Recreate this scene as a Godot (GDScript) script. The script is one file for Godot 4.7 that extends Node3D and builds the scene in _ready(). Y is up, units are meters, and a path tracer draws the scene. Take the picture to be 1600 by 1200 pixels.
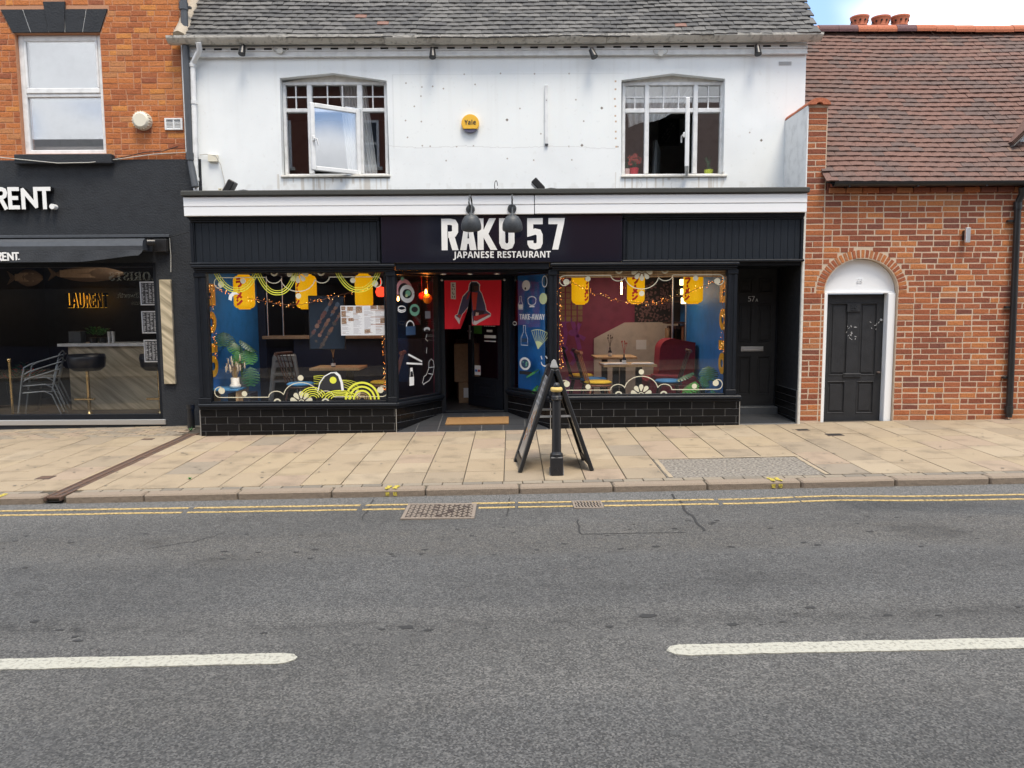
extends Node3D
# A street of small shops: a white rendered house with a black shopfront, a brick shop beside it, a brick cottage with an arched door,
# pavement and road before them and the terrace across the road, which the panes mirror. Metres; z = 0 is the plane of the shopfront,
# +z runs to the road. The street climbs 1.5 % towards +x and the pavement falls 2.5 % to the kerb.
var rng := RandomNumberGenerator.new()
var M := {}
var taken := {}
const CAM := Vector3(0, 1.65, 10.4)

# ---------- helpers: naming ----------
func numbered(called: String) -> String:
	var n: int = taken.get(called, 0)
	taken[called] = n + 1
	return called if n == 0 else "%s_%03d" % [called, n]
func tag(o: Node3D, label: String, category: String, group := "") -> Node3D:
	o.set_meta("label", label)
	o.set_meta("category", category)
	if group:
		o.set_meta("group", group)
	return o
func thing(called: String, label: String, category: String, at := Vector3.ZERO, group := "", turn := 0.0) -> Node3D:
	var o := Node3D.new()
	o.name = numbered(called)
	add_child(o)
	o.position = at
	o.rotation.y = turn
	return tag(o, label, category, group)
func struct(called: String, mesh: Mesh = null, m: Material = null) -> Node3D:
	var o: Node3D
	if mesh:
		var mi := MeshInstance3D.new()
		mi.mesh = mesh
		mi.material_override = m
		o = mi
	else:
		o = Node3D.new()
	o.name = numbered(called)
	add_child(o)
	o.set_meta("kind", "structure")
	return o
func part(parent: Node3D, called: String, st, m: Material, xf := Transform3D.IDENTITY) -> MeshInstance3D:
	var o := MeshInstance3D.new()
	o.mesh = done(st) if st is SurfaceTool else st
	o.material_override = m
	o.name = called
	o.transform = xf
	parent.add_child(o, true)
	return o
func single(called: String, st, m: Material, label: String, category: String, group := "", xf := Transform3D.IDENTITY) -> MeshInstance3D:
	var o := part(self, numbered(called), st, m, xf)
	tag(o, label, category, group)
	return o
func copy(o: Node3D, label: String, at: Vector3, turn := 0.0) -> Node3D:
	var c: Node3D = o.duplicate()
	c.name = numbered(String(o.name).rstrip("0123456789").trim_suffix("_"))
	add_child(c)
	c.position = at
	c.rotation.y = turn
	c.set_meta("label", label)
	return c

# ---------- helpers: shapes ----------
func new_st() -> SurfaceTool:
	var st := SurfaceTool.new()
	st.begin(Mesh.PRIMITIVE_TRIANGLES)
	st.set_smooth_group(-1)
	return st
func done(st: SurfaceTool) -> ArrayMesh:
	st.generate_normals()
	return st.commit()
func tri(st: SurfaceTool, a: Vector3, b: Vector3, c: Vector3, out: Vector3) -> void:
	if (a - c).cross(a - b).dot(out) < 0.0:
		var t := b
		b = c
		c = t
	for p in [a, b, c]:
		st.set_uv(Vector2(p.x, -p.y))
		st.add_vertex(p)
func quad(st: SurfaceTool, a: Vector3, b: Vector3, c: Vector3, d: Vector3, out: Vector3) -> void:
	tri(st, a, b, c, out)
	tri(st, a, c, d, out)
func box(st: SurfaceTool, c: Vector3, s: Vector3, b := 0.0, xf := Transform3D.IDENTITY) -> void:
	# a box of size s round c, its edges cut back by b
	var h := s / 2.0
	b = minf(b, minf(h.x, minf(h.y, h.z)) * 0.9)
	var corner := func(k: int, sg: Vector3) -> Vector3:
		var v := h
		for i in 3:
			if i != k:
				v[i] -= b
		return xf * (c + v * sg)
	for k in 3:
		var i := (k + 1) % 3
		var j := (k + 2) % 3
		for s1 in [-1.0, 1.0]:
			var q := []
			for t in [[-1.0, -1.0], [1.0, -1.0], [1.0, 1.0], [-1.0, 1.0]]:
				var sg := Vector3.ONE
				sg[k] = s1
				sg[i] = t[0]
				sg[j] = t[1]
				q.append(corner.call(k, sg))
			var n := Vector3.ZERO
			n[k] = s1
			quad(st, q[0], q[1], q[2], q[3], xf.basis * n)
			if b > 0.0:
				for s2 in [-1.0, 1.0]:
					var a1 := Vector3.ONE
					a1[k] = s1
					a1[i] = s2
					a1[j] = -1.0
					var a2 := a1
					a2[j] = 1.0
					n = Vector3.ZERO
					n[k] = s1
					n[i] = s2
					quad(st, corner.call(k, a1), corner.call(k, a2), corner.call(i, a2), corner.call(i, a1), xf.basis * n)
	if b > 0.0:
		for x in [-1.0, 1.0]:
			for y in [-1.0, 1.0]:
				for z in [-1.0, 1.0]:
					var sg := Vector3(x, y, z)
					tri(st, corner.call(0, sg), corner.call(1, sg), corner.call(2, sg), xf.basis * sg)
func slab(st: SurfaceTool, x0: float, y0: float, x1: float, y1: float, z0: float, z1: float, b := 0.0) -> void:
	box(st, Vector3((x0 + x1) / 2, (y0 + y1) / 2, (z0 + z1) / 2), Vector3(absf(x1 - x0), absf(y1 - y0), absf(z1 - z0)), b)
func slab_mesh(x0: float, y0: float, x1: float, y1: float, z0: float, z1: float, b := 0.0) -> SurfaceTool:
	var st := new_st()
	slab(st, x0, y0, x1, y1, z0, z1, b)
	return st
func bar(st: SurfaceTool, a: Vector3, b: Vector3, w: float, t: float, bev := 0.0) -> void:
	# a straight square bar from a to b, w wide and t thick
	var y := (b - a).normalized()
	var x := y.cross(Vector3.BACK)
	if x.length() < 0.1:
		x = Vector3.RIGHT
	x = x.normalized()
	box(st, Vector3.ZERO, Vector3(w, a.distance_to(b), t), bev, Transform3D(Basis(x, y, x.cross(y)), (a + b) / 2.0))
func frame_of(d: Vector3) -> Basis:
	var y := d.normalized()
	var x := y.cross(Vector3.BACK if absf(y.z) < 0.9 else Vector3.RIGHT).normalized()
	return Basis(x, y, x.cross(y))
func cyl(st: SurfaceTool, a: Vector3, b: Vector3, ra: float, rb: float, seg := 12, caps := true) -> void:
	var f := frame_of(b - a)
	for i in seg:
		var t0 := TAU * i / seg
		var t1 := TAU * (i + 1) / seg
		var d0 := f.x * cos(t0) + f.z * sin(t0)
		var d1 := f.x * cos(t1) + f.z * sin(t1)
		st.set_smooth_group(1)
		quad(st, a + d0 * ra, b + d0 * rb, b + d1 * rb, a + d1 * ra, d0 + d1)
		st.set_smooth_group(-1)
		if caps:
			if ra > 0.0005:
				tri(st, a, a + d0 * ra, a + d1 * ra, -f.y)
			if rb > 0.0005:
				tri(st, b, b + d0 * rb, b + d1 * rb, f.y)
func tube(st: SurfaceTool, pts: Array, r: float, seg := 8, r_end := -1.0) -> void:
	var n := pts.size()
	var f := frame_of(pts[1] - pts[0])
	var rings := []
	for k in n:
		var d: Vector3 = (pts[mini(k + 1, n - 1)] - pts[maxi(k - 1, 0)]).normalized()
		var x := (f.x - d * f.x.dot(d)).normalized()
		f = Basis(x, d, x.cross(d))
		var rr := r if r_end < 0 else lerpf(r, r_end, float(k) / (n - 1))
		var ring := []
		for i in seg:
			ring.append(pts[k] + (f.x * cos(TAU * i / seg) + f.z * sin(TAU * i / seg)) * rr)
		rings.append(ring)
	st.set_smooth_group(1)
	for k in n - 1:
		var mid: Vector3 = (pts[k] + pts[k + 1]) / 2.0
		for i in seg:
			var j := (i + 1) % seg
			quad(st, rings[k][i], rings[k + 1][i], rings[k + 1][j], rings[k][j], (rings[k][i] + rings[k + 1][j]) / 2.0 - mid)
	st.set_smooth_group(-1)
	for e in [0, n - 1]:
		var d2: Vector3 = pts[0] - pts[1] if e == 0 else pts[n - 1] - pts[n - 2]
		for i in seg:
			tri(st, pts[e], rings[e][i], rings[e][(i + 1) % seg], d2)
func lathe(st: SurfaceTool, prof: Array, seg := 20, at := Vector3.ZERO, sharp := false, sq := 1.0) -> void:
	# prof: Vector2(radius, height) from the bottom up
	for k in prof.size() - 1:
		st.set_smooth_group(k + 2 if sharp else 1)
		var p: Vector2 = prof[k]
		var q: Vector2 = prof[k + 1]
		for i in seg:
			var d0 := Vector3(cos(TAU * i / seg), 0, sin(TAU * i / seg) * sq)
			var d1 := Vector3(cos(TAU * (i + 1) / seg), 0, sin(TAU * (i + 1) / seg) * sq)
			var out := (d0 + d1) * (q.y - p.y) + Vector3.UP * (p.x - q.x) * 2.0
			var a := at + d0 * p.x + Vector3.UP * p.y
			var b := at + d0 * q.x + Vector3.UP * q.y
			var c := at + d1 * q.x + Vector3.UP * q.y
			var d := at + d1 * p.x + Vector3.UP * p.y
			if p.x < 0.0005:
				tri(st, a, b, c, out)
			elif q.x < 0.0005:
				tri(st, a, b, d, out)
			else:
				quad(st, a, b, c, d, out)
	st.set_smooth_group(-1)
func prism(st: SurfaceTool, poly: PackedVector2Array, z0: float, z1: float, xf := Transform3D.IDENTITY, back := true) -> void:
	# poly in the xy plane, pulled from z0 (rear) to z1 (front)
	var ids := Geometry2D.triangulate_polygon(poly)
	for k in range(0, ids.size(), 3):
		var a := poly[ids[k]]
		var b := poly[ids[k + 1]]
		var c := poly[ids[k + 2]]
		tri(st, xf * Vector3(a.x, a.y, z1), xf * Vector3(b.x, b.y, z1), xf * Vector3(c.x, c.y, z1), xf.basis.z)
		if back and z0 != z1:
			tri(st, xf * Vector3(a.x, a.y, z0), xf * Vector3(b.x, b.y, z0), xf * Vector3(c.x, c.y, z0), -xf.basis.z)
	if z0 == z1:
		return
	var area := 0.0
	for k in poly.size():
		area += poly[k].cross(poly[(k + 1) % poly.size()])
	var way := 1.0 if area > 0.0 else -1.0
	for k in poly.size():
		var a := poly[k]
		var b := poly[(k + 1) % poly.size()]
		var o := xf.basis * Vector3(b.y - a.y, a.x - b.x, 0) * way
		quad(st, xf * Vector3(a.x, a.y, z0), xf * Vector3(a.x, a.y, z1), xf * Vector3(b.x, b.y, z1), xf * Vector3(b.x, b.y, z0), o)
func rect2(x0: float, y0: float, x1: float, y1: float) -> PackedVector2Array:
	return PackedVector2Array([Vector2(x0, y0), Vector2(x1, y0), Vector2(x1, y1), Vector2(x0, y1)])
func cut(outer: PackedVector2Array, holes: Array) -> Array:
	# the plain polygons left of outer when the holes are taken out
	var polys := [outer]
	for h in holes:
		var cx := 0.0
		for p in h:
			cx += p.x
		cx /= h.size()
		var next := []
		for q in polys:
			for half in [rect2(-99, -99, cx, 99), rect2(cx, -99, 99, 99)]:
				for s in Geometry2D.intersect_polygons(q, half):
					next.append_array(Geometry2D.clip_polygons(s, h))
		polys = next
	return polys
func stroke(pts: Array, w: float, round_ends := false) -> Array:
	# the outline of a line of width w through pts, without holes unless it closes
	return Geometry2D.offset_polyline(PackedVector2Array(pts), w / 2.0, Geometry2D.JOIN_ROUND, Geometry2D.END_ROUND if round_ends else Geometry2D.END_BUTT)
func lines(st: SurfaceTool, pts: Array, w: float, z0: float, z1: float, xf := Transform3D.IDENTITY, closed := false) -> void:
	# a flat band along pts, built as quads so that it may close on itself
	var n := pts.size()
	var a := []
	var b := []
	for k in n:
		var p: Vector2 = pts[(k - 1 + n) % n] if closed or k > 0 else pts[0]
		var q: Vector2 = pts[(k + 1) % n] if closed or k < n - 1 else pts[n - 1]
		var d: Vector2 = (q - p).normalized().orthogonal() * w / 2.0
		a.append(pts[k] + d)
		b.append(pts[k] - d)
	for k in (n if closed else n - 1):
		var j := (k + 1) % n
		var P := func(v: Vector2, z: float) -> Vector3: return xf * Vector3(v.x, v.y, z)
		quad(st, P.call(a[k], z1), P.call(a[j], z1), P.call(b[j], z1), P.call(b[k], z1), xf.basis.z)
		if z0 != z1:
			for e in [[a, b], [b, a]]:
				var o: Vector2 = e[0][k] - e[1][k]
				quad(st, P.call(e[0][k], z0), P.call(e[0][j], z0), P.call(e[0][j], z1), P.call(e[0][k], z1), xf.basis * Vector3(o.x, o.y, 0))
func arc(c: Vector2, rx: float, ry: float, a0: float, a1: float, n := 16) -> Array:
	var out := []
	for i in n + 1:
		var t := deg_to_rad(lerpf(a0, a1, float(i) / n))
		out.append(c + Vector2(cos(t) * rx, sin(t) * ry))
	return out
func disc(c: Vector2, rx: float, ry: float, n := 20) -> PackedVector2Array:
	var a := arc(c, rx, ry, 0, 360, n)
	a.pop_back()
	return PackedVector2Array(a)
func jig(r: float) -> float:
	return rng.randf_range(-r, r)

# pieces that can be picked apart: the 300 nearest as parts of their own, the rest joined
func pieces(parent: Node3D, called: String, list: Array, most := 300) -> void:
	# each: [mesh, material, transform, rank (small shows largest)]
	list.sort_custom(func(a, b): return a[3] < b[3])
	var rest := {}
	for i in list.size():
		var e: Array = list[i]
		if i < most:
			part(parent, called, e[0], e[1], e[2])
		else:
			if not rest.has(e[1]):
				rest[e[1]] = SurfaceTool.new()
			rest[e[1]].append_from(e[0], 0, e[2])
	if rest.is_empty():
		return
	var am := ArrayMesh.new()
	for m in rest:
		rest[m].commit(am)
		am.surface_set_material(am.get_surface_count() - 1, m)
	var o := MeshInstance3D.new()
	o.mesh = am
	o.name = called + "_field"
	o.set_meta("kind", "stuff")
	parent.add_child(o, true)
func text(parent: Node3D, called: String, s: String, h: float, depth: float, m: Material, at: Vector3, bold := true, wide := 1.0, face := "Droid Sans") -> MeshInstance3D:
	# raised or printed lettering of cap height h, centred on at
	var f := SystemFont.new()
	f.font_names = PackedStringArray([face])
	f.font_weight = 700 if bold else 400
	var t := TextMesh.new()
	t.text = s
	t.font = f
	t.font_size = 64
	t.pixel_size = h / 64.0 / 0.714
	t.depth = depth
	t.curve_step = 2.0
	return part(parent, called, t, m, Transform3D(Basis().scaled(Vector3(wide, 1, 1)), at))

func _ready() -> void:
	rng.seed = 5757
	# camera, sky, sun, exposure
	var cam := Camera3D.new()
	cam.name = "camera"
	cam.fov = 53.13
	cam.near = 0.05
	cam.far = 400.0
	cam.position = CAM
	cam.rotation = Vector3(deg_to_rad(-5.6), 0, -0.006)
	add_child(cam)
	cam.current = true
	var env := Environment.new()
	env.background_mode = Environment.BG_SKY
	env.sky = Sky.new()
	env.sky.sky_material = sky_of_clouds()
	env.background_energy_multiplier = 0.82
	env.tonemap_mode = Environment.TONE_MAPPER_LINEAR
	env.tonemap_exposure = 2.0
	env.sdfgi_enabled = true
	env.ssao_enabled = true
	env.ssil_enabled = true
	var we := WorldEnvironment.new()
	we.name = "world"
	we.environment = env
	add_child(we)
	var sun := DirectionalLight3D.new()
	sun.name = "sun"
	sun.light_energy = 0.6
	sun.light_angular_distance = 20.0
	sun.light_color = Color(1.0, 0.95, 0.88)
	sun.shadow_enabled = true
	sun.rotation_degrees = Vector3(-66, 24, 0)
	add_child(sun)
	# the place, from large to small
	make_materials()
	make_ground()
	make_white_house()
	make_brick_shop()
	make_cottage()
	make_opposite_terrace()
	make_shopfront()
	make_shop_rooms()
	make_fittings()
	make_furniture()
	make_street_furniture()

func sky_of_clouds() -> PanoramaSkyMaterial:
	# broken cloud: white and pale grey banks with blue between them, the same all round
	var n := FastNoiseLite.new()
	n.seed = 53
	n.noise_type = FastNoiseLite.TYPE_SIMPLEX_SMOOTH
	n.frequency = 1.15
	n.fractal_octaves = 5
	n.fractal_gain = 0.5
	var w := 768
	var h := 384
	var im := Image.create_empty(w, h, false, Image.FORMAT_RGBF)
	for y in h:
		var el := PI / 2 - PI * (y + 0.5) / h
		for x in w:
			var az := TAU * (x + 0.5) / w
			var c := Color(0.17, 0.17, 0.16)
			if el > 0.0:
				var d := Vector3(-cos(el) * sin(az), sin(el), cos(el) * cos(az))
				var q := d / (d.y + 0.35)
				var v := n.get_noise_3d(q.x * 1.3, q.z * 1.3, 0.4)
				var cover := smoothstep(-0.22, 0.16, v)
				var blue := Color(0.20, 0.40, 0.78).lerp(Color(0.62, 0.74, 0.90), exp(-el * 4.0))
				var thick := smoothstep(0.0, 0.55, v)
				var white := Color(1.20, 1.21, 1.21).lerp(Color(0.95, 0.96, 0.97), thick)
				white *= lerpf(0.82, 1.45, d.y)
				c = blue.lerp(white, cover)
			im.set_pixel(x, y, c)
	var m := PanoramaSkyMaterial.new()
	m.panorama = ImageTexture.create_from_image(im)
	return m

# ---------- materials ----------
func noise_tex(kind: int, freq: float, stops: Array, size := 512, oct := 4, as_normal := false, bump := 4.0, sd := 1, ret := 0) -> NoiseTexture2D:
	var n := FastNoiseLite.new()
	n.seed = sd
	n.noise_type = kind
	n.frequency = freq
	n.fractal_octaves = oct
	if kind == FastNoiseLite.TYPE_CELLULAR:
		n.cellular_return_type = ret
		n.fractal_type = FastNoiseLite.FRACTAL_NONE
	var t := NoiseTexture2D.new()
	t.width = size
	t.height = size
	t.seamless = true
	t.noise = n
	if as_normal:
		t.as_normal_map = true
		t.bump_strength = bump
	else:
		var g := Gradient.new()
		var off := PackedFloat32Array()
		var col := PackedColorArray()
		for s in stops:
			off.append(s[0])
			col.append(s[1] if s[1] is Color else Color(s[1], s[1], s[1]).linear_to_srgb())
		g.offsets = off
		g.colors = col
		t.color_ramp = g
	return t
func mat(called: String, c: Color, rough: float, metal := 0.0, tex: Texture2D = null, per_metre := 1.0, normal: Texture2D = null, nscale := 0.5, world := true) -> StandardMaterial3D:
	var m := StandardMaterial3D.new()
	m.resource_name = called
	m.albedo_color = c.linear_to_srgb()
	m.roughness = rough
	m.metallic = metal
	if tex:
		m.albedo_texture = tex
	if normal:
		m.normal_enabled = true
		m.normal_texture = normal
		m.normal_scale = nscale
	if tex or normal:
		m.uv1_triplanar = true
		m.uv1_world_triplanar = world
		m.uv1_scale = Vector3.ONE * per_metre
	M[called] = m
	return m
func printed(called: String, im: Image, x0: float, y0: float, x1: float, y1: float, rough := 0.6) -> StandardMaterial3D:
	# a flat print that fills the rectangle x0..x1, y0..y1 of its mesh
	var m := StandardMaterial3D.new()
	m.resource_name = called
	m.albedo_texture = ImageTexture.create_from_image(im)
	m.roughness = rough
	m.texture_repeat = false
	m.uv1_scale = Vector3(1.0 / (x1 - x0), 1.0 / (y1 - y0), 1)
	m.uv1_offset = Vector3(-x0 / (x1 - x0), y1 / (y1 - y0), 0)
	M[called] = m
	return m
func grain_tex(w: int, h: int, fx: float, fy: float, dark: Color, light: Color, sd: int, warp := 0.0, slant := 0.0) -> ImageTexture:
	# long fibres or veins along y
	var n := FastNoiseLite.new()
	n.seed = sd
	n.fractal_octaves = 4
	n.frequency = 1.0
	var im := Image.create_empty(w, h, false, Image.FORMAT_RGB8)
	for y in h:
		for x in w:
			var u := float(x) / w
			var v := float(y) / h
			var u0 := u
			u += slant * v
			var k := warp * n.get_noise_2d(u * 3.0, v * 3.0 + 50.0)
			# blend the two ends so that the pattern tiles
			var a := n.get_noise_2d(u * fx + k, v * fy)
			var b := n.get_noise_2d((u - 1.0) * fx + k, v * fy)
			var t := clampf(lerpf(a, b, u0) * 0.9 + 0.5, 0, 1)
			im.set_pixel(x, y, dark.lerp(light, t).linear_to_srgb())
	return ImageTexture.create_from_image(im)
func lc(r: float, g: float, b: float) -> Color:
	return Color(r, g, b)

func make_materials() -> void:
	var S := FastNoiseLite.TYPE_SIMPLEX_SMOOTH
	var C := FastNoiseLite.TYPE_CELLULAR
	var soft := noise_tex(S, 0.012, [[0.0, 0.74], [0.5, 0.94], [1.0, 1.0]], 512, 5, false, 0, 3)
	var speck := noise_tex(S, 0.11, [[0.0, 0.45], [0.42, 0.86], [0.6, 1.0], [1.0, 1.0]], 512, 4, false, 0, 4)
	var fine_n := noise_tex(S, 0.09, [], 512, 4, true, 5.0, 5)
	var coarse_n := noise_tex(S, 0.025, [], 512, 5, true, 6.0, 6)
	# road
	var chips := noise_tex(C, 0.165, [[0.0, lc(.24, .24, .24).linear_to_srgb()], [0.34, lc(.42, .42, .415).linear_to_srgb()], [0.66, lc(.62, .615, .60).linear_to_srgb()], [0.90, lc(.85, .83, .80).linear_to_srgb()], [1.0, lc(1, .98, .94).linear_to_srgb()]], 1024, 1, false, 0, 7, 0)
	var chip_n := noise_tex(C, 0.165, [], 1024, 1, true, 8.0, 7, 2)
	var road := mat("asphalt", lc(.208, .207, .204), 0.88, 0, chips, 0.72, chip_n, 0.8)
	road.vertex_color_use_as_albedo = true
	mat("tar", lc(.022, .022, .022), 0.75)
	mat("patch_asphalt", lc(.26, .235, .20), 0.9, 0, noise_tex(S, 0.12, [[0.0, 0.25], [0.4, 0.55], [0.6, 0.95], [1.0, 1.0]], 512, 4, false, 0, 18), 0.42, fine_n, 0.6)
	mat("white_line", lc(.38, .372, .318), 0.7, 0, noise_tex(S, 0.05, [[0.0, 0.45], [0.33, 0.74], [0.45, 0.95], [1.0, 1.0]], 512, 5, false, 0, 15), 1.3, fine_n, 0.5)
	mat("yellow_line", lc(.50, .36, .14), 0.75, 0, noise_tex(S, 0.05, [[0.0, 0.22], [0.36, 0.45], [0.5, 0.92], [1.0, 1.0]], 512, 5, false, 0, 16), 1.0, fine_n, 0.5)
	mat("yellow_paint", lc(.50, .40, .06), 0.75, 0, noise_tex(S, 0.05, [[0.0, 0.35], [0.4, 0.5], [0.5, 1.0], [1.0, 1.0]], 256, 5, false, 0, 20), 3.0)
	# pavement
	var sand := noise_tex(S, 0.16, [[0.0, 0.42], [0.35, 0.76], [0.6, 0.95], [1.0, 1.0]], 512, 4, false, 0, 8)
	var blot := noise_tex(S, 0.014, [[0.0, 0.66], [0.32, 0.87], [0.48, 0.97], [1.0, 1.0]], 512, 6, false, 0, 9)
	var k := 0
	for c in [lc(.366, .290, .196), lc(.384, .304, .200), lc(.362, .278, .200), lc(.320, .258, .182), lc(.398, .322, .224), lc(.285, .238, .180)]:
		var m := mat("slab_%d" % k, c, 0.9, 0, sand, 1.3, fine_n, 0.45)
		m.detail_enabled = true
		m.detail_albedo = blot
		m.detail_blend_mode = BaseMaterial3D.BLEND_MODE_MUL
		m.detail_uv_layer = BaseMaterial3D.DETAIL_UV_2
		m.uv2_triplanar = true
		m.uv2_world_triplanar = true
		m.uv2_scale = Vector3.ONE * 0.31
		k += 1
	mat("joint_sand", lc(.075, .062, .045), 0.95, 0, speck, 2.0)
	mat("sett", lc(.27, .23, .175), 0.9, 0, sand, 1.6, fine_n, 0.5)
	mat("sett_dark", lc(.20, .175, .14), 0.9, 0, sand, 1.6, fine_n, 0.5)
	mat("kerb", lc(.265, .210, .158), 0.9, 0, sand, 1.1, coarse_n, 0.4)
	mat("iron", lc(.105, .078, .066), 0.7, 0.35, speck, 2.5, fine_n, 0.5)
	mat("iron_worn", lc(.25, .205, .165), 0.7, 0.1, speck, 2.5, fine_n, 0.5)
	mat("iron_dark", lc(.055, .042, .034), 0.9, 0, speck, 2.5)
	mat("rust", lc(.135, .082, .058), 0.85, 0.2, speck, 3.0, fine_n, 0.6)
	mat("hole", lc(.012, .011, .010), 0.95)
	# bricks: the cottage's and the shop's
	var face := noise_tex(S, 0.045, [[0.0, 0.42], [0.30, 0.74], [0.5, 0.95], [1.0, 1.0]], 512, 6, false, 0, 10)
	k = 0
	for c in [lc(.38, .120, .042), lc(.31, .090, .037), lc(.24, .070, .034), lc(.46, .165, .052), lc(.35, .110, .046), lc(.19, .062, .038), lc(.40, .155, .062)]:
		mat("cottage_brick_%d" % k, c, 0.88, 0, face, 1.7, coarse_n, 0.55)
		k += 1
	k = 0
	for c in [lc(.50, .165, .045), lc(.44, .140, .042), lc(.37, .112, .038), lc(.58, .225, .055), lc(.51, .18, .054), lc(.30, .090, .038), lc(.48, .20, .075)]:
		mat("shop_brick_%d" % k, c, 0.88, 0, face, 1.7, coarse_n, 0.55)
		k += 1
	mat("mortar_pale", lc(.60, .47, .35), 0.95, 0, speck, 2.2, fine_n, 0.6)
	mat("mortar_red", lc(.54, .27, .155), 0.95, 0, speck, 2.2, fine_n, 0.6)
	# roofs
	k = 0
	for c in [lc(.088, .086, .083), lc(.108, .105, .101), lc(.070, .069, .069), lc(.128, .124, .118), lc(.20, .105, .080)]:
		mat("dark_tile_%d" % k, c, 0.82, 0, face, 1.4, coarse_n, 0.5)
		k += 1
	k = 0
	for c in [lc(.150, .080, .062), lc(.142, .078, .061), lc(.130, .077, .062), lc(.158, .082, .062), lc(.112, .072, .061), lc(.17, .105, .078)]:
		mat("red_tile_%d" % k, c, 0.82, 0, face, 1.4, coarse_n, 0.5)
		k += 1
	mat("ridge_orange", lc(.42, .13, .062), 0.85, 0, face, 2.0, coarse_n, 0.5)
	mat("ridge_purple", lc(.12, .055, .058), 0.8, 0, face, 2.0, coarse_n, 0.5)
	mat("terracotta", lc(.46, .13, .062), 0.8, 0, face, 2.0)
	mat("underfelt", lc(.03, .03, .03), 0.95)
	# paint, render, plastics
	mat("black_render", lc(.030, .033, .038), 0.6, 0, soft, 0.6, fine_n, 0.25)
	mat("black_paint", lc(.009, .0115, .0165), 0.38, 0, soft, 0.9, fine_n, 0.12)
	mat("black_door", lc(.030, .031, .034), 0.42, 0, soft, 0.9, fine_n, 0.15)
	var board := mat("black_board", lc(.011, .0155, .0225), 0.5, 0, grain_tex(256, 256, 40, 2.0, lc(.7, .7, .7), lc(1, 1, 1), 21), 1.1, fine_n, 0.2)
	board.uv1_triplanar_sharpness = 4.0
	for q in ["black_paint", "black_board", "black_door", "black_render"]:
		M[q].metallic_specular = 0.36
	var uneven := noise_tex(S, 0.02, [[0.0, 0.55], [0.5, 0.8], [1.0, 1.0]], 512, 6, false, 0, 19)
	for q in ["black_paint", "black_board", "black_door", "black_render"]:
		M[q].roughness_texture = uneven
		M[q].roughness *= 1.25
	mat("gloss_black", lc(.012, .012, .013), 0.12)
	var sign_m := mat("sign_black", lc(.009, .010, .018), 0.10)
	sign_m.metallic_specular = 0.6
	for q in 3:
		var tm := mat("black_tile_%d" % q, [lc(.0085, .0085, .009), lc(.0105, .0105, .0115), lc(.0075, .0075, .0085)][q], [0.13, 0.18, 0.16][q], 0, soft, 0.8, coarse_n, 0.05)
		tm.metallic_specular = 0.27
	mat("grout", lc(.20, .20, .20), 0.9)
	mat("steel_trim", lc(.62, .62, .61), 0.35, 0.8)
	mat("white_plastic", lc(.78, .79, .79), 0.35, 0, soft, 0.8)
	mat("white_board", lc(.80, .815, .83), 0.4)
	mat("white_paint", lc(.76, .77, .765), 0.6, 0, soft, 0.7, fine_n, 0.15)
	mat("cream_paint", lc(.66, .64, .585), 0.6, 0, soft, 1.5, fine_n, 0.2)
	mat("gutter_cream", lc(.58, .555, .50), 0.75, 0, noise_tex(S, 0.03, [[0.0, 0.14], [0.20, 0.5], [0.32, 0.92], [1.0, 1.0]], 512, 6, false, 0, 12), 0.5, fine_n, 0.3)
	mat("ledge_felt", lc(.062, .064, .060), 0.95, 0, speck, 2.0, fine_n, 0.8)
	mat("grey_plastic", lc(.065, .072, .082), 0.4, 0, soft, 1.2)
	mat("black_plastic", lc(.017, .017, .018), 0.35, 0, soft, 1.2)
	mat("cream_plastic", lc(.68, .64, .52), 0.5)
	mat("cable", lc(.02, .02, .02), 0.6)
	mat("pale_cable", lc(.45, .44, .40), 0.6)
	mat("lamp_grey", lc(.042, .048, .055), 0.5, 0, noise_tex(S, 0.03, [[0.0, 0.45], [0.4, 0.85], [0.6, 1.0], [1.0, 1.0]], 256, 5, false, 0, 13), 4.0)
	mat("alarm_yellow", lc(.80, .46, .045), 0.35)
	mat("alarm_blue", lc(.10, .10, .15), 0.3)
	mat("letter_white", lc(.80, .80, .78), 0.35)
	mat("letter_grey", lc(.42, .42, .42), 0.5)
	mat("ink", lc(.02, .02, .024), 0.6)
	mat("aluminium", lc(.72, .73, .74), 0.35, 0.9)
	mat("dull_steel", lc(.26, .28, .29), 0.4, 0.8)
	mat("fish_wood", lc(.17, .105, .06), 0.7, 0, soft, 2.0)
	mat("brass", lc(.72, .50, .22), 0.25, 1.0)
	mat("gold_paint", lc(.72, .52, .17), 0.45, 0.1, speck, 6.0)
	mat("cast_black", lc(.017, .018, .021), 0.38, 0, soft, 2.0, fine_n, 0.4)
	mat("ledge_stone", lc(.42, .36, .28), 0.9, 0, speck, 2.0, coarse_n, 0.8)
	mat("brass_step", lc(.55, .55, .56), 0.4, 0.6)
	# glass
	var glass := mat("glass", lc(1, 1, 1), 0.0)
	glass.transparency = BaseMaterial3D.TRANSPARENCY_ALPHA
	glass.albedo_color = Color(0.02, 0.03, 0.03, 0.01)
	glass.metallic_specular = 0.5
	# coated panes: a share of the light is mirrored, the rest passes
	var dot := Image.create_empty(2, 2, false, Image.FORMAT_RGBA8)
	dot.fill(Color.WHITE)
	for e in [["coated_glass", 0.26], ["upstairs_glass", 0.09]]:
		var cg := mat(e[0], lc(1, 1, 1), 0.01, 1.0)
		cg.albedo_texture = ImageTexture.create_from_image(dot)
		cg.transparency = BaseMaterial3D.TRANSPARENCY_ALPHA
		cg.albedo_color = Color(0.97, 0.98, 1.0, e[1])
	var shop := mat("shop_glass", lc(1, 1, 1), 0.0)
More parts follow.
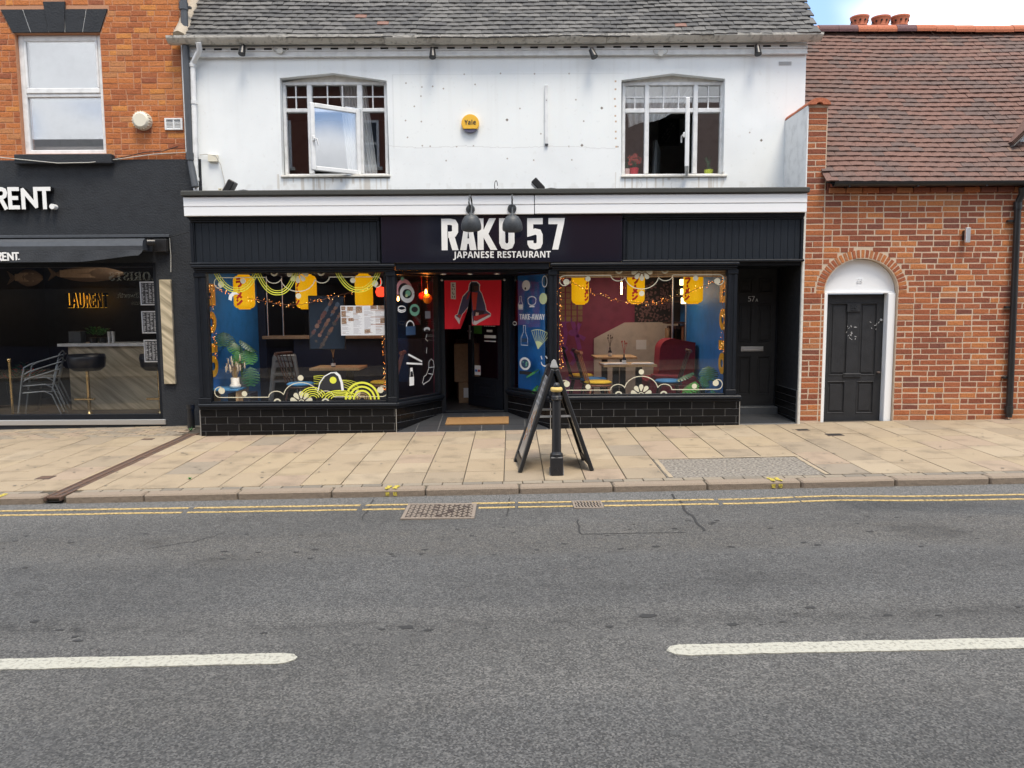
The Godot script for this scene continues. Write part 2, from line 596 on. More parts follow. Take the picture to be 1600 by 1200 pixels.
	shop.transparency = BaseMaterial3D.TRANSPARENCY_ALPHA
	shop.albedo_color = Color(0.02, 0.03, 0.03, 0.01)
	shop.metallic_specular = 0.5
	# window vinyl
	mat("vinyl_cream", lc(.66, .62, .46), 0.6)
	mat("vinyl_lime", lc(.72, .74, .07), 0.55)
	mat("vinyl_white", lc(.78, .80, .80), 0.55)
	mat("vinyl_green", lc(.22, .52, .36), 0.55)
	mat("vinyl_pink", lc(.66, .30, .32), 0.55)
	mat("vinyl_navy", lc(.03, .07, .15), 0.55)
	mat("vinyl_pale", lc(.60, .70, .38), 0.55)
	mat("vinyl_brown", lc(.33, .23, .10), 0.6)
	mat("vinyl_grey", lc(.24, .26, .29), 0.6)
	# interiors
	mat("blue_wall", lc(.022, .20, .58), 0.5, 0, soft, 0.6)
	mat("maroon_wall", lc(.26, .045, .10), 0.6, 0, soft, 0.6)
	mat("purple_paint", lc(.27, .055, .27), 0.6, 0, soft, 0.8)
	mat("beige_wall", lc(.60, .53, .46), 0.6, 0, soft, 0.6)
	mat("dark_wall", lc(.030, .030, .036), 0.6, 0, soft, 0.6)
	mat("navy_wall", lc(.014, .018, .042), 0.5, 0, soft, 0.6)
	mat("room_grey", lc(.34, .33, .32), 0.8, 0, soft, 0.6)
	mat("ceiling", lc(.30, .29, .28), 0.8)
	mat("dark_floor", lc(.055, .050, .046), 0.5, 0, soft, 1.0)
	mat("floor_tile", lc(.045, .048, .053), 0.4, 0, soft, 1.5)
	var grain := grain_tex(256, 256, 26, 1.2, lc(.72, .66, .58), lc(1, 1, 1), 22, 0.4)
	mat("pale_wood", lc(.60, .41, .22), 0.5, 0, grain, 1.2)
	mat("shelf_wood", lc(.40, .29, .20), 0.55, 0, grain, 1.2)
	mat("dark_wood", lc(.060, .026, .016), 0.45, 0, grain, 2.0)
	mat("black_wood", lc(.016, .014, .014), 0.45)
	mat("copper_wood", lc(.30, .115, .055), 0.45, 0, grain, 2.0)
	mat("cushion_blue", lc(.06, .25, .50), 0.85, 0, speck, 4.0)
	mat("cushion_yellow", lc(.72, .45, .02), 0.85, 0, speck, 4.0)
	mat("sofa_red", lc(.27, .016, .032), 0.7, 0, soft, 2.0)
	mat("stool_grey", lc(.25, .275, .285), 0.45, 0.1, soft, 1.5)
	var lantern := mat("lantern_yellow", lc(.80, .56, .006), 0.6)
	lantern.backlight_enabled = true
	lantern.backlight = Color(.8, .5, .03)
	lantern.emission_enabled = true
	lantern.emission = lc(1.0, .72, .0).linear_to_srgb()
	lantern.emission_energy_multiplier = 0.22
	mat("lantern_red", lc(.70, .030, .022), 0.6)
	var leaf := mat("leaf_dark", lc(.020, .105, .052), 0.4, 0, soft, 3.0)
	leaf.backlight_enabled = true
	leaf.backlight = Color(.06, .16, .06)
	var leaf2 := mat("leaf_light", lc(.055, .235, .045), 0.4, 0, soft, 3.0)
	leaf2.backlight_enabled = true
	leaf2.backlight = Color(.10, .25, .06)
	mat("dry_grass", lc(.45, .30, .12), 0.8)
	mat("dry_pale", lc(.66, .58, .44), 0.8)
	mat("pot_white", lc(.74, .72, .66), 0.4)
	mat("pot_grey", lc(.17, .19, .20), 0.5)
	mat("pot_red", lc(.50, .03, .05), 0.4)
	mat("pot_pink", lc(.66, .48, .46), 0.4)
	mat("pot_lime", lc(.50, .62, .03), 0.4)
	mat("flower_red", lc(.50, .07, .06), 0.6)
	mat("blossom", lc(.22, .12, .12), 0.7)
	mat("paper", lc(.80, .80, .80), 0.7)
	mat("card", lc(.34, .22, .13), 0.85, 0, soft, 2.0)
	mat("curtain", lc(.74, .76, .76), 0.85)
	M.curtain.backlight_enabled = true
	M.curtain.backlight = Color(.5, .5, .5)
	mat("bamboo", lc(.62, .44, .25), 0.6, 0, grain, 1.5)
	mat("orange_vinyl", lc(.80, .42, .015), 0.5)
	mat("coir", lc(.36, .20, .075), 0.95, 0, noise_tex(S, 0.2, [[0.0, 0.35], [0.5, 0.85], [1.0, 1.0]], 512, 3, false, 0, 14), 3.0, fine_n, 0.9)
	# stone cladding with slanting veins
	mat("veined_stone", lc(.66, .58, .43), 0.4, 0, grain_tex(384, 384, 17, 2.6, lc(.36, .34, .29), lc(1, .97, .9), 23, 0.5, -1.3), 0.42)
	glow("fairy_glow", lc(1.0, .30, .05), 1.6)
	glow("fairy_pale", lc(1.0, .60, .2), 1.8)
	glow("bulb_glow", lc(1.0, .45, .10), 9.0)
	glow("tube_glow", lc(1.0, .62, .18), 9.0)
	glow("neon_glow", lc(1.0, .52, .04), 0.4)
	glow("box_glow", lc(1.0, .80, .40), 2.4)
	glow("panel_glow", lc(1.0, .92, .82), 1.5)
	glow("red_glow", lc(1.0, .05, .02), 1.1)

func glow(called: String, c: Color, energy: float) -> void:
	var m := StandardMaterial3D.new()
	m.resource_name = called
	m.albedo_color = c.linear_to_srgb()
	m.emission_enabled = true
	m.emission = c.linear_to_srgb()
	m.emission_energy_multiplier = energy
	M[called] = m

# ---------- the ground ----------
const ROAD := Transform3D(Vector3(1, 0.015, 0), Vector3(0, 0, -1), Vector3(0, 1, 0), Vector3(0, -0.147, 0))
const PAVE := Transform3D(Vector3(1, 0.015, 0), Vector3(0, 0.025, -1), Vector3(0, 1, 0), Vector3(0, 0, 0))
func pv(x: float, z: float, h := 0.0) -> Vector3:
	return Vector3(x, 0.015 * x - 0.025 * z + h, z)
func rd(x: float, z: float, h := 0.0) -> Vector3:
	return Vector3(x, -0.147 + 0.015 * x + h, z)
func pv_basis() -> Basis:
	return Basis(Vector3(1, 0.015, 0), Vector3(-0.015, 1, 0.025), Vector3(0, -0.025, 1)).orthonormalized()
func flip(pts: Array) -> Array:
	# (x, z) on the ground to (x, -z) in the plane of ROAD and PAVE
	return pts.map(func(p): return Vector2(p.x, -p.y))
func wander(a: Vector2, b: Vector2, n: int, r: float) -> Array:
	var out := []
	for i in n + 1:
		out.append(a.lerp(b, float(i) / n) + (Vector2(jig(r), jig(r)) if i > 0 and i < n else Vector2.ZERO))
	return out
func make_ground() -> void:
	var st := new_st()
	var g := 300.0
	quad(st, Vector3(-g, -0.34 - 0.015 * g, -g), Vector3(g, -0.34 + 0.015 * g, -g), Vector3(g, -0.34 + 0.015 * g, g), Vector3(-g, -0.34 - 0.015 * g, g), Vector3.UP)
	struct("ground", done(st), M.patch_asphalt)
	# road surface: a fine sheet whose colours hold worn bands, patches and spills
	var n := FastNoiseLite.new()
	n.seed = 31
	n.frequency = 0.9
	n.fractal_octaves = 5
	var n2 := FastNoiseLite.new()
	n2.seed = 32
	n2.frequency = 6.0
	n2.fractal_octaves = 3
	var xs := []
	for k in range(-20, 0):
		xs.append(-6.0 + k * 2.0)
	for k in 241:
		xs.append(-6.0 + k * 0.05)
	for k in range(1, 21):
		xs.append(6.0 + k * 2.0)
	var nz := 140
	var vs := PackedVector3Array()
	var ns := PackedVector3Array()
	var cs := PackedColorArray()
	var ids := PackedInt32Array()
	for j in nz + 1:
		var zr := 3.0 + j * 0.05
		var z := zr - 0.16 + 0.025 * (zr - 3.4)
		for x in xs:
			var a := n.get_noise_2d(x * 0.35, z)
			var b := n2.get_noise_2d(x, z * 1.6)
			var c := n.get_noise_2d(x * 1.5 + 40.0, z * 1.5)
			var v := 0.98 + 0.26 * a + 0.16 * b
			var tint := Color(1, 1, 1)
			# worn, polished wheel path and the rough brown strips on either side of it
			var path := smoothstep(4.72, 4.95, z + 0.25 * a) * (1.0 - smoothstep(5.7, 5.95, z + 0.2 * a))
			var path2 := smoothstep(6.95, 7.15, z + 0.2 * a)
			tint = tint.lerp(Color(0.86, 0.875, 0.90), maxf(path, path2) * 0.9)
			var rough := smoothstep(3.95, 4.15, z + 0.3 * a) * (1.0 - smoothstep(4.6, 4.85, z + 0.25 * a))
			tint = tint.lerp(Color(0.97, 0.94, 0.90), rough * (0.6 + 0.8 * b))
			# crumbling joint between the two lanes of tarmac
			var seam := exp(-pow((z - 6.02 - 0.10 * a - 0.03 * x * 0.1) / 0.085, 2.0))
			v -= seam * clampf(0.22 + 0.8 * b, 0.0, 0.42)
			# dark crumbs and small holes
			if c > 0.34 and z > 3.7 and z < 6.1:
				v -= minf((c - 0.34) * 2.2, 0.30) * clampf(0.5 + b * 2.0, 0, 1)
			# spilt oil and a resealed strip by the far kerb
			var oil := Vector2((x - 3.25) / 0.34, (z - 4.42) / 0.22).length() + 0.5 * b
			v -= 0.30 * (1.0 - smoothstep(0.55, 1.1, oil))
			var oil2 := Vector2((x - 1.62) / 0.50, (z - 5.42) / 0.17).length() + 0.5 * b
			v -= 0.11 * (1.0 - smoothstep(0.5, 1.1, oil2))
			var oil3 := Vector2((x - 0.55) / 0.40, (z - 5.5) / 0.15).length() + 0.5 * b
			v -= 0.10 * (1.0 - smoothstep(0.5, 1.1, oil3))
			var strip := smoothstep(2.6, 3.0, x + 0.4 * a) * exp(-pow((z - 3.62 - 0.17 * (x - 3.2) - 0.05 * a) / 0.19, 4.0))
			v -= 0.26 * strip
			tint = tint.lerp(Color(0.92, 0.96, 1.0), strip)
			# grit washed to the edge
			var grit := 1.0 - smoothstep(3.30, 3.42, zr - 0.02 * x + 0.10 * b)
			v += 0.75 * grit
			tint = tint.lerp(Color(1.0, 0.97, 0.92), grit)
			v *= 0.72
			if z > 9.0:
				tint = Color(1, 1, 1)
			vs.append(rd(x, zr))
			ns.append(Vector3(-0.015, 1, 0).normalized())
			cs.append(Color(tint.r * v, tint.g * v, tint.b * v))
	var w := xs.size()
	for j in nz:
		for i in w - 1:
			var q := j * w + i
			ids.append_array(PackedInt32Array([q, q + 1, q + w + 1, q, q + w + 1, q + w]))
	var arr := []
	arr.resize(Mesh.ARRAY_MAX)
	arr[Mesh.ARRAY_VERTEX] = vs
	arr[Mesh.ARRAY_NORMAL] = ns
	arr[Mesh.ARRAY_COLOR] = cs
	arr[Mesh.ARRAY_INDEX] = ids
	var am := ArrayMesh.new()
	am.add_surface_from_arrays(Mesh.PRIMITIVE_TRIANGLES, arr)
	var road := struct("road", am, M.asphalt)
	# centre line: two dashes of thick thermoplastic with rounded, worn ends
	for e in [[-4.2, -1.132, 6.545], [0.797, 4.6, 6.54], [-9.8, -6.3, 6.54], [6.7, 10.2, 6.54]]:
		var poly := []
		var step := 0.06
		var x: float = e[0] + 0.09
		while x < e[1] - 0.09:
			poly.append(Vector2(x, -e[2] + 0.062 + jig(0.0045)))
			x += step
		poly.append_array([Vector2(e[1] - 0.03, -e[2] + 0.048), Vector2(e[1], -e[2] + 0.012), Vector2(e[1] - 0.008, -e[2] - 0.02), Vector2(e[1] - 0.05, -e[2] - 0.052)])
		x = e[1] - 0.09
		while x > e[0] + 0.09:
			poly.append(Vector2(x, -e[2] - 0.062 + jig(0.0045)))
			x -= step
		poly.append_array([Vector2(e[0] + 0.04, -e[2] - 0.05), Vector2(e[0], -e[2] - 0.005), Vector2(e[0] + 0.03, -e[2] + 0.045)])
		st = new_st()
		prism(st, PackedVector2Array(poly), 0.0, 0.005, ROAD, false)
		part(road, "centre_line", st, M.white_line)
	# double yellow lines, worn through in places
	for row in [[3.405, 0.042], [3.565, 0.04]]:
		var breaks := [[-40.0, -7.0], [-7.0, -3.03], [-2.98, -1.42], [-1.37, -0.92 if row[0] < 3.5 else -0.98], [-0.38 if row[0] < 3.5 else -0.31, 0.02], [0.05, 0.545], [0.56 if row[0] < 3.5 else 0.83, 1.86], [1.9, 2.6], [2.62, 8.0], [8.0, 40.0]]
		for b in breaks:
			if b[1] - b[0] < 0.05:
				continue
			var pts := []
			var m := int(clampf((b[1] - b[0]) / 0.12, 2, 60))
			for i in m + 1:
				var x: float = lerpf(b[0], b[1], float(i) / m)
				var bulge := 0.06 * exp(-pow((x - 2.95) / 0.5, 2.0))
				pts.append(Vector2(x, -(row[0] + 0.018 * clampf(x, -7, 7) - bulge) + jig(0.004)))
			st = new_st()
			lines(st, pts, row[1] + jig(0.006), 0.0, 0.004, ROAD)
			part(road, "yellow_line", st, M.yellow_line)
	# cracks and the sawn edge of an old trench
	for c in [[Vector2(1.524, 3.192), Vector2(1.528, 4.423), 14, 0.018, 0.022], [Vector2(0.554, 4.014), Vector2(0.542, 4.441), 6, 0.012, 0.014], [Vector2(0.542, 4.441), Vector2(1.365, 4.447), 16, 0.006, 0.008], [Vector2(-1.344, 3.149), Vector2(-1.308, 3.873), 8, 0.012, 0.010], [Vector2(-0.025, 3.211), Vector2(-0.052, 3.846), 7, 0.012, 0.010], [Vector2(-2.550, 4.449), Vector2(-2.385, 4.180), 8, 0.010, 0.006], [Vector2(-2.838, 4.593), Vector2(-2.564, 4.414), 8, 0.012, 0.007]]:
		st = new_st()
		lines(st, flip(wander(c[0], c[1], c[2], c[3])), c[4], 0.003, 0.003, ROAD)
		part(road, "crack", st, M.tar)
	# small plucked holes and tar crumbs in the worn strips
	rng.seed = 21
	st = new_st()
	for k in 110:
		var c := Vector2(rng.randf_range(-5.2, 5.2), -(rng.randf_range(4.1, 5.0) if k % 3 else rng.randf_range(5.95, 6.3)))
		var r := rng.randf_range(0.006, 0.02) * (2.2 if k % 9 == 0 else 1.0)
		var poly := PackedVector2Array()
		for i in 9:
			var t := TAU * i / 9.0
			poly.append(c + Vector2(cos(t) * r * 1.7, sin(t) * r) * rng.randf_range(0.55, 1.2))
		prism(st, poly, 0.0025, 0.0025, ROAD)
	part(road, "tar_crumb", st, M.tar).set_meta("kind", "stuff")
	# pavement: bed of sand, then slabs in files 0.41 m wide
	st = new_st()
	quad(st, pv(-40, -1.2, -0.012), pv(40, -1.2, -0.012), pv(40, 3.03, -0.012), pv(-40, 3.03, -0.012), Vector3.UP)
	quad(st, pv(-40, 3.03, -0.012), pv(40, 3.03, -0.012), pv(40, 3.03, -0.2), pv(-40, 3.03, -0.2), Vector3.BACK)
	var pave := struct("pavement", done(st), M.joint_sand)
	var lens := [0.598, 0.448, 0.898]
	var meshes := []
	for l in lens:
		st = new_st()
		box(st, Vector3(0, -0.02, 0), Vector3(0.4005, 0.04, l - 0.010), 0.003)
		meshes.append(done(st))
	var list := []
	var col := -22
	while col < 22:
		var x0 := -0.908 + col * 0.41
		var z := 2.822
		var first := true
		while z > -0.86:
			var k := 0 if rng.randf() < 0.62 else 1
			if first and col >= 6 and col <= 9:
				z = 1.995
			if first and posmod(col, 2) == 0:
				k = 1
			first = false
			var l: float = lens[k]
			var lim := -0.08 if x0 > -4.5 else -0.10
			if x0 > -4.4 and x0 < 3.9:
				lim = -0.02
			if z - l < lim:
				l = z - lim
			if l < 0.06:
				break
			var zc: float = z - l / 2.0
			var parts := [[x0, x0 + 0.41]]
			if x0 < -4.385 and x0 + 0.41 > -4.555:
				parts = [[x0, -4.555], [-4.385, x0 + 0.41]]
			for p in parts:
				var wd: float = p[1] - p[0]
				var xc: float = (p[0] + p[1]) / 2.0
				if wd < 0.03:
					continue
				var b := pv_basis() * Basis.from_euler(Vector3(jig(0.004), 0, jig(0.004)))
				b = b * Basis().scaled(Vector3(wd / 0.41, 1, l / lens[k]))
				var mi: int = [0, 1, 0, 0, 2, 1, 4, 0, 3, 0][rng.randi() % 10]
				if rng.randf() < 0.04:
					mi = 5
				list.append([meshes[k], M["slab_%d" % mi], Transform3D(b, pv(xc, zc, jig(0.0015))), absf(xc) + (10.0 if absf(xc) > 7.0 else 0.0)])
			z -= l
		col += 1
	pieces(pave, "paving_slab", list)
	# setts between slabs and kerb, and the block paving before the brick shop
	list = []
	st = new_st()
	box(st, Vector3(0, -0.02, 0), Vector3(0.189, 0.04, 0.091), 0.003)
	var sett := done(st)
	var x := -9.0
	while x < 9.0:
		if not (x > -4.66 and x < -4.36):
			list.append([sett, M.sett if rng.randf() < 0.6 else M.sett_dark, Transform3D(pv_basis(), pv(x, 2.878, jig(0.002))), absf(x)])
		x += 0.2
	pieces(pave, "sett", list)
	list = []
	var zz := -0.14
	var row := 0
	while zz > -1.0:
		x = -9.0 + (0.1 if row % 2 else 0.0)
		while x < -4.62:
			list.append([sett, [M.slab_2, M.slab_3, M.sett, M.slab_0, M.slab_5][rng.randi() % 5], Transform3D(pv_basis(), pv(x, zz, jig(0.002))), 1.0])
			x += 0.2
		zz -= 0.1
		row += 1
	pieces(pave, "paving_block", list, 190)
	# kerb stones
	st = new_st()
	box(st, Vector3(0, -0.12, 0), Vector3(0.905, 0.24, 0.145), 0.016)
	var stone := done(st)
	list = []
	x = -14.12
	while x < 14.0:
		for s in minus([[x - 0.4575, x + 0.4575]], -4.58, -4.36):
			var l: float = s[1] - s[0]
			if l > 0.04:
				list.append([stone, M.kerb, Transform3D(pv_basis() * Basis.from_euler(Vector3(0, jig(0.004), jig(0.003))) * Basis().scaled(Vector3(l / 0.915, 1, 1)), pv((s[0] + s[1]) / 2, 2.998 + jig(0.003), 0.002 + jig(0.003))), absf(x)])
		x += 0.915
	var kerb := struct("kerb")
	pieces(kerb, "kerb_stone", list)
	# yellow loading blips sprayed over the kerb
	for q in [[Vector2(-1.180, 3.040), 0.11], [Vector2(2.569, 3.102), 0.10], [Vector2(-5.05, 3.0), 0.12]]:
		st = new_st()
		for s in [-1, 1]:
			var p: Vector2 = q[0]
			var wob := []
			for t in 8:
				wob.append(Vector2(p.x + s * q[1] * 0.34 + jig(0.012), lerpf(-3.058, -2.935, t / 7.0)))
			lines(st, wob, q[1] * 0.42, 0.0085, 0.0085, PAVE)
			quad(st, pv(p.x + s * q[1] * 0.34 - 0.02, 3.0745, -0.022), pv(p.x + s * q[1] * 0.34 + 0.02, 3.0745, -0.022), pv(p.x + s * q[1] * 0.34 + 0.018, 3.0745, -0.062), pv(p.x + s * q[1] * 0.34 - 0.017, 3.0745, -0.058), Vector3.BACK)
		part(kerb, "paint_mark", st, M.yellow_paint)
	# trodden chewing gum and small dark spots
	st = new_st()
	for k in 150:
		var c := Vector2(rng.randf_range(-6.0, 6.5), -rng.randf_range(0.1, 2.85))
		prism(st, disc(c, rng.randf_range(0.008, 0.02), rng.randf_range(0.008, 0.018), 9), 0.006, 0.006, PAVE)
	part(pave, "gum_spot", st, M.sett_dark).set_meta("kind", "stuff")
	# reinstated patch in the pavement
	st = new_st()
	prism(st, PackedVector2Array([Vector2(1.556, -2.822), Vector2(3.188, -2.822), Vector2(3.188, -2.0), Vector2(1.556, -2.0)]), -0.012, -0.002, PAVE, false)
	part(pave, "asphalt_patch", st, M.patch_asphalt)
	for e in [[1.556, -2.0, 3.188, -1.935], [1.556, -2.822, 1.62, -2.0], [3.12, -2.822, 3.188, -2.0]]:
		st = new_st()
		var edge := []
		for i in 13:
			edge.append(Vector2(lerpf(e[0], e[2], i / 12.0), lerpf(e[1], e[3], 0.5) + jig(0.006)) if e[2] - e[0] > 0.5 else Vector2(lerpf(e[0], e[2], 0.5) + jig(0.006), lerpf(e[1], e[3], i / 12.0)))
		lines(st, edge, 0.045, 0.0035, 0.0035, PAVE)
		part(pave, "cement_joint", st, M.slab_4)
	# near side: kerb and footway under the terrace across the road
	st = new_st()
	quad(st, rd(-40, 9.9, 0.09), rd(40, 9.9, 0.09), rd(40, 13.2, 0.13), rd(-40, 13.2, 0.13), Vector3.UP)
	quad(st, rd(-40, 9.9, 0.09), rd(40, 9.9, 0.09), rd(40, 9.9, -0.02), rd(-40, 9.9, -0.02), Vector3.FORWARD)
	struct("pavement_opposite", done(st), M.slab_3)

# ---------- the white rendered house ----------
func house_wall_image(w: int, h: int, x0: float, y0: float, x1: float, y1: float) -> Image:
	# white masonry paint: mottled, a repainted panel, drip stains under the sills, rust at old fixings, grime above the ledge
	var n := FastNoiseLite.new()
	n.seed = 41
	n.frequency = 0.55
	n.fractal_octaves = 5
	var n2 := FastNoiseLite.new()
	n2.seed = 42
	n2.frequency = 1.0
	n2.fractal_octaves = 4
	var im := Image.create_empty(w, h, false, Image.FORMAT_RGB8)
	for j in h:
		var y := lerpf(y1, y0, (j + 0.5) / h)
		for i in w:
			var x := lerpf(x0, x1, (i + 0.5) / w)
			var a := n.get_noise_2d(x * 2.0, y * 2.0)
			var c := Color(0.80, 0.825, 0.825).lerp(Color(0.74, 0.765, 0.768), clampf(0.35 + a, 0, 1))
			if x > -1.68 and x < 1.62 and y > 3.95 and y < 4.98:
				c = c.lerp(Color(0.80, 0.825, 0.815), 0.7)
				if y > 4.965 or x < -1.668:
					c = c.darkened(0.12)
			# weather streaks from the gutter and the frieze
			var drip := smoothstep(0.12, 0.5, n2.get_noise_2d(x * 7.0 + 200.0, y * 0.22)) * smoothstep(3.6, 5.3, y + 0.5 * n2.get_noise_2d(x * 3.0, 40.0))
			c = c.lerp(Color(0.60, 0.60, 0.57), 0.17 * drip)
			# runs: fine vertical streaks that end at their own lengths
			var s := n2.get_noise_2d(x * 14.0, y * 0.35 + 9.0)
			for win in [[-3.37, -1.72], [1.50, 3.08]]:
				if x > win[0] and x < win[1] and y < 3.60:
					var long := 0.05 + 0.34 * clampf(0.5 + 1.4 * n2.get_noise_2d(x * 5.0, 77.0), 0, 1)
					var run := smoothstep(0.02, 0.30, s) * (1.0 - smoothstep(long * 0.6, long, 3.52 - y))
					c = c.lerp(Color(0.42, 0.36, 0.28), run * 0.55)
			var g := smoothstep(0.05, 0.42, n2.get_noise_2d(x * 6.0, y * 2.5) + (0.34 - (y - y0 - 0.2)) * 1.3)
			if y < 3.46:
				c = c.lerp(Color(0.46, 0.45, 0.41), 0.20 * g)
			var sp := n2.get_noise_2d(x * 9.0 + 70.0, y * 9.0)
			if sp > 0.52:
				c = c.lerp(Color(0.62, 0.62, 0.60), 0.22)
			im.set_pixel(i, j, c.linear_to_srgb())
	# old screw holes and rust marks
	var px := func(p: Vector2, r: float, c: Color) -> void:
		var ci := (p.x - x0) / (x1 - x0) * w
		var cj := (y1 - p.y) / (y1 - y0) * h
		var rr := r / (x1 - x0) * w
		for dj in range(-4, 5):
			for di in range(-4, 5):
				if Vector2(di, dj).length() <= rr:
					var q := Vector2i(int(ci) + di, int(cj) + dj)
					if q.x >= 0 and q.y >= 0 and q.x < w and q.y < h:
						im.set_pixelv(q, c.linear_to_srgb())
	for p in [Vector2(-1.487, 4.854), Vector2(-1.260, 4.800), Vector2(-1.271, 4.676), Vector2(-1.374, 4.535), Vector2(-1.277, 4.321), Vector2(-1.497, 4.340), Vector2(-1.474, 4.099), Vector2(-1.265, 3.982), Vector2(-1.105, 4.808), Vector2(-0.950, 4.780), Vector2(-0.503, 4.831), Vector2(0.133, 4.491), Vector2(0.345, 4.975), Vector2(0.837, 4.972), Vector2(0.937, 4.610), Vector2(1.048, 4.316), Vector2(0.434, 4.142), Vector2(0.838, 3.961), Vector2(0.875, 3.772), Vector2(0.332, 3.775), Vector2(-0.045, 3.795), Vector2(-0.530, 3.978), Vector2(-0.928, 3.774), Vector2(-0.778, 3.970), Vector2(-1.155, 3.981), Vector2(3.423, 4.142), Vector2(1.536, 3.956), Vector2(-0.656, 4.972), Vector2(-0.137, 4.978)]:
		px.call(p, 0.009, Color(0.30, 0.25, 0.21))
	for p in [Vector2(-0.051, 4.341), Vector2(1.303, 4.493), Vector2(1.021, 3.977), Vector2(3.600, 4.034)]:
		px.call(p, 0.017, Color(0.14, 0.11, 0.09))
	for k in 9:
		px.call(Vector2(1.502, 4.872).lerp(Vector2(1.508, 3.930), k / 8.0) + Vector2(jig(0.01), jig(0.03)), 0.012, Color(0.50, 0.36, 0.25))
	# hairline cracks wandering across the render
	for e in [[Vector2(-1.752, 3.985), Vector2(-1.541, 3.974), Vector2(-1.265, 3.955), Vector2(-0.990, 3.967), Vector2(-0.622, 3.978), Vector2(-0.301, 3.958), Vector2(0.020, 3.947), Vector2(0.480, 3.963), Vector2(0.939, 3.960), Vector2(1.214, 3.940), Vector2(1.508, 3.930)], [Vector2(2.323, 3.475), Vector2(2.306, 3.412), Vector2(2.334, 3.348)], [Vector2(1.862, 3.478), Vector2(1.890, 3.423), Vector2(1.873, 3.351)]]:
		for k in e.size() - 1:
			for t in 60:
				var p: Vector2 = e[k].lerp(e[k + 1], t / 60.0)
				p += Vector2(0.012 * n2.get_noise_2d(p.y * 9.0, k), 0.012 * n2.get_noise_2d(p.x * 9.0, k + 5.0))
				px.call(p, 0.004, Color(0.62, 0.63, 0.62))
	return im
func tiles_on(roof: Node3D, eave_a: Vector3, slope_deg: float, length: float, rows: int, mats: Array, spare: Callable, wob: float, sd: int) -> void:
	# plain tiles, 165 mm wide, laid to a 100 mm gauge up a slope from the eaves line that starts at eave_a and runs along +x
	rng.seed = sd
	var meshes := []
	for v in 5:
		var st := new_st()
		# a slightly hogged tile with uneven edges: three strips, 0.2 m long
		var w := 0.0808
		var top := [[], []]
		for i in 4:
			var x := lerpf(-w, w, i / 3.0)
			var hog := 0.004 * (1.0 - pow(x / w, 2.0))
			top[0].append(Vector3(x, hog + 0.020 + jig(0.002), jig(0.003)))
			top[1].append(Vector3(x, hog + 0.011, -0.2))
		for i in 3:
			st.set_smooth_group(1)
			quad(st, top[0][i], top[0][i + 1], top[1][i + 1], top[1][i], Vector3.UP)
			st.set_smooth_group(-1)
			quad(st, top[0][i], top[0][i + 1], top[0][i + 1] - Vector3(0, 0.018, 0), top[0][i] - Vector3(0, 0.018, 0), Vector3.BACK)
		for e in [0, 3]:
			quad(st, top[0][e], top[1][e], top[1][e] - Vector3(0, 0.012, 0), top[0][e] - Vector3(0, 0.014, 0), Vector3.RIGHT * (1 if e else -1))
		meshes.append(done(st))
	var a := deg_to_rad(slope_deg)
	var up := Vector3(0, sin(a), -cos(a))
	var nrm := Vector3(0, cos(a), sin(a))
	var base := Basis(Vector3.RIGHT, nrm, -up)
	var n := FastNoiseLite.new()
	n.seed = sd
	n.frequency = 0.5
	var list := []
	for r in rows:
		var x := (0.0825 if r % 2 else 0.0) + jig(0.01)
		while x < length - 0.06:
			var p := eave_a + Vector3(x, 0, 0) + up * (r * 0.1 + 0.012 * n.get_noise_2d(x * 1.6, r * 0.35) * wob * 4.0)
			p += nrm * (0.020 + 0.05 * wob * n.get_noise_2d(x * 0.5 + 30.0, r * 0.06)) + Vector3(0, -wob * 0.05 * sin(PI * x / length), 0)
			if not spare.call(p):
				var b := base * Basis.from_euler(Vector3(-0.115 + jig(0.012), jig(0.012) * (1.0 + wob), jig(0.012) * (1.0 + wob)))
				var k := int(clampf((n.get_noise_2d(x * 2.2 + 90.0, r * 0.5) * 1.2 + 0.5 + jig(0.45)) * (mats.size() - 1), 0, mats.size() - 2))
				if rng.randf() < 0.007:
					k = mats.size() - 1
				list.append([meshes[rng.randi() % 5], mats[k], Transform3D(b, p), (p - CAM).length() + (20.0 if absf(p.x) > 6.8 else 0.0)])
			x += 0.165
	pieces(roof, "roof_tile", list)

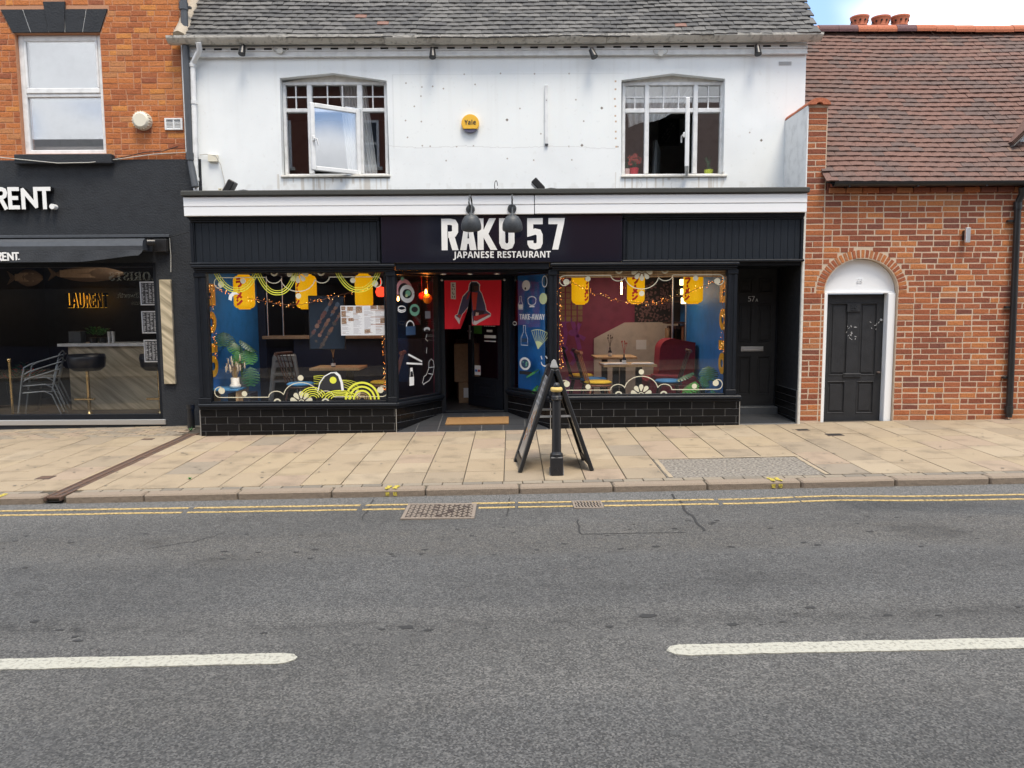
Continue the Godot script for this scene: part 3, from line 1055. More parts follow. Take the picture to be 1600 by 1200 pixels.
func make_white_house() -> void:
	var house := thing("white_house", "white rendered two-storey house with dark tiled roof above the restaurant front", "building")
	var x0 := -4.665
	var x1 := 4.205
	var y0 := 2.9
	var y1 := 5.407
	var open1 := PackedVector2Array([Vector2(-3.279, 4.935), Vector2(-2.521, 5.001), Vector2(-1.759, 4.891), Vector2(-1.743, 3.526), Vector2(-3.291, 3.544)])
	var open2 := PackedVector2Array([Vector2(1.584, 4.880), Vector2(2.311, 4.968), Vector2(3.059, 4.889), Vector2(3.060, 3.516), Vector2(1.594, 3.516)])
	var st := new_st()
	for p in cut(rect2(x0, y0, x1, y1), [open1, open2]):
		prism(st, p, -1.15, -0.9)
	var wm := printed("house_wall_paint", house_wall_image(1100, 320, x0, y0, x1, y1), x0, y0, x1, y1, 0.7)
	wm.normal_enabled = false
	part(house, "upper_wall", st, wm)
	# side and rear of the house, closed so that light enters through its windows only
	st = new_st()
	slab(st, x0, -0.4, x0 + 0.2, 5.3, -6.0, -1.15)
	slab(st, x1 - 0.2, -0.4, x1 - 0.002, 5.3, -6.0, -1.15)
	slab(st, x0, -0.4, x1, 5.3, -6.2, -6.0)
	for xx in [x0 + 0.1, x1 - 0.101]:
		prism(st, PackedVector2Array([Vector2(1.15, 5.3), Vector2(6.0, 5.3), Vector2(3.9, 8.15)]), -0.1, 0.1, Transform3D(Vector3(0, 0, -1), Vector3.UP, Vector3(1, 0, 0), Vector3(xx, 0, 0)))
	part(house, "side_wall", st, M.white_paint)
	# frieze, gutter
	st = new_st()
	slab(st, x0 + 0.05, 5.232, x1, 5.358, -0.9, -0.862, 0.004)
	slab(st, x0 + 0.05, 5.208, x1, 5.230, -0.9, -0.845, 0.004)
	slab(st, x0 + 0.05, 5.287, x1, 5.304, -0.862, -0.848, 0.003)
	part(house, "frieze", st, M.white_paint)
	var k := x0 + 0.25
	while k < x1 - 0.2:
		part(house, "soffit_vent", slab_mesh(k, 5.310, k + 0.11, 5.333, -0.862, -0.8585), M.hole)
		k += 0.235
	st = new_st()
	var gp := PackedVector2Array()
	for p in [[0.86, 0.025], [0.80, 0.012], [0.74, 0.016], [0.70, 0.045], [0.675, 0.07], [0.67, 0.10], [0.685, 0.10], [0.72, 0.06], [0.86, 0.045]]:
		gp.append(Vector2(p[0], p[1]))
	# an old moulded gutter in three lengths, each a little out of line
	var gx := [-4.78, -1.75, 1.35, 4.36]
	for q in 3:
		var o := Vector3(0, 5.339 + [0.012, -0.002, 0.004][q], 0)
		prism(st, gp, gx[q] + 0.004, gx[q + 1] - 0.004, Transform3D(Vector3(0, 0, -1), Vector3.UP, Vector3.RIGHT, o))
	part(house, "gutter", st, M.gutter_cream)
	# roof
	var roof := Node3D.new()
	roof.name = "roof"
	house.add_child(roof)
	var ey := 5.417
	st = new_st()
	var rise := 2.9
	quad(st, Vector3(-4.6, ey - 0.02, -0.72), Vector3(4.3, ey - 0.02, -0.72), Vector3(4.3, ey - 0.02 + rise * 1.19, -0.72 - rise), Vector3(-4.6, ey - 0.02 + rise * 1.19, -0.72 - rise), Vector3(0, 1, 1))
	quad(st, Vector3(-4.6, ey - 0.02, -6.4), Vector3(4.3, ey - 0.02, -6.4), Vector3(4.3, ey - 0.02 + rise * 1.19, -0.72 - rise), Vector3(-4.6, ey - 0.02 + rise * 1.19, -0.72 - rise), Vector3(0, 1, -1))
	part(roof, "roof_deck", st, M.underfelt)
	tiles_on(roof, Vector3(-4.52, ey, -0.70), 50.0, 8.84, 38, [M.dark_tile_2, M.dark_tile_0, M.dark_tile_1, M.dark_tile_0, M.dark_tile_3, M.dark_tile_4], func(_p): return false, 0.75, 77)
	# mortared verge against the taller neighbour
	st = new_st()
	var vp := []
	for i in 14:
		vp.append(Vector3(-4.60 + jig(0.02), ey + 0.03 + i * 0.23 * 0.766, -0.74 - i * 0.23 * 0.643))
	tube(st, vp, 0.10, 8)
	part(roof, "verge", st, M.ledge_stone)
	# upstairs windows
	upstairs_window(house, [-3.277, -2.926, -2.857, -2.205, -2.131, -1.771], [3.556, 3.611, 4.486, 4.540, 4.866, 4.906], PackedVector2Array([Vector2(-3.292, 4.902), Vector2(-2.544, 5.026), Vector2(-1.767, 4.875), Vector2(-1.767, 4.866), Vector2(-3.292, 4.893)]), [[0.464], [0.34, 0.67], [0.47]])
	upstairs_window(house, [1.612, 1.936, 2.000, 2.638, 2.703, 3.073], [3.528, 3.582, 4.449, 4.512, 4.833, 4.878], PackedVector2Array([Vector2(1.607, 4.869), Vector2(2.332, 4.993), Vector2(3.078, 4.873), Vector2(3.078, 4.856), Vector2(1.607, 4.855)]), [[0.5], [0.33, 0.67], [0.47]])
	sash(house, Vector3(-2.168, 4.029, -0.970), 0.74, 3.588, 4.506, Vector3(-0.82, 0, 0.57), true)
	sash(house, Vector3(2.543, 3.993, -0.930), 0.66, 3.559, 4.478, Vector3(-0.225, 0, 0.974), false)
	# upper room
	st = new_st()
	slab(st, x0 + 0.2, 3.08, x1 - 0.2, 3.16, -4.6, -1.15)
	part(house, "upper_floor", st, M.dark_floor)
	st = new_st()
	slab(st, x0 + 0.2, 5.22, x1 - 0.2, 5.3, -4.6, -1.15)
	part(house, "upper_ceiling", st, M.ceiling)
	st = new_st()
	slab(st, x0 + 0.2, 3.16, x1 - 0.2, 5.22, -4.7, -4.6)
	slab(st, -0.4, 3.16, -0.3, 5.22, -4.6, -1.15)
	part(house, "partition", st, M.room_grey)

func upstairs_window(house: Node3D, x: Array, y: Array, head: PackedVector2Array, bars: Array) -> void:
	# x: outer edge, two mullions (two edges each), outer edge; y: sill foot, pane foot, transom (two edges), pane top, frame top
	var w := Node3D.new()
	w.name = "window"
	house.add_child(w, true)
	var z1 := -1.0
	var z0 := -1.07
	var f := 0.045
	var st := new_st()
	slab(st, x[0], y[1] - 0.03, x[0] + f, y[5], z0, z1, 0.006)
	slab(st, x[5] - f, y[1] - 0.03, x[5], y[5], z0, z1, 0.006)
	slab(st, x[0] + f, y[4], x[5] - f, y[5], z0, z1 - 0.002, 0.006)
	slab(st, x[0] + f, y[1] - 0.03, x[5] - f, y[1] + 0.005, z0, z1 - 0.002, 0.006)
	for m in [1, 3]:
		slab(st, x[m], y[1] + 0.005, x[m + 1], y[4], z0, z1 + 0.004, 0.008)
	for e in [[x[0] + f, x[1]], [x[2], x[3]], [x[4], x[5] - f]]:
		slab(st, e[0], y[2], e[1], y[3], z0, z1, 0.008)
	part(w, "frame", st, M.white_plastic)
	st = new_st()
	prism(st, head, -1.09, -1.012)
	part(w, "head_infill", st, M.cream_paint)
	st = new_st()
	slab(st, x[0] - 0.03, y[0] - 0.01, x[5] + 0.04, y[1] - 0.03, -1.08, -0.872, 0.008)
	part(w, "window_sill", st, M.cream_paint)
	var lights := [[x[0] + f, x[1]], [x[2], x[3]], [x[4], x[5] - f]]
	for k in 3:
		var a: float = lights[k][0]
		var b: float = lights[k][1]
		part(w, "pane", slab_mesh(a, y[3], b, y[4], z0 + 0.022, z0 + 0.028), M.upstairs_glass)
		st = new_st()
		var my: float = (y[3] + y[4]) / 2
		slab(st, a, my - 0.009, b, my + 0.009, z0 + 0.028, z0 + 0.046, 0.003)
		for t in bars[k]:
			var xx: float = lerpf(a, b, t)
			slab(st, xx - 0.009, y[3], xx + 0.009, my - 0.009, z0 + 0.028, z0 + 0.045, 0.003)
			slab(st, xx - 0.009, my + 0.009, xx + 0.009, y[4], z0 + 0.028, z0 + 0.045, 0.003)
		part(w, "glazing_bar", st, M.white_plastic)
		if k != 1:
			part(w, "pane", slab_mesh(a, y[1], b, y[2], z0 + 0.022, z0 + 0.028), M.upstairs_glass)

func sash(house: Node3D, hinge: Vector3, width: float, y0: float, y1: float, dir: Vector3, hung_out: bool) -> void:
	# an opened casement: the leaf runs from the hinge along dir
	var w := Node3D.new()
	w.name = "open_sash"
	house.add_child(w, true)
	dir = dir.normalized()
	var xf := Transform3D(Basis(dir, Vector3.UP, dir.cross(Vector3.UP)), Vector3(hinge.x, 0, hinge.z))
	var st := new_st()
	var f := 0.062
	box(st, Vector3(f / 2, (y0 + y1) / 2, 0), Vector3(f, y1 - y0, 0.055), 0.010, xf)
	box(st, Vector3(width - f / 2, (y0 + y1) / 2, 0), Vector3(f, y1 - y0, 0.055), 0.010, xf)
	box(st, Vector3(width / 2, y1 - f / 2, 0), Vector3(width - 2 * f, f, 0.052), 0.008, xf)
	box(st, Vector3(width / 2, y0 + f / 2, 0), Vector3(width - 2 * f, f, 0.052), 0.008, xf)
	part(w, "sash_frame", st, M.white_plastic)
	st = new_st()
	box(st, Vector3(width / 2, (y0 + y1) / 2, 0), Vector3(width - 2 * f, y1 - y0 - 2 * f, 0.02), 0.0, xf)
	part(w, "pane", st, M.coated_glass)
	st = new_st()
	var hs := 1.0 if not hung_out else -1.0
	box(st, Vector3(width - f / 2, (y0 + y1) / 2 - 0.03, 0.04 * hs), Vector3(0.03, 0.07, 0.03), 0.008, xf)
	tube(st, [xf * Vector3(width - f / 2, (y0 + y1) / 2 - 0.03, 0.055 * hs), xf * Vector3(width - f / 2 - 0.03, (y0 + y1) / 2 - 0.04, 0.075 * hs), xf * Vector3(width - f / 2 - 0.05, (y0 + y1) / 2 - 0.12, 0.075 * hs)], 0.011, 8)
	part(w, "handle", st, M.white_plastic)
	st = new_st()
	box(st, Vector3(0.10, y0 - 0.012, 0), Vector3(0.24, 0.012, 0.02), 0.002, xf)
	box(st, Vector3(0.10, y1 + 0.012, 0), Vector3(0.24, 0.012, 0.02), 0.002, xf)
	part(w, "stay", st, M.aluminium)

# ---------- brickwork ----------
func brick_meshes(l: float) -> Array:
	var out := []
	for v in 4:
		var st := new_st()
		var h := 0.0325
		var w := l / 2.0
		var e := 0.0045
		var f := []
		var s := []
		for c in [Vector2(-1, -1), Vector2(0, -1), Vector2(1, -1), Vector2(1, 1), Vector2(0, 1), Vector2(-1, 1)]:
			var p := Vector2(c.x * w + jig(0.0025), c.y * h + jig(0.0025))
			s.append(Vector3(p.x, p.y, -0.005 + jig(0.001)))
			f.append(Vector3(p.x - c.x * e, p.y - c.y * e, jig(0.0012)))
		for k in 6:
			var j := (k + 1) % 6
			var o: Vector3 = (s[k] + s[j]) / 2.0
			quad(st, f[k], f[j], s[j], s[k], o + Vector3(0, 0, 0.02))
			quad(st, s[k], s[j], s[j] - Vector3(0, 0, 0.014), s[k] - Vector3(0, 0, 0.014), o)
		quad(st, f[0], f[1], f[4], f[5], Vector3.BACK)
		quad(st, f[1], f[2], f[3], f[4], Vector3.BACK)
		out.append(done(st))
	return out
func lay_bricks(parent: Node3D, y0: float, y1: float, z: float, course: float, free: Callable, mats: String, pattern: Array, sd: int) -> void:
	# free(y, row) gives the stretches [a, b] of a course that are brick; pattern the run of stretchers (1) and headers (0)
	rng.seed = sd
	var S := brick_meshes(0.215)
	var Hd := brick_meshes(0.102)
	var list := []
	var y := y0 + course / 2
	var row := 0
	var j := 0.0115 if mats == "cottage" else 0.009
	var n := FastNoiseLite.new()
	n.seed = sd
	n.frequency = 0.8
	while y < y1:
		for e in free.call(y, row):
			var x: float = e[0]
			var k := rng.randi() % pattern.size()
			if row % 2 and e[1] - e[0] > 0.3:
				x -= 0.11
			while x < e[1] - 0.02:
				var full := 0.215 if pattern[k % pattern.size()] else 0.102
				k += 1
				full += jig(0.004)
				var a := maxf(x, e[0])
				var b := minf(x + full, e[1])
				if e[1] - b < 0.045:
					b = e[1]
				if b - a > 0.02:
					var big := b - a > 0.13
					var ms: Array = S if big else Hd
					var v := clampf(n.get_noise_2d(x * 1.3, y * 1.3) * 0.9 + 0.45 + jig(0.45), 0, 0.999)
					var mi: int = [2, 1, 1, 4, 0, 0, 3, 6][int(v * 8)]
					if rng.randf() < 0.06:
						mi = 5
					if not big and rng.randf() < 0.25:
						mi = 2
					var p := Vector3((a + b) / 2, y + jig(0.002), z + jig(0.002))
					var bs := Basis.from_euler(Vector3(0, 0, jig(0.006))) * Basis().scaled(Vector3((b - a) / (0.215 if big else 0.102), (course - j) / 0.065, 1))
					list.append([ms[rng.randi() % 4], M["%s_brick_%d" % [mats, mi]], Transform3D(bs, p), (p - CAM).length() + (30.0 if absf(p.x) > 7.2 or p.y > 6.1 else 0.0)])
				x += full + j
		y += course
		row += 1
	pieces(parent, "brick", list)
func minus(spans: Array, a: float, b: float) -> Array:
	var out := []
	for s in spans:
		if b <= s[0] or a >= s[1]:
			out.append(s)
		else:
			if a - s[0] > 0.02:
				out.append([s[0], a])
			if s[1] - b > 0.02:
				out.append([b, s[1]])
	return out

# ---------- the brick shop beside the white house ----------
func make_brick_shop() -> void:
	var shop := thing("brick_shop", "orange brick building with black painted ground floor and one sash window", "building")
	var x0 := -9.0
	var x1 := -4.672
	var yb := 3.803
	var win := [-7.009, 3.905, -5.805, 5.565]
	var st := new_st()
	for p in cut(rect2(x0, yb, x1, 6.9), [rect2(win[0], win[1], win[2], win[3])]):
		prism(st, p, -1.2, -0.9045)
	var wall := part(shop, "wall", st, M.mortar_red)
	var lt := 5.887
	var lb := 5.575
	var lx := [-7.181, -7.031, -5.791, -5.665]
	var free := func(y: float, _row: int) -> Array:
		var s := [[x0, x1]]
		if y > win[1] - 0.03 and y < win[3] + 0.01:
			s = minus(s, win[0] - 0.004, win[2] + 0.004)
		if y > lb - 0.02 and y < lt + 0.02:
			var t := clampf((y - lb) / (lt - lb), 0, 1)
			s = minus(s, lerpf(lx[1], lx[0], t) - 0.01, lerpf(lx[2], lx[3], t) + 0.01)
		elif y >= lt + 0.02 and y < 5.991:
			s = minus(s, -6.573, -6.276)
		return s
	lay_bricks(wall, yb, 6.85, -0.9, 0.0765, free, "shop", [1, 0, 1, 1, 0, 1], 101)
	# painted flat arch of five stones
	var lintel := Node3D.new()
	lintel.name = "lintel"
	shop.add_child(lintel)
	var f0 := [0.0, 0.21, 0.415, 0.60, 0.80, 1.0]
	for k in 5:
		var a0 := lerpf(lx[0], lx[3], f0[k]) + 0.006
		var a1 := lerpf(lx[0], lx[3], f0[k + 1]) - 0.006
		var b0 := lerpf(lx[1], lx[2], f0[k]) + 0.006
		var b1 := lerpf(lx[1], lx[2], f0[k + 1]) - 0.006
		var top := lt + (0.10 if k == 2 else 0.0)
		st = new_st()
		prism(st, PackedVector2Array([Vector2(b0, lb), Vector2(b1, lb), Vector2(a1 + (0.02 if k == 2 else 0.0), top), Vector2(a0 - (0.02 if k == 2 else 0.0), top)]), -1.0, -0.874 if k == 2 else -0.884)
		part(lintel, "voussoir", st, M.black_render)
	st = new_st()
	prism(st, PackedVector2Array([Vector2(lx[1] + 0.01, lb + 0.004), Vector2(lx[2] - 0.01, lb + 0.004), Vector2(lx[3] - 0.012, lt - 0.004), Vector2(lx[0] + 0.012, lt - 0.004)]), -1.0, -0.893)
	part(lintel, "painted_joint", st, M.white_paint)
	# sash window with sill
	var w := Node3D.new()
	w.name = "window"
	shop.add_child(w)
	st = new_st()
	var ym0 := 4.710
	var ym1 := 4.834
	var z := -0.97
	slab(st, win[0], win[1], win[0] + 0.075, win[3], z - 0.08, z, 0.008)
	slab(st, win[2] - 0.075, win[1], win[2], win[3], z - 0.08, z, 0.008)
	slab(st, win[0] + 0.075, win[3] - 0.085, win[2] - 0.075, win[3], z - 0.08, z - 0.002, 0.008)
	slab(st, win[0] + 0.075, win[1], win[2] - 0.075, win[1] + 0.065, z - 0.08, z - 0.002, 0.008)
	slab(st, win[0] + 0.075, ym0, win[2] - 0.075, ym0 + 0.05, z - 0.08, z - 0.006, 0.008)
	slab(st, win[0] + 0.075, ym0 + 0.05, win[2] - 0.075, ym1, z - 0.08, z + 0.010, 0.008)
	slab(st, win[0] + 0.075, ym1, win[0] + 0.11, win[3] - 0.085, z - 0.07, z + 0.010, 0.008)
	slab(st, win[2] - 0.11, ym1, win[2] - 0.075, win[3] - 0.085, z - 0.07, z + 0.010, 0.008)
	part(w, "frame", st, M.white_plastic)
	part(w, "pane", slab_mesh(win[0] + 0.075, win[1] + 0.065, win[2] - 0.075, ym0, z - 0.055, z - 0.035), M.coated_glass)
	part(w, "pane", slab_mesh(win[0] + 0.11, ym1, win[2] - 0.11, win[3] - 0.085, z - 0.035, z - 0.015), M.coated_glass)
	part(w, "window_sill", slab_mesh(-7.074, 3.746, -5.687, 3.880, -1.0, -0.80, 0.01), M.black_render)
	part(shop, "upper_room", _room(-8.9, yb + 0.2, -4.9, 6.6, -4.0, -1.2), M.room_grey)
	# black rendered ground floor with the shop window
	var yw0 := 0.055
	var yw1 := 2.349
	var xw1 := -5.178
	st = new_st()
	for p in cut(rect2(x0, -0.4, -4.45, yb + 0.012), [rect2(-8.7, yw0, xw1, yw1)]):
		prism(st, p, -1.15, -0.893)
	part(shop, "rendered_front", st, M.black_render)
	part(shop, "kick_strip", slab_mesh(-8.7, -0.028, -5.137, 0.049, -0.93, -0.872, 0.004), M.steel_trim)
	var sw := Node3D.new()
	sw.name = "shop_window"
	shop.add_child(sw)
	st = new_st()
	slab(st, xw1 - 0.05, yw0, xw1, yw1, -1.0, -0.91, 0.004)
	slab(st, -8.7, yw0, xw1 - 0.05, yw0 + 0.07, -1.0, -0.91, 0.004)
	slab(st, -8.7, yw1 - 0.06, xw1 - 0.05, yw1, -1.0, -0.91, 0.004)
	part(sw, "frame", st, M.black_paint)
	part(sw, "pane", slab_mesh(-8.7, yw0 + 0.07, xw1 - 0.05, yw1 - 0.06, -0.962, -0.95), M.glass)
	part(sw, "stone_panel", slab_mesh(-5.118, 0.577, -4.950, 2.099, -0.893, -0.845, 0.006), M.veined_stone)
	# its room
	st = _room(-8.95, -0.05, -4.70, 2.9, -4.4, -1.15)
	part(shop, "bar_room", st, M.dark_wall)
	_panel_lamp(shop, Vector3(-6.2, 2.78, -2.0), 0.09)
	part(shop, "bar_floor", slab_mesh(-8.9, -0.07, -4.75, -0.03, -4.3, -1.0), M.dark_floor)
	# gutter pipes on the corner
	st = new_st()
	tube(st, [Vector3(-4.572, 6.488, -0.820), Vector3(-4.561, 5.975, -0.820), Vector3(-4.568, 3.914, -0.820), Vector3(-4.566, 3.771, -0.820), Vector3(-4.534, 3.605, -0.790), Vector3(-4.494, 3.403, -0.760)], 0.048, 14)
	for v in [10, 245]:
		var p: Vector3 = Vector3(-4.565, 5.890, -0.820) if v == 10 else Vector3(-4.567, 3.833, -0.820)
		cyl(st, p - Vector3(0, 0.05, 0), p + Vector3(0, 0.05, 0), 0.060, 0.060, 14)
		box(st, p + Vector3(0, 0, -0.05), Vector3(0.17, 0.03, 0.05), 0.004)
	single("grey_downpipe", st, M.grey_plastic, "dark grey round downpipe at the corner of the orange brick building", "pipe")
	st = new_st()
	var q0 := Vector3(-4.334, 5.365, -0.700)
	var q1 := Vector3(-4.337, 5.275, -0.740)
	var q2 := Vector3(-4.484, 5.117, -0.840)
	tube(st, [q0, q1, q1.lerp(q2, 0.25), q1.lerp(q2, 0.8), q2, q2 - Vector3(0, 0.06, 0), Vector3(-4.516, 3.344, -0.840)], 0.038, 14)
	for p in [q2 - Vector3(0, 0.02, 0), Vector3(-4.490, 4.591, -0.840), Vector3(-4.512, 3.524, -0.840)]:
		cyl(st, p - Vector3(0, 0.025, 0), p + Vector3(0, 0.025, 0), 0.046, 0.046, 14)
	single("white_downpipe", st, M.white_plastic, "white round downpipe with a swan neck below the cream gutter", "pipe")
func _room(x0: float, y0: float, x1: float, y1: float, z0: float, z1: float) -> SurfaceTool:
	# walls, floor and ceiling 0.06 m thick, open to the street side
	var st := new_st()
	var t := 0.06
	slab(st, x0, y0, x0 + t, y1, z0, z1)
	slab(st, x1 - t, y0, x1, y1, z0, z1)
	slab(st, x0 + t, y0, x1 - t, y0 + t, z0 + t, z1)
	slab(st, x0 + t, y1 - t, x1 - t, y1, z0 + t, z1)
	slab(st, x0 + t, y0, x1 - t, y1, z0, z0 + t)
	return st

# ---------- the brick cottage ----------
func make_cottage() -> void:
	var cot := thing("brick_cottage", "low red brick cottage with arched white doorway and long brown tiled roof", "building")
	var zf := -0.05
	var x0 := 3.945
	var x1 := 8.8
	var top := 3.192
	var dx0 := 4.237
	var dx1 := 5.228
	var sy := 1.857
	var ry := 2.294 - sy
	var cx := (dx0 + dx1) / 2
	var rx := (dx1 - dx0) / 2
	var arch := [Vector2(dx0, -0.5)]
	arch.append_array(arc(Vector2(cx, sy), rx, ry, 180, 0, 24))
	arch.append(Vector2(dx1, -0.5))
	var st := new_st()
	for p in cut(rect2(x0, -0.3, x1, top), [PackedVector2Array(arch)]):
		prism(st, p, -0.35, zf - 0.0035)
	slab(st, x0, top, x0 + 0.255, 4.311, -0.92, zf - 0.0038)
	var wall := part(cot, "wall", st, M.mortar_pale)
	var ox := rx + 0.135
	var oy := ry + 0.125
	var pier_top := 4.303
	var free := func(y: float, _r: int) -> Array:
		var s := [[x0, x0 + 0.243]]
		if y < top - 0.02:
			s.append([x0 + 0.257, x1])
		if y < sy - 0.02:
			s = minus(s, dx0 - 0.004, dx1 + 0.004)
		elif y < sy + oy:
			var hw := ox * sqrt(maxf(0.0, 1.0 - pow((y - sy) / oy, 2.0)))
			s = minus(s, cx - hw - 0.008, cx + hw + 0.008)
		return s
	lay_bricks(wall, 0.105 - 0.02, pier_top, zf, 0.0762, free, "cottage", [1, 1, 0, 1, 1, 1, 0], 202)
	# ring of bricks on edge round the arch
	var ring := []
	var B := brick_meshes(0.102)
	var nb := 31
	for k in nb:
		var t := deg_to_rad(lerpf(184.0, -4.0, (k + 0.5) / nb))
		var c := Vector2(cx + cos(t) * (rx + 0.064), sy + sin(t) * (ry + 0.062))
		var d := (Vector2(cos(t) / (rx + 0.064), sin(t) / (ry + 0.062))).normalized()
		var b := Basis(Vector3(d.x, d.y, 0), Vector3(-d.y, d.x, 0), Vector3.BACK) * Basis().scaled(Vector3(1.08, 0.70, 1))
		ring.append([B[k % 4], M["cottage_brick_%d" % [0, 4, 1, 3, 6][rng.randi() % 5]], Transform3D(b, Vector3(c.x, c.y, zf + 0.001 + jig(0.002))), 1.0])
	pieces(wall, "arch_brick", ring)
	# corbelled course under the eaves
	st = new_st()
	slab(st, x0 + 0.27, top, x1, 3.288, -0.35, zf + 0.012)
	var band := part(cot, "eaves_course", st, M.cottage_brick_5)
	var hx := x0 + 0.36
	while hx < x1:
		st = new_st()
		box(st, Vector3(hx, top + 0.075, zf + 0.045), Vector3(0.105, 0.07, 0.066), 0.004)
		part(band, "dentil", st, M.cottage_brick_2 if rng.randf() < 0.5 else M.cottage_brick_1)
		hx += 0.385
	hx = x0 + 0.40
	while hx < x1 - 0.2:
		st = new_st()
		box(st, Vector3(hx, top - 0.002, zf + 0.018), Vector3(0.212, 0.066, 0.05), 0.004)
		part(band, "brick", st, [M.cottage_brick_6, M.cottage_brick_5, M.cottage_brick_2, M.cottage_brick_0][rng.randi() % 4])
		hx += 0.224
	# parapet between the houses: white rendered flank, tile capping
	st = new_st()
	slab(st, x0 - 0.016, 2.4, x0 - 0.001, pier_top - 0.005, -0.9, zf + 0.004)
	part(cot, "rendered_flank", st, M.white_paint)
	st = new_st()
	for k in 4:
		var zz := zf + 0.05 - k * 0.245
		var pr := []
		pr.append_array(arc(Vector2(0, 0), 0.145, 0.085, 0, 180, 10))
		pr.append_array(arc(Vector2(0, 0), 0.045, 0.028, 180, 0, 6))
		prism(st, PackedVector2Array(pr), -0.238, 0.0, Transform3D(Basis(), Vector3(x0 + 0.125, pier_top - 0.002 + 0.004 * (k % 2), zz)))
	part(cot, "coping", st, M.ridge_orange)
	# roof
	var roof := Node3D.new()
	roof.name = "roof"
	cot.add_child(roof)
	var ey := 3.272
	st = new_st()
	var up := Vector3(0, 0.766, -0.643) * 3.46
	var e0 := Vector3(x0 + 0.27, ey - 0.012, 0.07)
	var e1 := Vector3(x1, ey - 0.012, 0.07)
	var uw := Vector3(0, 0.766, -0.643) * 1.62
	quad(st, e0, e1, e1 + up, e0 + up, Vector3(0, 1, 1))
	quad(st, e0 + up, e1 + up, Vector3(x1, ey, -5.2), Vector3(x0 + 0.27, ey, -5.2), Vector3(0, 1, -1))
	part(roof, "roof_deck", st, M.underfelt)
	tiles_on(roof, Vector3(x0 + 0.275, ey, 0.085), 50.0, x1 - x0 - 0.29, 35, [M.red_tile_4, M.red_tile_2, M.red_tile_1, M.red_tile_0, M.red_tile_3, M.red_tile_5], func(p): return p.x > 6.91 and p.y > 3.85 and p.y < 3.85 + (p.x - 6.91) * 1.0, 0.45, 88)
	var ridge := e0 + up + Vector3(0, 0.02, 0)
	var rxx := 0.0
	var k := 0
	while rxx < x1 - x0 - 0.5:
		st = new_st()
		var pr := arc(Vector2.ZERO, 0.135, 0.105, -15, 195, 10)
		pr.append_array(arc(Vector2.ZERO, 0.110, 0.082, 195, -15, 10))
		prism(st, PackedVector2Array(pr), 0.0, 0.298, Transform3D(Basis(Vector3(0, 0, -1), Vector3.UP, Vector3.RIGHT) , ridge + Vector3(rxx, jig(0.006) + 0.012 * sin(rxx * 1.3), 0)))
		part(roof, "ridge_tile", st, M.ridge_purple if k in [2, 3, 6] else M.ridge_orange)
		rxx += 0.303
		k += 1
	# gabled dormer that leaves the picture
	var dor := Node3D.new()
	dor.name = "dormer"
	cot.add_child(dor)
	var dz := -0.42
	var gx := 7.88
	var gy := 4.85
	st = new_st()
	prism(st, PackedVector2Array([Vector2(gx - 0.88, 3.55), Vector2(gx + 0.88, 3.55), Vector2(gx + 0.88, 3.95), Vector2(gx, gy - 0.12), Vector2(gx - 0.88, 3.95)]), -2.2, dz)
	part(dor, "gable_wall", st, M.white_paint)
	for s in [-1.0, 1.0]:
		for q in 5:
			st = new_st()
			prism(st, PackedVector2Array([Vector2(gx + s * 1.06, 3.80 + q * 0.018), Vector2(gx, gy - 0.02 + q * 0.018), Vector2(gx, gy + q * 0.018), Vector2(gx + s * (1.06 - q * 0.02), 3.815 + q * 0.018)]), -2.6, dz + 0.16 - q * 0.012)
			part(dor, "tile_course", st, [M.dark_tile_1, M.red_tile_4, M.red_tile_2, M.red_tile_1, M.red_tile_0][q])
	# iron gutter
	st = new_st()
	var gp := arc(Vector2(0, 0), 0.058, 0.062, 180, 360, 10)
	gp.append_array(arc(Vector2(0, 0), 0.050, 0.054, 360, 180, 10))
	prism(st, PackedVector2Array(gp), x0 + 0.30, x1, Transform3D(Vector3(0, 0, -1), Vector3.UP, Vector3.RIGHT, Vector3(0, 3.282, 0.09)))
	hx = x0 + 0.5
	while hx < x1:
		box(st, Vector3(hx, 3.282 - 0.06, 0.05), Vector3(0.025, 0.02, 0.16), 0.003)
		hx += 0.9
	part(cot, "gutter", st, M.black_plastic)
	st = new_st()
	tube(st, [Vector3(6.737, 3.199, 0.080), Vector3(6.754, 3.119, 0.060), Vector3(6.736, 3.017, 0.020), Vector3(6.741, 2.901, 0.010), Vector3(6.783, 0.222, 0.010), Vector3(6.780, 0.134, 0.010)], 0.042, 14)
	for p in [Vector3(6.741, 2.976, 0.010), Vector3(6.778, 0.239, 0.010)]:
		cyl(st, p - Vector3(0, 0.05, 0), p + Vector3(0, 0.05, 0), 0.052, 0.052, 14)
	for p in [Vector3(6.723, 2.775, 0.010), Vector3(6.754, 1.630, 0.010), Vector3(6.775, 0.678, 0.010)]:
		box(st, p + Vector3(-0.02, 0, -0.03), Vector3(0.15, 0.03, 0.05), 0.003)
	single("black_downpipe", st, M.black_plastic, "black downpipe running down the red brick cottage wall to the pavement", "pipe")
	# doorway: white frame and tympanum, black door
	var door := Node3D.new()
	door.name = "doorway"
	cot.add_child(door)
	st = new_st()
	var tym := arc(Vector2(cx, sy), rx - 0.006, ry - 0.006, 0, 180, 24)
	prism(st, PackedVector2Array(tym), -0.24, -0.145)
	part(door, "tympanum", st, M.white_board)
	st = new_st()
	var gy0 := 0.015 * cx - 0.03
	slab(st, dx0 + 0.004, gy0, dx0 + 0.062, sy - 0.03, -0.27, -0.10, 0.006)
	slab(st, dx1 - 0.105, gy0, dx1 - 0.004, sy - 0.03, -0.27, -0.10, 0.006)
	slab(st, dx0 + 0.004, sy - 0.03, dx1 - 0.004, sy - 0.002, -0.27, -0.12, 0.006)
	part(door, "door_frame", st, M.white_board)
	var d0 := dx0 + 0.066
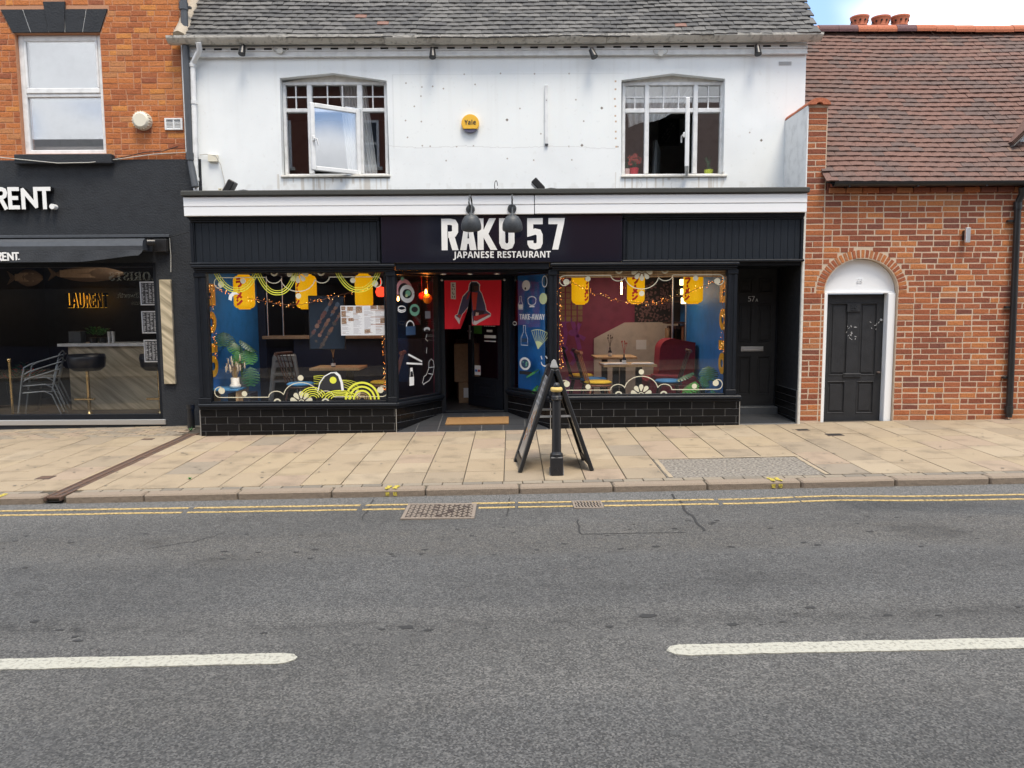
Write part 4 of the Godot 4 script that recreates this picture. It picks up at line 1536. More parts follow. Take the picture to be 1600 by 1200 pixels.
	var d1 := dx1 - 0.109
	var leaf := part(door, "door_leaf", _door(d0, gy0 + 0.012, d1, sy - 0.034, -0.21, [[0.10, 0.365, 0.41, 0.93], [0.60, 0.365, 0.90, 0.93], [0.09, 0.065, 0.395, 0.32], [0.585, 0.065, 0.885, 0.32]]), M.black_door)
	leaf.set_meta("label", "black panelled door with pale scuffs")
	var dm := func(u: float, v: float) -> Vector2: return Vector2(lerpf(d0, d1, u), lerpf(gy0, sy - 0.034, v))
	st = new_st()
	var lp: Vector2 = dm.call(0.5, 0.372)
	box(st, Vector3(lp.x, lp.y, -0.203), Vector3(0.25, 0.058, 0.02), 0.004)
	box(st, Vector3(lp.x, lp.y + 0.01, -0.192), Vector3(0.22, 0.03, 0.008), 0.003)
	part(door, "letter_plate", st, M.black_door)
	st = new_st()
	lp = dm.call(0.49, 0.895)
	box(st, Vector3(lp.x, lp.y, -0.203), Vector3(0.185, 0.115, 0.02), 0.004)
	part(door, "number_plate", st, M.black_door)
	text(door, "number", "59", 0.062, 0.012, M.black_render, Vector3(lp.x, lp.y, -0.190))
	text(door, "number", "59", 0.055, 0.014, M.white_board, Vector3(cx + 0.01, sy + ry * 0.33, -0.142))
	st = new_st()
	lp = dm.call(0.93, 0.395)
	cyl(st, Vector3(lp.x, lp.y, -0.205), Vector3(lp.x, lp.y, -0.175), 0.012, 0.012, 10)
	lathe(st, [Vector2(0, 0), Vector2(0.022, 0.004), Vector2(0.027, 0.014), Vector2(0.02, 0.026), Vector2(0, 0.03)], 12, Vector3(lp.x, lp.y - 0.015, -0.165))
	part(door, "door_knob", st, M.iron)
	st = new_st()
	lp = dm.call(0.955, 0.80)
	cyl(st, Vector3(lp.x, lp.y, -0.205), Vector3(lp.x, lp.y, -0.188), 0.018, 0.016, 12)
	part(door, "lock", st, M.aluminium)
	# chalky smears left on the paint
	st = new_st()
	rng.seed = 9
	for q in 24:
		var c: Vector2 = dm.call(0.47 + jig(0.085), 0.70 + jig(0.055))
		if q > 16:
			c = dm.call(0.86 + jig(0.10), 0.755 + jig(0.03))
		var a := jig(1.5)
		var dd := Vector2(cos(a), sin(a)) * rng.randf_range(0.006, 0.018)
		lines(st, [c - dd, c, c + dd.rotated(0.5)], rng.randf_range(0.004, 0.009), -0.1755 if false else -0.2045, -0.2045)
	part(door, "scuff", st, M.letter_grey).set_meta("kind", "stuff")
	# small wall lamp, unlit
	var wl := thing("wall_light", "slim unlit steel light fixed to the red brick wall", "wall light", Vector3(6.075, 2.590, -0.040))
	st = new_st()
	box(st, Vector3(0, 0, 0.02), Vector3(0.05, 0.13, 0.05), 0.004)
	part(wl, "bracket", st, M.black_plastic)
	st = new_st()
	box(st, Vector3(0.008, 0, 0.065), Vector3(0.062, 0.20, 0.045), 0.006)
	part(wl, "housing", st, M.aluminium)
	# chimney pots behind the ridge
	var names := ["crown-topped terracotta chimney pot at the end by the white house", "middle one of three terracotta chimney pots behind the ridge", "terracotta chimney pot at the end away from the white house"]
	var stack := single("chimney_stack", slab_mesh(5.35, 4.8, 7.1, 5.72, -4.2, -3.5, 0.01), M.cottage_brick_2, "low brick chimney stack hidden behind the brown tiled ridge", "chimney")
	stack.set_meta("label", "low brick chimney stack behind the ridge, carrying three terracotta pots")
	for q in 3:
		var base: Vector3 = [Vector3(6.232, 6.571, -3.850), Vector3(6.610, 6.558, -3.850), Vector3(6.952, 6.567, -3.850)][q]
		base.y = 5.72
		var hh: float = [6.780, 6.772, 6.781][q] - 5.72
		var pot := thing("chimney_pot", names[q], "chimney pot", base, "terracotta chimney pots")
		st = new_st()
		lathe(st, [Vector2(0.13, 0), Vector2(0.118, hh - 0.19), Vector2(0.135, hh - 0.175), Vector2(0.135, hh - 0.15), Vector2(0.125, hh - 0.14), Vector2(0.155, hh - 0.03), Vector2(0.165, hh), Vector2(0.125, hh), Vector2(0.10, hh - 0.3)], 20)
		part(pot, "body", st, M.terracotta)
		st = new_st()
		for a in 10:
			var t := TAU * a / 10
			var c := Vector3(cos(t) * 0.138, hh - 0.085, sin(t) * 0.138)
			cyl(st, c, c + Vector3(cos(t), 0, sin(t)) * 0.012, 0.017, 0.017, 8)
		part(pot, "vent_hole", st, M.hole)
func _door(x0: float, y0: float, x1: float, y1: float, z: float, panels: Array) -> SurfaceTool:
	# a leaf whose panels (fractions of its width and height) lie back inside a moulding
	var st := new_st()
	var holes := []
	for p in panels:
		holes.append(rect2(lerpf(x0, x1, p[0]), lerpf(y0, y1, p[1]), lerpf(x0, x1, p[2]), lerpf(y0, y1, p[3])))
	for q in cut(rect2(x0, y0, x1, y1), holes):
		prism(st, q, z - 0.02, z)
	slab(st, x0 + 0.01, y0 + 0.01, x1 - 0.01, y1 - 0.01, z - 0.04, z - 0.016)
	for h in holes:
		var a: Vector2 = h[0]
		var b: Vector2 = h[2]
		for e in [[a.x, a.y, b.x, a.y + 0.014], [a.x, b.y - 0.014, b.x, b.y], [a.x, a.y + 0.014, a.x + 0.014, b.y - 0.014], [b.x - 0.014, a.y + 0.014, b.x, b.y - 0.014]]:
			slab(st, e[0], e[1], e[2], e[3], z - 0.016, z + 0.005, 0.004)
		slab(st, a.x + 0.04, a.y + 0.04, b.x - 0.04, b.y - 0.04, z - 0.016, z - 0.006, 0.005)
	return st

# ---------- the terrace across the road, which the windows mirror ----------
func make_opposite_terrace() -> void:
	var z := 13.3
	var defs := [
		[-19.0, -9.2, 5.3, 8.0, M.cottage_brick_2, M.dark_tile_1, "brown brick florist's shop across the road with cream lettering", 3],
		[-9.2, -0.6, 8.9, 11.2, M.cottage_brick_5, M.dark_tile_0, "tall dark brick house across the road", 3],
		[-0.6, 9.0, 5.9, 9.2, M.cottage_brick_2, M.red_tile_2, "low brown brick house with tiled roof across the road", 3],
		[9.0, 19.0, 5.4, 8.2, M.cottage_brick_1, M.dark_tile_1, "red brick house across the road, at the uphill end", 3],
	]
	for d in defs:
		var h := thing("terrace_house", d[6], "building", Vector3.ZERO, "houses across the road")
		var wall := slab_mesh(d[0], -0.4, d[1], d[2], z, z + 7.0)
		part(h, "wall", wall, d[4])
		var st := new_st()
		prism(st, PackedVector2Array([Vector2(-0.25, d[2] - 0.05), Vector2(7.25, d[2] - 0.05), Vector2(3.5, d[3])]), d[0], d[1] - 0.01, Transform3D(Vector3(0, 0, 1), Vector3.UP, Vector3(1, 0, 0), Vector3(0, 0, z)))
		part(h, "roof", st, d[5])
		var n: int = d[7]
		for k in n:
			var cx: float = lerpf(d[0], d[1], (k + 0.5) / n)
			for y in ([3.4, 6.3] if d[2] > 8 else [3.4]):
				var w := Node3D.new()
				w.name = "window"
				h.add_child(w, true)
				st = new_st()
				for e in [[-0.6, 0.0, -0.52, 1.5], [0.52, 0.0, 0.6, 1.5], [-0.52, 1.42, 0.52, 1.5], [-0.52, 0.0, 0.52, 0.08], [-0.52, 0.72, 0.52, 0.79]]:
					slab(st, cx + e[0], y + e[1], cx + e[2], y + e[3], z - 0.02, z + 0.04)
				part(w, "frame", st, M.white_plastic)
				part(w, "pane", slab_mesh(cx - 0.52, y + 0.08, cx + 0.52, y + 1.42, z - 0.008, z - 0.003), M.gloss_black)
				part(w, "window_sill", slab_mesh(cx - 0.7, y - 0.1, cx + 0.7, y, z - 0.1, z), M.cream_paint)
		# shop front: fascia, dark display window, door
		part(h, "painted_ground_floor", slab_mesh(d[0] + 0.02, -0.35, d[1] - 0.02, 3.12, z - 0.02, z), M.navy_wall)
		part(h, "fascia", slab_mesh(d[0] + 0.4, 2.45, d[1] - 0.4, 3.05, z - 0.12, z), M.black_paint)
		part(h, "display_window", slab_mesh(d[0] + 0.8, 0.5, d[1] - 2.2, 2.4, z - 0.05, z), M.gloss_black)
		part(h, "door", slab_mesh(d[1] - 1.8, -0.1, d[1] - 0.9, 2.05, z - 0.05, z), M.black_door)
		if d[0] < -15:
			for t in [["FLORISTS", 0.27, 2.78, true, "Droid Serif"], ["of Kenilworth", 0.15, 2.16, false, "Droid Serif"], ["857235", 0.10, 1.9, false, "Droid Sans"]]:
				var m := text(h, "lettering", t[0], t[1], 0.01, M.vinyl_cream, Vector3(-12.3, t[2], z - 0.14), t[3], 1.0, t[4])
				m.rotation.y = PI

# ---------- the black shopfront ----------
var front: Node3D
const LS := Vector2(-1.585, 0.0)   # left splay: post to jamb, (x, z)
const LE := Vector2(-1.03, -0.95)
const RS := Vector2(-0.075, -0.95)  # right splay: jamb to post
const RE := Vector2(0.525, 0.0)
func splay(a: Vector2, b: Vector2) -> Transform3D:
	var d := (b - a).normalized()
	var x := Vector3(d.x, 0, d.y)
	return Transform3D(Basis(x, Vector3.UP, x.cross(Vector3.UP)), Vector3(a.x, 0, a.y))
func riser(parent: Node3D, x0: float, x1: float, y1: float, ybot: float, xf: Transform3D, shift: float, deep := 0.10) -> void:
	# stall riser: grout bed and glazed black tiles 300 x 100 in stretcher bond
	var r := Node3D.new()
	r.name = "stall_riser"
	parent.add_child(r, true)
	r.transform = xf
	part(r, "grout", slab_mesh(x0, ybot, x1, y1, -deep, -0.0065), M.grout)
	var y := y1
	var row := 0
	while y > ybot:
		var yy := maxf(y - 0.0985, ybot)
		var x := x0 - (0.152 if row % 2 else 0.0) - shift
		while x < x1:
			var a := maxf(x, x0) + 0.003
			var b := minf(x + 0.304, x1) - 0.003
			if b - a > 0.012 and y - yy > 0.02:
				part(r, "tile", slab_mesh(a, yy + 0.003, b, y - 0.003, -0.012, jig(0.0006), 0.0025), M["black_tile_%d" % (rng.randi() % 3)])
			x += 0.304
		y -= 0.0985
		row += 1
func make_shopfront() -> void:
	rng.seed = 303
	front = thing("shopfront", "black timber shopfront with two display windows, a recessed entrance and tiled stall risers", "shopfront")
	var st := new_st()
	# felted ledge, white fascia boards
	var ly := 3.146
	slab(st, -4.335, ly, 3.925, ly + 0.07, -0.9, 0.14, 0.012)
	part(front, "felt_ledge", st, M.ledge_felt)
	for e in [[-4.315, 0.305], [0.314, 3.905]]:
		for k in 2:
			st = new_st()
			slab(st, e[0], ly - 0.005 - (k + 1) * 0.123 - 0.004 * (1 if e[0] < 0 else 0), e[1], ly - 0.008 - k * 0.123, 0.045, 0.094 if k else 0.10, 0.006)
			part(front, "fascia_board", st, M.white_board)
	part(front, "fascia_backing", slab_mesh(-4.30, ly - 0.275, 3.90, ly, -0.9, 0.045), M.black_paint)
	# frieze: boarded panels in mouldings
	var fy0 := 2.259
	var fy1 := ly - 0.255
	part(front, "frieze_backing", slab_mesh(-4.285, fy0, 3.905, fy1 - 0.02, -0.15, -0.035), M.black_paint)
	for e in [[-4.285, -1.750], [1.491, 3.905]]:
		var p := Node3D.new()
		p.name = "frieze_panel"
		front.add_child(p, true)
		st = new_st()
		slab(st, e[0], fy1 - 0.045, e[1], fy1 - 0.005, -0.035, 0.03, 0.006)
		slab(st, e[0] + 0.01, fy1 - 0.07, e[1] - 0.01, fy1 - 0.048, -0.035, 0.012, 0.006)
		slab(st, e[0], fy0 + 0.03, e[0] + 0.04, fy1 - 0.071, -0.035, 0.012, 0.006)
		slab(st, e[1] - 0.035, fy0 + 0.03, e[1], fy1 - 0.071, -0.035, 0.012, 0.006)
		slab(st, e[0] + 0.045, fy0 + 0.03, e[0] + 0.058, fy1 - 0.071, -0.035, 0.004, 0.004)
		slab(st, e[0] - 0.01, fy0 - 0.005, e[1] + 0.005, fy0 + 0.028, -0.035, 0.055, 0.010)
		part(p, "moulding", st, M.black_paint)
		var x: float = e[0] + 0.06
		while x < e[1] - 0.04:
			var w := minf(0.0935, e[1] - 0.037 - x)
			part(p, "board", slab_mesh(x + 0.0012, fy0 + 0.028, x + w - 0.0012, fy1 - 0.071, -0.034, -0.014 + jig(0.001), 0.003), M.black_board)
			x += 0.0935
	# cornices over the windows, beam over the entrance
	var cy := 2.162
	st = new_st()
	for e in [[-4.275, -1.555], [0.522, 3.049]]:
		slab(st, e[0], fy0 - 0.045, e[1], fy0 - 0.006, -0.1, 0.062, 0.010)
		slab(st, e[0] + 0.02, fy0 - 0.075, e[1] - 0.02, fy0 - 0.047, -0.1, 0.040, 0.008)
		slab(st, e[0] + 0.03, cy - 0.005, e[1] - 0.03, fy0 - 0.077, -0.1, 0.018, 0.004)
	slab(st, -1.55, cy + 0.015, 0.513 - 0.004, fy0 - 0.002, -0.16, 0.012, 0.004)
	part(front, "cornice", st, M.black_paint)
	st = new_st()
	prism(st, PackedVector2Array([Vector2(-1.60, 0.12), Vector2(0.56, 0.12), Vector2(-0.02, 1.05), Vector2(-1.08, 1.05)]), cy - 0.02, cy + 0.012, Transform3D(Vector3.RIGHT, Vector3(0, 0, -1), Vector3.UP, Vector3.ZERO))
	part(front, "entrance_soffit", st, M.black_paint)
	for p in [Vector3(-0.95, cy - 0.022, -0.45), Vector3(-0.58, cy - 0.022, -0.45), Vector3(-0.2, cy - 0.022, -0.45)]:
		st = new_st()
		cyl(st, p, p - Vector3(0, 0.012, 0), 0.045, 0.04, 16)
		part(front, "downlight", st, M.steel_trim)
	part(front, "recess_lintel", slab_mesh(3.036, fy0 - 0.05, 3.9, fy0 - 0.006, -0.9, -0.03), M.black_paint)
	# pilasters and posts, reeded on the face
	var sl := 0.388
	var sr := 0.461
	for e in [[-4.265, -4.104, sl], [-1.689, -1.568, sl], [0.502, 0.614, sr], [2.909, 3.043, sr]]:
		st = new_st()
		slab(st, e[0], e[2], e[1], cy + 0.01, -0.11, -0.008, 0.004)
		var w: float = e[1] - e[0]
		slab(st, e[0] + 0.008, e[2] + 0.08, e[0] + w * 0.36, cy - 0.07, -0.008, 0.006, 0.006)
		slab(st, e[0] + w * 0.64, e[2] + 0.08, e[1] - 0.008, cy - 0.07, -0.008, 0.006, 0.006)
		slab(st, e[0] - 0.004, e[2], e[1] + 0.004, e[2] + 0.076, -0.008, 0.014, 0.006)
		slab(st, e[0] - 0.004, cy - 0.066, e[1] + 0.004, cy - 0.004, -0.008, 0.012, 0.006)
		part(front, "pilaster", st, M.black_paint)
	# sills and stall risers
	var lx0 := -4.257
	var rx1 := 3.100
	st = new_st()
	slab(st, lx0 - 0.02, sl - 0.055, -1.56, sl - 0.002, -0.12, 0.045, 0.014)
	slab(st, lx0, sl - 0.085, -1.575, sl - 0.057, -0.12, 0.018, 0.006)
	part(front, "window_sill", st, M.black_paint)
	st = new_st()
	slab(st, 0.538, sr - 0.055, rx1 + 0.02, sr - 0.002, -0.12, 0.045, 0.014)
	slab(st, RE.x, sr - 0.085, rx1, sr - 0.057, -0.12, 0.018, 0.006)
	part(front, "window_sill", st, M.black_paint)
	riser(front, lx0, LS.x, sl - 0.087, -0.13, Transform3D.IDENTITY, 0.09)
	riser(front, RE.x, rx1, sr - 0.087, -0.06, Transform3D.IDENTITY, 0.2)
	st = new_st()
	for x in [lx0 - 0.006, LS.x + 0.001, RE.x - 0.002, rx1 + 0.005]:
		slab(st, x - 0.004, -0.1, x + 0.004, (sl if x < 0 else sr) - 0.089, -0.04, 0.004)
	part(front, "corner_trim", st, M.steel_trim)
	# display windows
	var holder := Node3D.new()
	holder.name = "display_window"
	front.add_child(holder, true)
	_glazing(holder, -4.123, sl, -1.699, cy)
	_motif(holder, -2.889, sl + 0.012, 1.0, 1.12)
	_motif(holder, -2.883, cy - 0.012, -1.0, 1.07)
	_lime_art(holder)
	var holder2 := Node3D.new()
	holder2.name = "display_window"
	front.add_child(holder2, true)
	_glazing(holder2, 0.622, sr, 2.921, cy)
	_motif(holder2, 1.769, sr + 0.014, 1.0, 1.05)
	_motif(holder2, 1.762, cy - 0.012, -1.0, 1.05)
	# splayed entrance windows
	_splay_window(LS, LE, sl, cy, true)
	_splay_window(RS, RE, sr, cy, false)
	# entrance floor: dark tiles on a ramp
	var trap := PackedVector2Array([Vector2(LS.x + 0.01, -0.03), Vector2(RE.x - 0.01, -0.03), Vector2(RS.x + 0.02, 0.955), Vector2(LE.x - 0.02, 0.955)])
	var ramp := Transform3D(Vector3(1, 0.012, 0), Vector3(0, 0.115, -1), Vector3(0, 1, 0), Vector3(0, 0.012, 0))
	var ent := Node3D.new()
	ent.name = "entrance_floor"
	front.add_child(ent)
	st = new_st()
	prism(st, trap, -0.12, -0.006, ramp, false)
	part(ent, "floor_bed", st, M.grout)
	for i in 8:
		for j in 4:
			var c := rect2(-1.62 + i * 0.3, -0.06 + j * 0.3, -1.62 + i * 0.3 + 0.293, -0.06 + j * 0.3 + 0.293)
			for q in Geometry2D.intersect_polygons(c, trap):
				if q.size() > 2:
					st = new_st()
					prism(st, q, -0.006, 0.0, ramp, false)
					part(ent, "floor_tile", st, M.floor_tile)
	part(ent, "threshold", slab_mesh(LE.x, 0.08, RS.x, 0.145, -1.04, -0.93, 0.01), M.black_paint)
	# doorcase and the door, which stands open inwards
	st = new_st()
	slab(st, LE.x - 0.03, 0.10, LE.x + 0.045, cy - 0.02, -1.04, -0.93, 0.006)
	slab(st, RS.x - 0.045, 0.10, RS.x + 0.03, cy - 0.02, -1.04, -0.93, 0.006)
	slab(st, LE.x + 0.045, cy - 0.09, RS.x - 0.045, cy - 0.02, -1.04, -0.935, 0.006)
	part(front, "doorcase", st, M.black_paint)
	_shop_door(cy)
	# side entrance: recess, step, panelled door 57A
	_side_entrance(fy0, rx1)
	# name board with its lettering
	var sb := thing("name_board", "glossy black shop sign with large white capital letters and numerals", "sign")
	part(sb, "panel", slab_mesh(-1.729, fy0 + 0.004, 1.480, fy1 + 0.008, -0.034, 0.045, 0.006), M.sign_black)
	_big_letters(sb, -0.933, 2.430, 2.845, 0.710)
	text(sb, "lettering", "JAPANESE RESTAURANT", 0.084, 0.004, M.letter_white, Vector3(-0.118, 2.367, 0.048), true, 0.985)

func _big_letters(sb: Node3D, x0: float, y0: float, y1: float, x1: float) -> void:
	# condensed capitals built from strokes in a cell one unit high
	var h := y1 - y0
	var w := 0.205
	var glyphs := {
		"R": [0.0, [[[0.1, 0.0], [0.1, 0.897], [0.27, 0.897], [0.36, 0.875], [0.40, 0.80], [0.40, 0.59], [0.36, 0.515], [0.27, 0.49], [0.2025, 0.49]], [[0.295, 0.44], [0.425, -0.1]]]],
		"K": [1.01, [[[0.1, 0.0], [0.1, 1.0]], [[0.49, 1.12], [0.225, 0.51], [0.52, -0.1]]]],
		"U": [1.615, [[[0.1, 1.0], [0.1, 0.24], [0.14, 0.135], [0.23, 0.102], [0.32, 0.135], [0.36, 0.24], [0.36, 1.0]]]],
		"5": [2.40, [[[0.45, 0.90], [0.1, 0.90], [0.1, 0.53], [0.24, 0.575], [0.33, 0.55], [0.365, 0.46], [0.365, 0.22], [0.33, 0.13], [0.235, 0.10], [0.14, 0.13], [0.105, 0.20], [0.105, 0.29]]]],
		"7": [3.01, [[[0.0, 0.90], [0.36, 0.90], [0.345, 0.80], [0.17, -0.1]]]],
	}
	var sx := (x1 - x0) / 3.46
	for g in glyphs:
		var st := new_st()
		var lift := 0.0
		for path in glyphs[g][1]:
			var pts := []
			for p in path:
				pts.append(Vector2(x0 + (p[0] + glyphs[g][0]) * sx, y0 + p[1] * h))
			for poly in Geometry2D.offset_polyline(PackedVector2Array(pts), w * h * 0.47, Geometry2D.JOIN_MITER, Geometry2D.END_BUTT):
				# keep the strokes of a letter from overlapping
				for part_poly in Geometry2D.intersect_polygons(poly, rect2(x0 - 1, y0, x1 + 1, y1)):
					prism(st, part_poly, 0.045, 0.049 - lift, Transform3D.IDENTITY, false)
			lift += 0.0008
		part(sb, "letter", st, M.letter_white)
	var st2 := new_st()
	var A := func(x: float, y: float) -> Vector2: return Vector2(x0 + (x + 0.535) * sx, y0 + y * h)
	for poly in cut(PackedVector2Array([A.call(0.0, 0), A.call(0.155, 1), A.call(0.305, 1), A.call(0.46, 0), A.call(0.275, 0), A.call(0.245, 0.20), A.call(0.205, 0.20), A.call(0.175, 0)].slice(0, 8)), [PackedVector2Array([A.call(0.205, 0.37), A.call(0.255, 0.37), A.call(0.23, 0.66)])]):
		prism(st2, poly, 0.045, 0.049, Transform3D.IDENTITY, false)
	part(sb, "letter", st2, M.letter_white)

func _glazing(holder: Node3D, x0: float, y0: float, x1: float, y1: float) -> void:
	var st := new_st()
	slab(st, x0, y0, x0 + 0.022, y1, -0.10, -0.03, 0.004)
	slab(st, x1 - 0.022, y0, x1, y1, -0.10, -0.03, 0.004)
	slab(st, x0 + 0.022, y0, x1 - 0.022, y0 + 0.02, -0.10, -0.03, 0.004)
	slab(st, x0 + 0.022, y1 - 0.016, x1 - 0.022, y1, -0.10, -0.03, 0.004)
	part(holder, "frame", st, M.black_paint)
	part(holder, "pane", slab_mesh(x0 + 0.02, y0 + 0.018, x1 - 0.02, y1 - 0.014, -0.074, -0.062), M.shop_glass)

func _petals(st: SurfaceTool, c: Vector2, r: float, a0: float, a1: float, n: int, z: float, xf := Transform3D.IDENTITY) -> void:
	for k in n:
		var t := deg_to_rad(lerpf(a0, a1, (k + 0.5) / n))
		var d := Vector2(cos(t), sin(t))
		var e := d.orthogonal()
		prism(st, PackedVector2Array([c + d * r * 0.36 - e * r * 0.05, c + d * r * 0.74 - e * r * 0.205, c + d * r * 0.93 - e * r * 0.17, c + d * r, c + d * r * 0.93 + e * r * 0.17, c + d * r * 0.74 + e * r * 0.205, c + d * r * 0.36 + e * r * 0.05]), z, z, xf)
func _motif(holder: Node3D, cx: float, y: float, up: float, s: float) -> void:
	# cream transfer of scrolls, bumps, dots and a blossom along an edge of the pane
	var k := s / 115.4
	var z := -0.0595
	var at := func(px: float, py: float) -> Vector2: return Vector2(cx + px * k, y + py * k * up)
	var st := new_st()
	for side in [-1.0, 1.0]:
		var run := []
		for t in 9:
			run.append(at.call(side * (115.0 + 7.0 * cos(deg_to_rad(lerpf(130, -90, t / 8.0)))), 14.0 + 7.5 * sin(deg_to_rad(lerpf(130, -90, t / 8.0)))))
		run.append(at.call(side * 46.0, 6.5))
		for t in 9:
			var a := deg_to_rad(lerpf(180, 20, t / 8.0))
			run.append(at.call(side * (35.0 - 11.0 * cos(a)), 6.5 + 8.5 * sin(a)))
		for t in 9:
			var a := deg_to_rad(lerpf(12, 90, t / 8.0))
			run.append(at.call(side * 25.0 * cos(a), 7.0 + 20.0 * sin(a)))
		lines(st, run, 0.011, z, z)
		for d in [[112.0, 16.0, 4.6], [80.0, 11.5, 3.9]]:
			prism(st, disc(at.call(side * d[0], d[1]), d[2] * k, d[2] * k), z, z)
		lines(st, arc(at.call(side * 34.0, -1.0), 4.5 * k, 4.5 * k, 0, 180 * up, 12), 0.022, z, z)
	prism(st, disc(at.call(0, 33.5), 4.0 * k, 4.0 * k), z, z)
	_petals(st, at.call(0, -1.5), 16.5 * k, 0, 180 * up, 5, z)
	lines(st, arc(at.call(0, -1.5), 4.0 * k, 4.0 * k, 0, 180 * up, 10), 0.012, z, z)
	part(holder, "scroll_transfer", st, M.vinyl_cream)
func _lime_art(holder: Node3D) -> void:
	var z := -0.0590
	# looped cords along the head
	for e in [[Vector2(-3.980, 2.154), Vector2(-3.739, 1.925), Vector2(-3.445, 2.150)], [Vector2(-3.419, 2.150), Vector2(-3.161, 1.883), Vector2(-2.909, 2.147)], [Vector2(-2.340, 2.144), Vector2(-2.069, 1.915), Vector2(-1.796, 2.141)]]:
		var st := new_st()
		var a: Vector2 = e[0]
		var b: Vector2 = e[1]
		var c: Vector2 = e[2]
		for k in 3:
			var pts := []
			for t in 21:
				var u := lerpf(-1.0, 1.0, t / 20.0)
				pts.append(Vector2(lerpf(a.x, c.x, t / 20.0) - u * 0.030 * (k - 1.0), b.y + (a.y - b.y) * pow(absf(u), 2.4) + 0.028 * (k - 1.0) * (1.0 - pow(absf(u), 3.0))))
			lines(st, pts, [0.011, 0.014, 0.009][k], z, z)
		part(holder, "cord_transfer", st, M.vinyl_lime)
	# waves along the foot: bands of concentric arcs
	var z2 := -0.0585
	for e in [[Vector2(-2.730, 0.429), 0.185, 0.165, 5, 0.013, 20.0, 160.0], [Vector2(-2.362, 0.423), 0.25, 0.125, 4, 0.014, 12.0, 168.0], [Vector2(-2.054, 0.425), 0.225, 0.23, 3, 0.028, 0.0, 180.0]]:
		var st := new_st()
		for k in e[3]:
			var f: float = 1.0 - k * (0.17 if e[3] > 3 else 0.24)
			lines(st, arc(e[0], e[1] * f, e[2] * f, e[5], e[6], 22), e[4] * (1.0 - 0.06 * k), z2 + 0.0002 * k, z2 + 0.0002 * k)
		part(holder, "wave_transfer", st, M.vinyl_lime)
	var st3 := new_st()
	for k in 4:
		var c: Vector2 = Vector2(-2.054, 0.425)
		lines(st3, arc(c, 0.115 - k * 0.026, 0.105 - k * 0.024, 0, 180, 18), 0.012, z2, z2)
	part(holder, "wave_transfer", st3, M.vinyl_brown)
	# thin contour lines between table and waves
	var st4 := new_st()
	for k in 5:
		var pts := []
		for t in 16:
			var u := t / 15.0
			pts.append(Vector2(lerpf(-2.712, -2.100, u), 0.745 - k * 0.022 - 0.11 * u * u + 0.014 * sin(u * 9.0 + k)))
		lines(st4, pts, 0.006, z, z)
	part(holder, "contour_transfer", st4, M.vinyl_lime)
	# dark mound edged white, with a lime badge
	var mound := [Vector2(-2.638, 0.570)]
	var st5 := new_st()
	prism(st5, PackedVector2Array([Vector2(-2.638, 0.561), Vector2(-2.609, 0.658), Vector2(-2.545, 0.745), Vector2(-2.465, 0.789), Vector2(-2.386, 0.788), Vector2(-2.336, 0.726), Vector2(-2.303, 0.638), Vector2(-2.297, 0.559)]), -0.0575, -0.0575)
	part(holder, "mound_transfer", st5, M.ink)
	var st6 := new_st()
	lines(st6, [Vector2(-2.656, 0.552), Vector2(-2.627, 0.658), Vector2(-2.563, 0.745), Vector2(-2.474, 0.793), Vector2(-2.404, 0.797)], 0.014, -0.0572, -0.0572)
	lines(st6, [Vector2(-2.412, 0.797), Vector2(-2.361, 0.753), Vector2(-2.329, 0.656), Vector2(-2.319, 0.550)], 0.034, -0.0572, -0.0572)
	part(holder, "mound_transfer", st6, M.vinyl_white)
	var st7 := new_st()
	prism(st7, disc(Vector2(-2.446, 0.692), 0.047, 0.047), -0.0568, -0.0568)
	part(holder, "badge_transfer", st7, M.vinyl_lime)
	mound.clear()
	# crescent over the first lantern
	var st8 := new_st()
	prism(st8, PackedVector2Array([Vector2(-3.831, 1.797), Vector2(-3.820, 1.857), Vector2(-3.775, 1.895), Vector2(-3.723, 1.891), Vector2(-3.681, 1.864), Vector2(-3.741, 1.865), Vector2(-3.777, 1.831), Vector2(-3.788, 1.779)]), z, z)
	part(holder, "crescent_transfer", st8, M.vinyl_white)

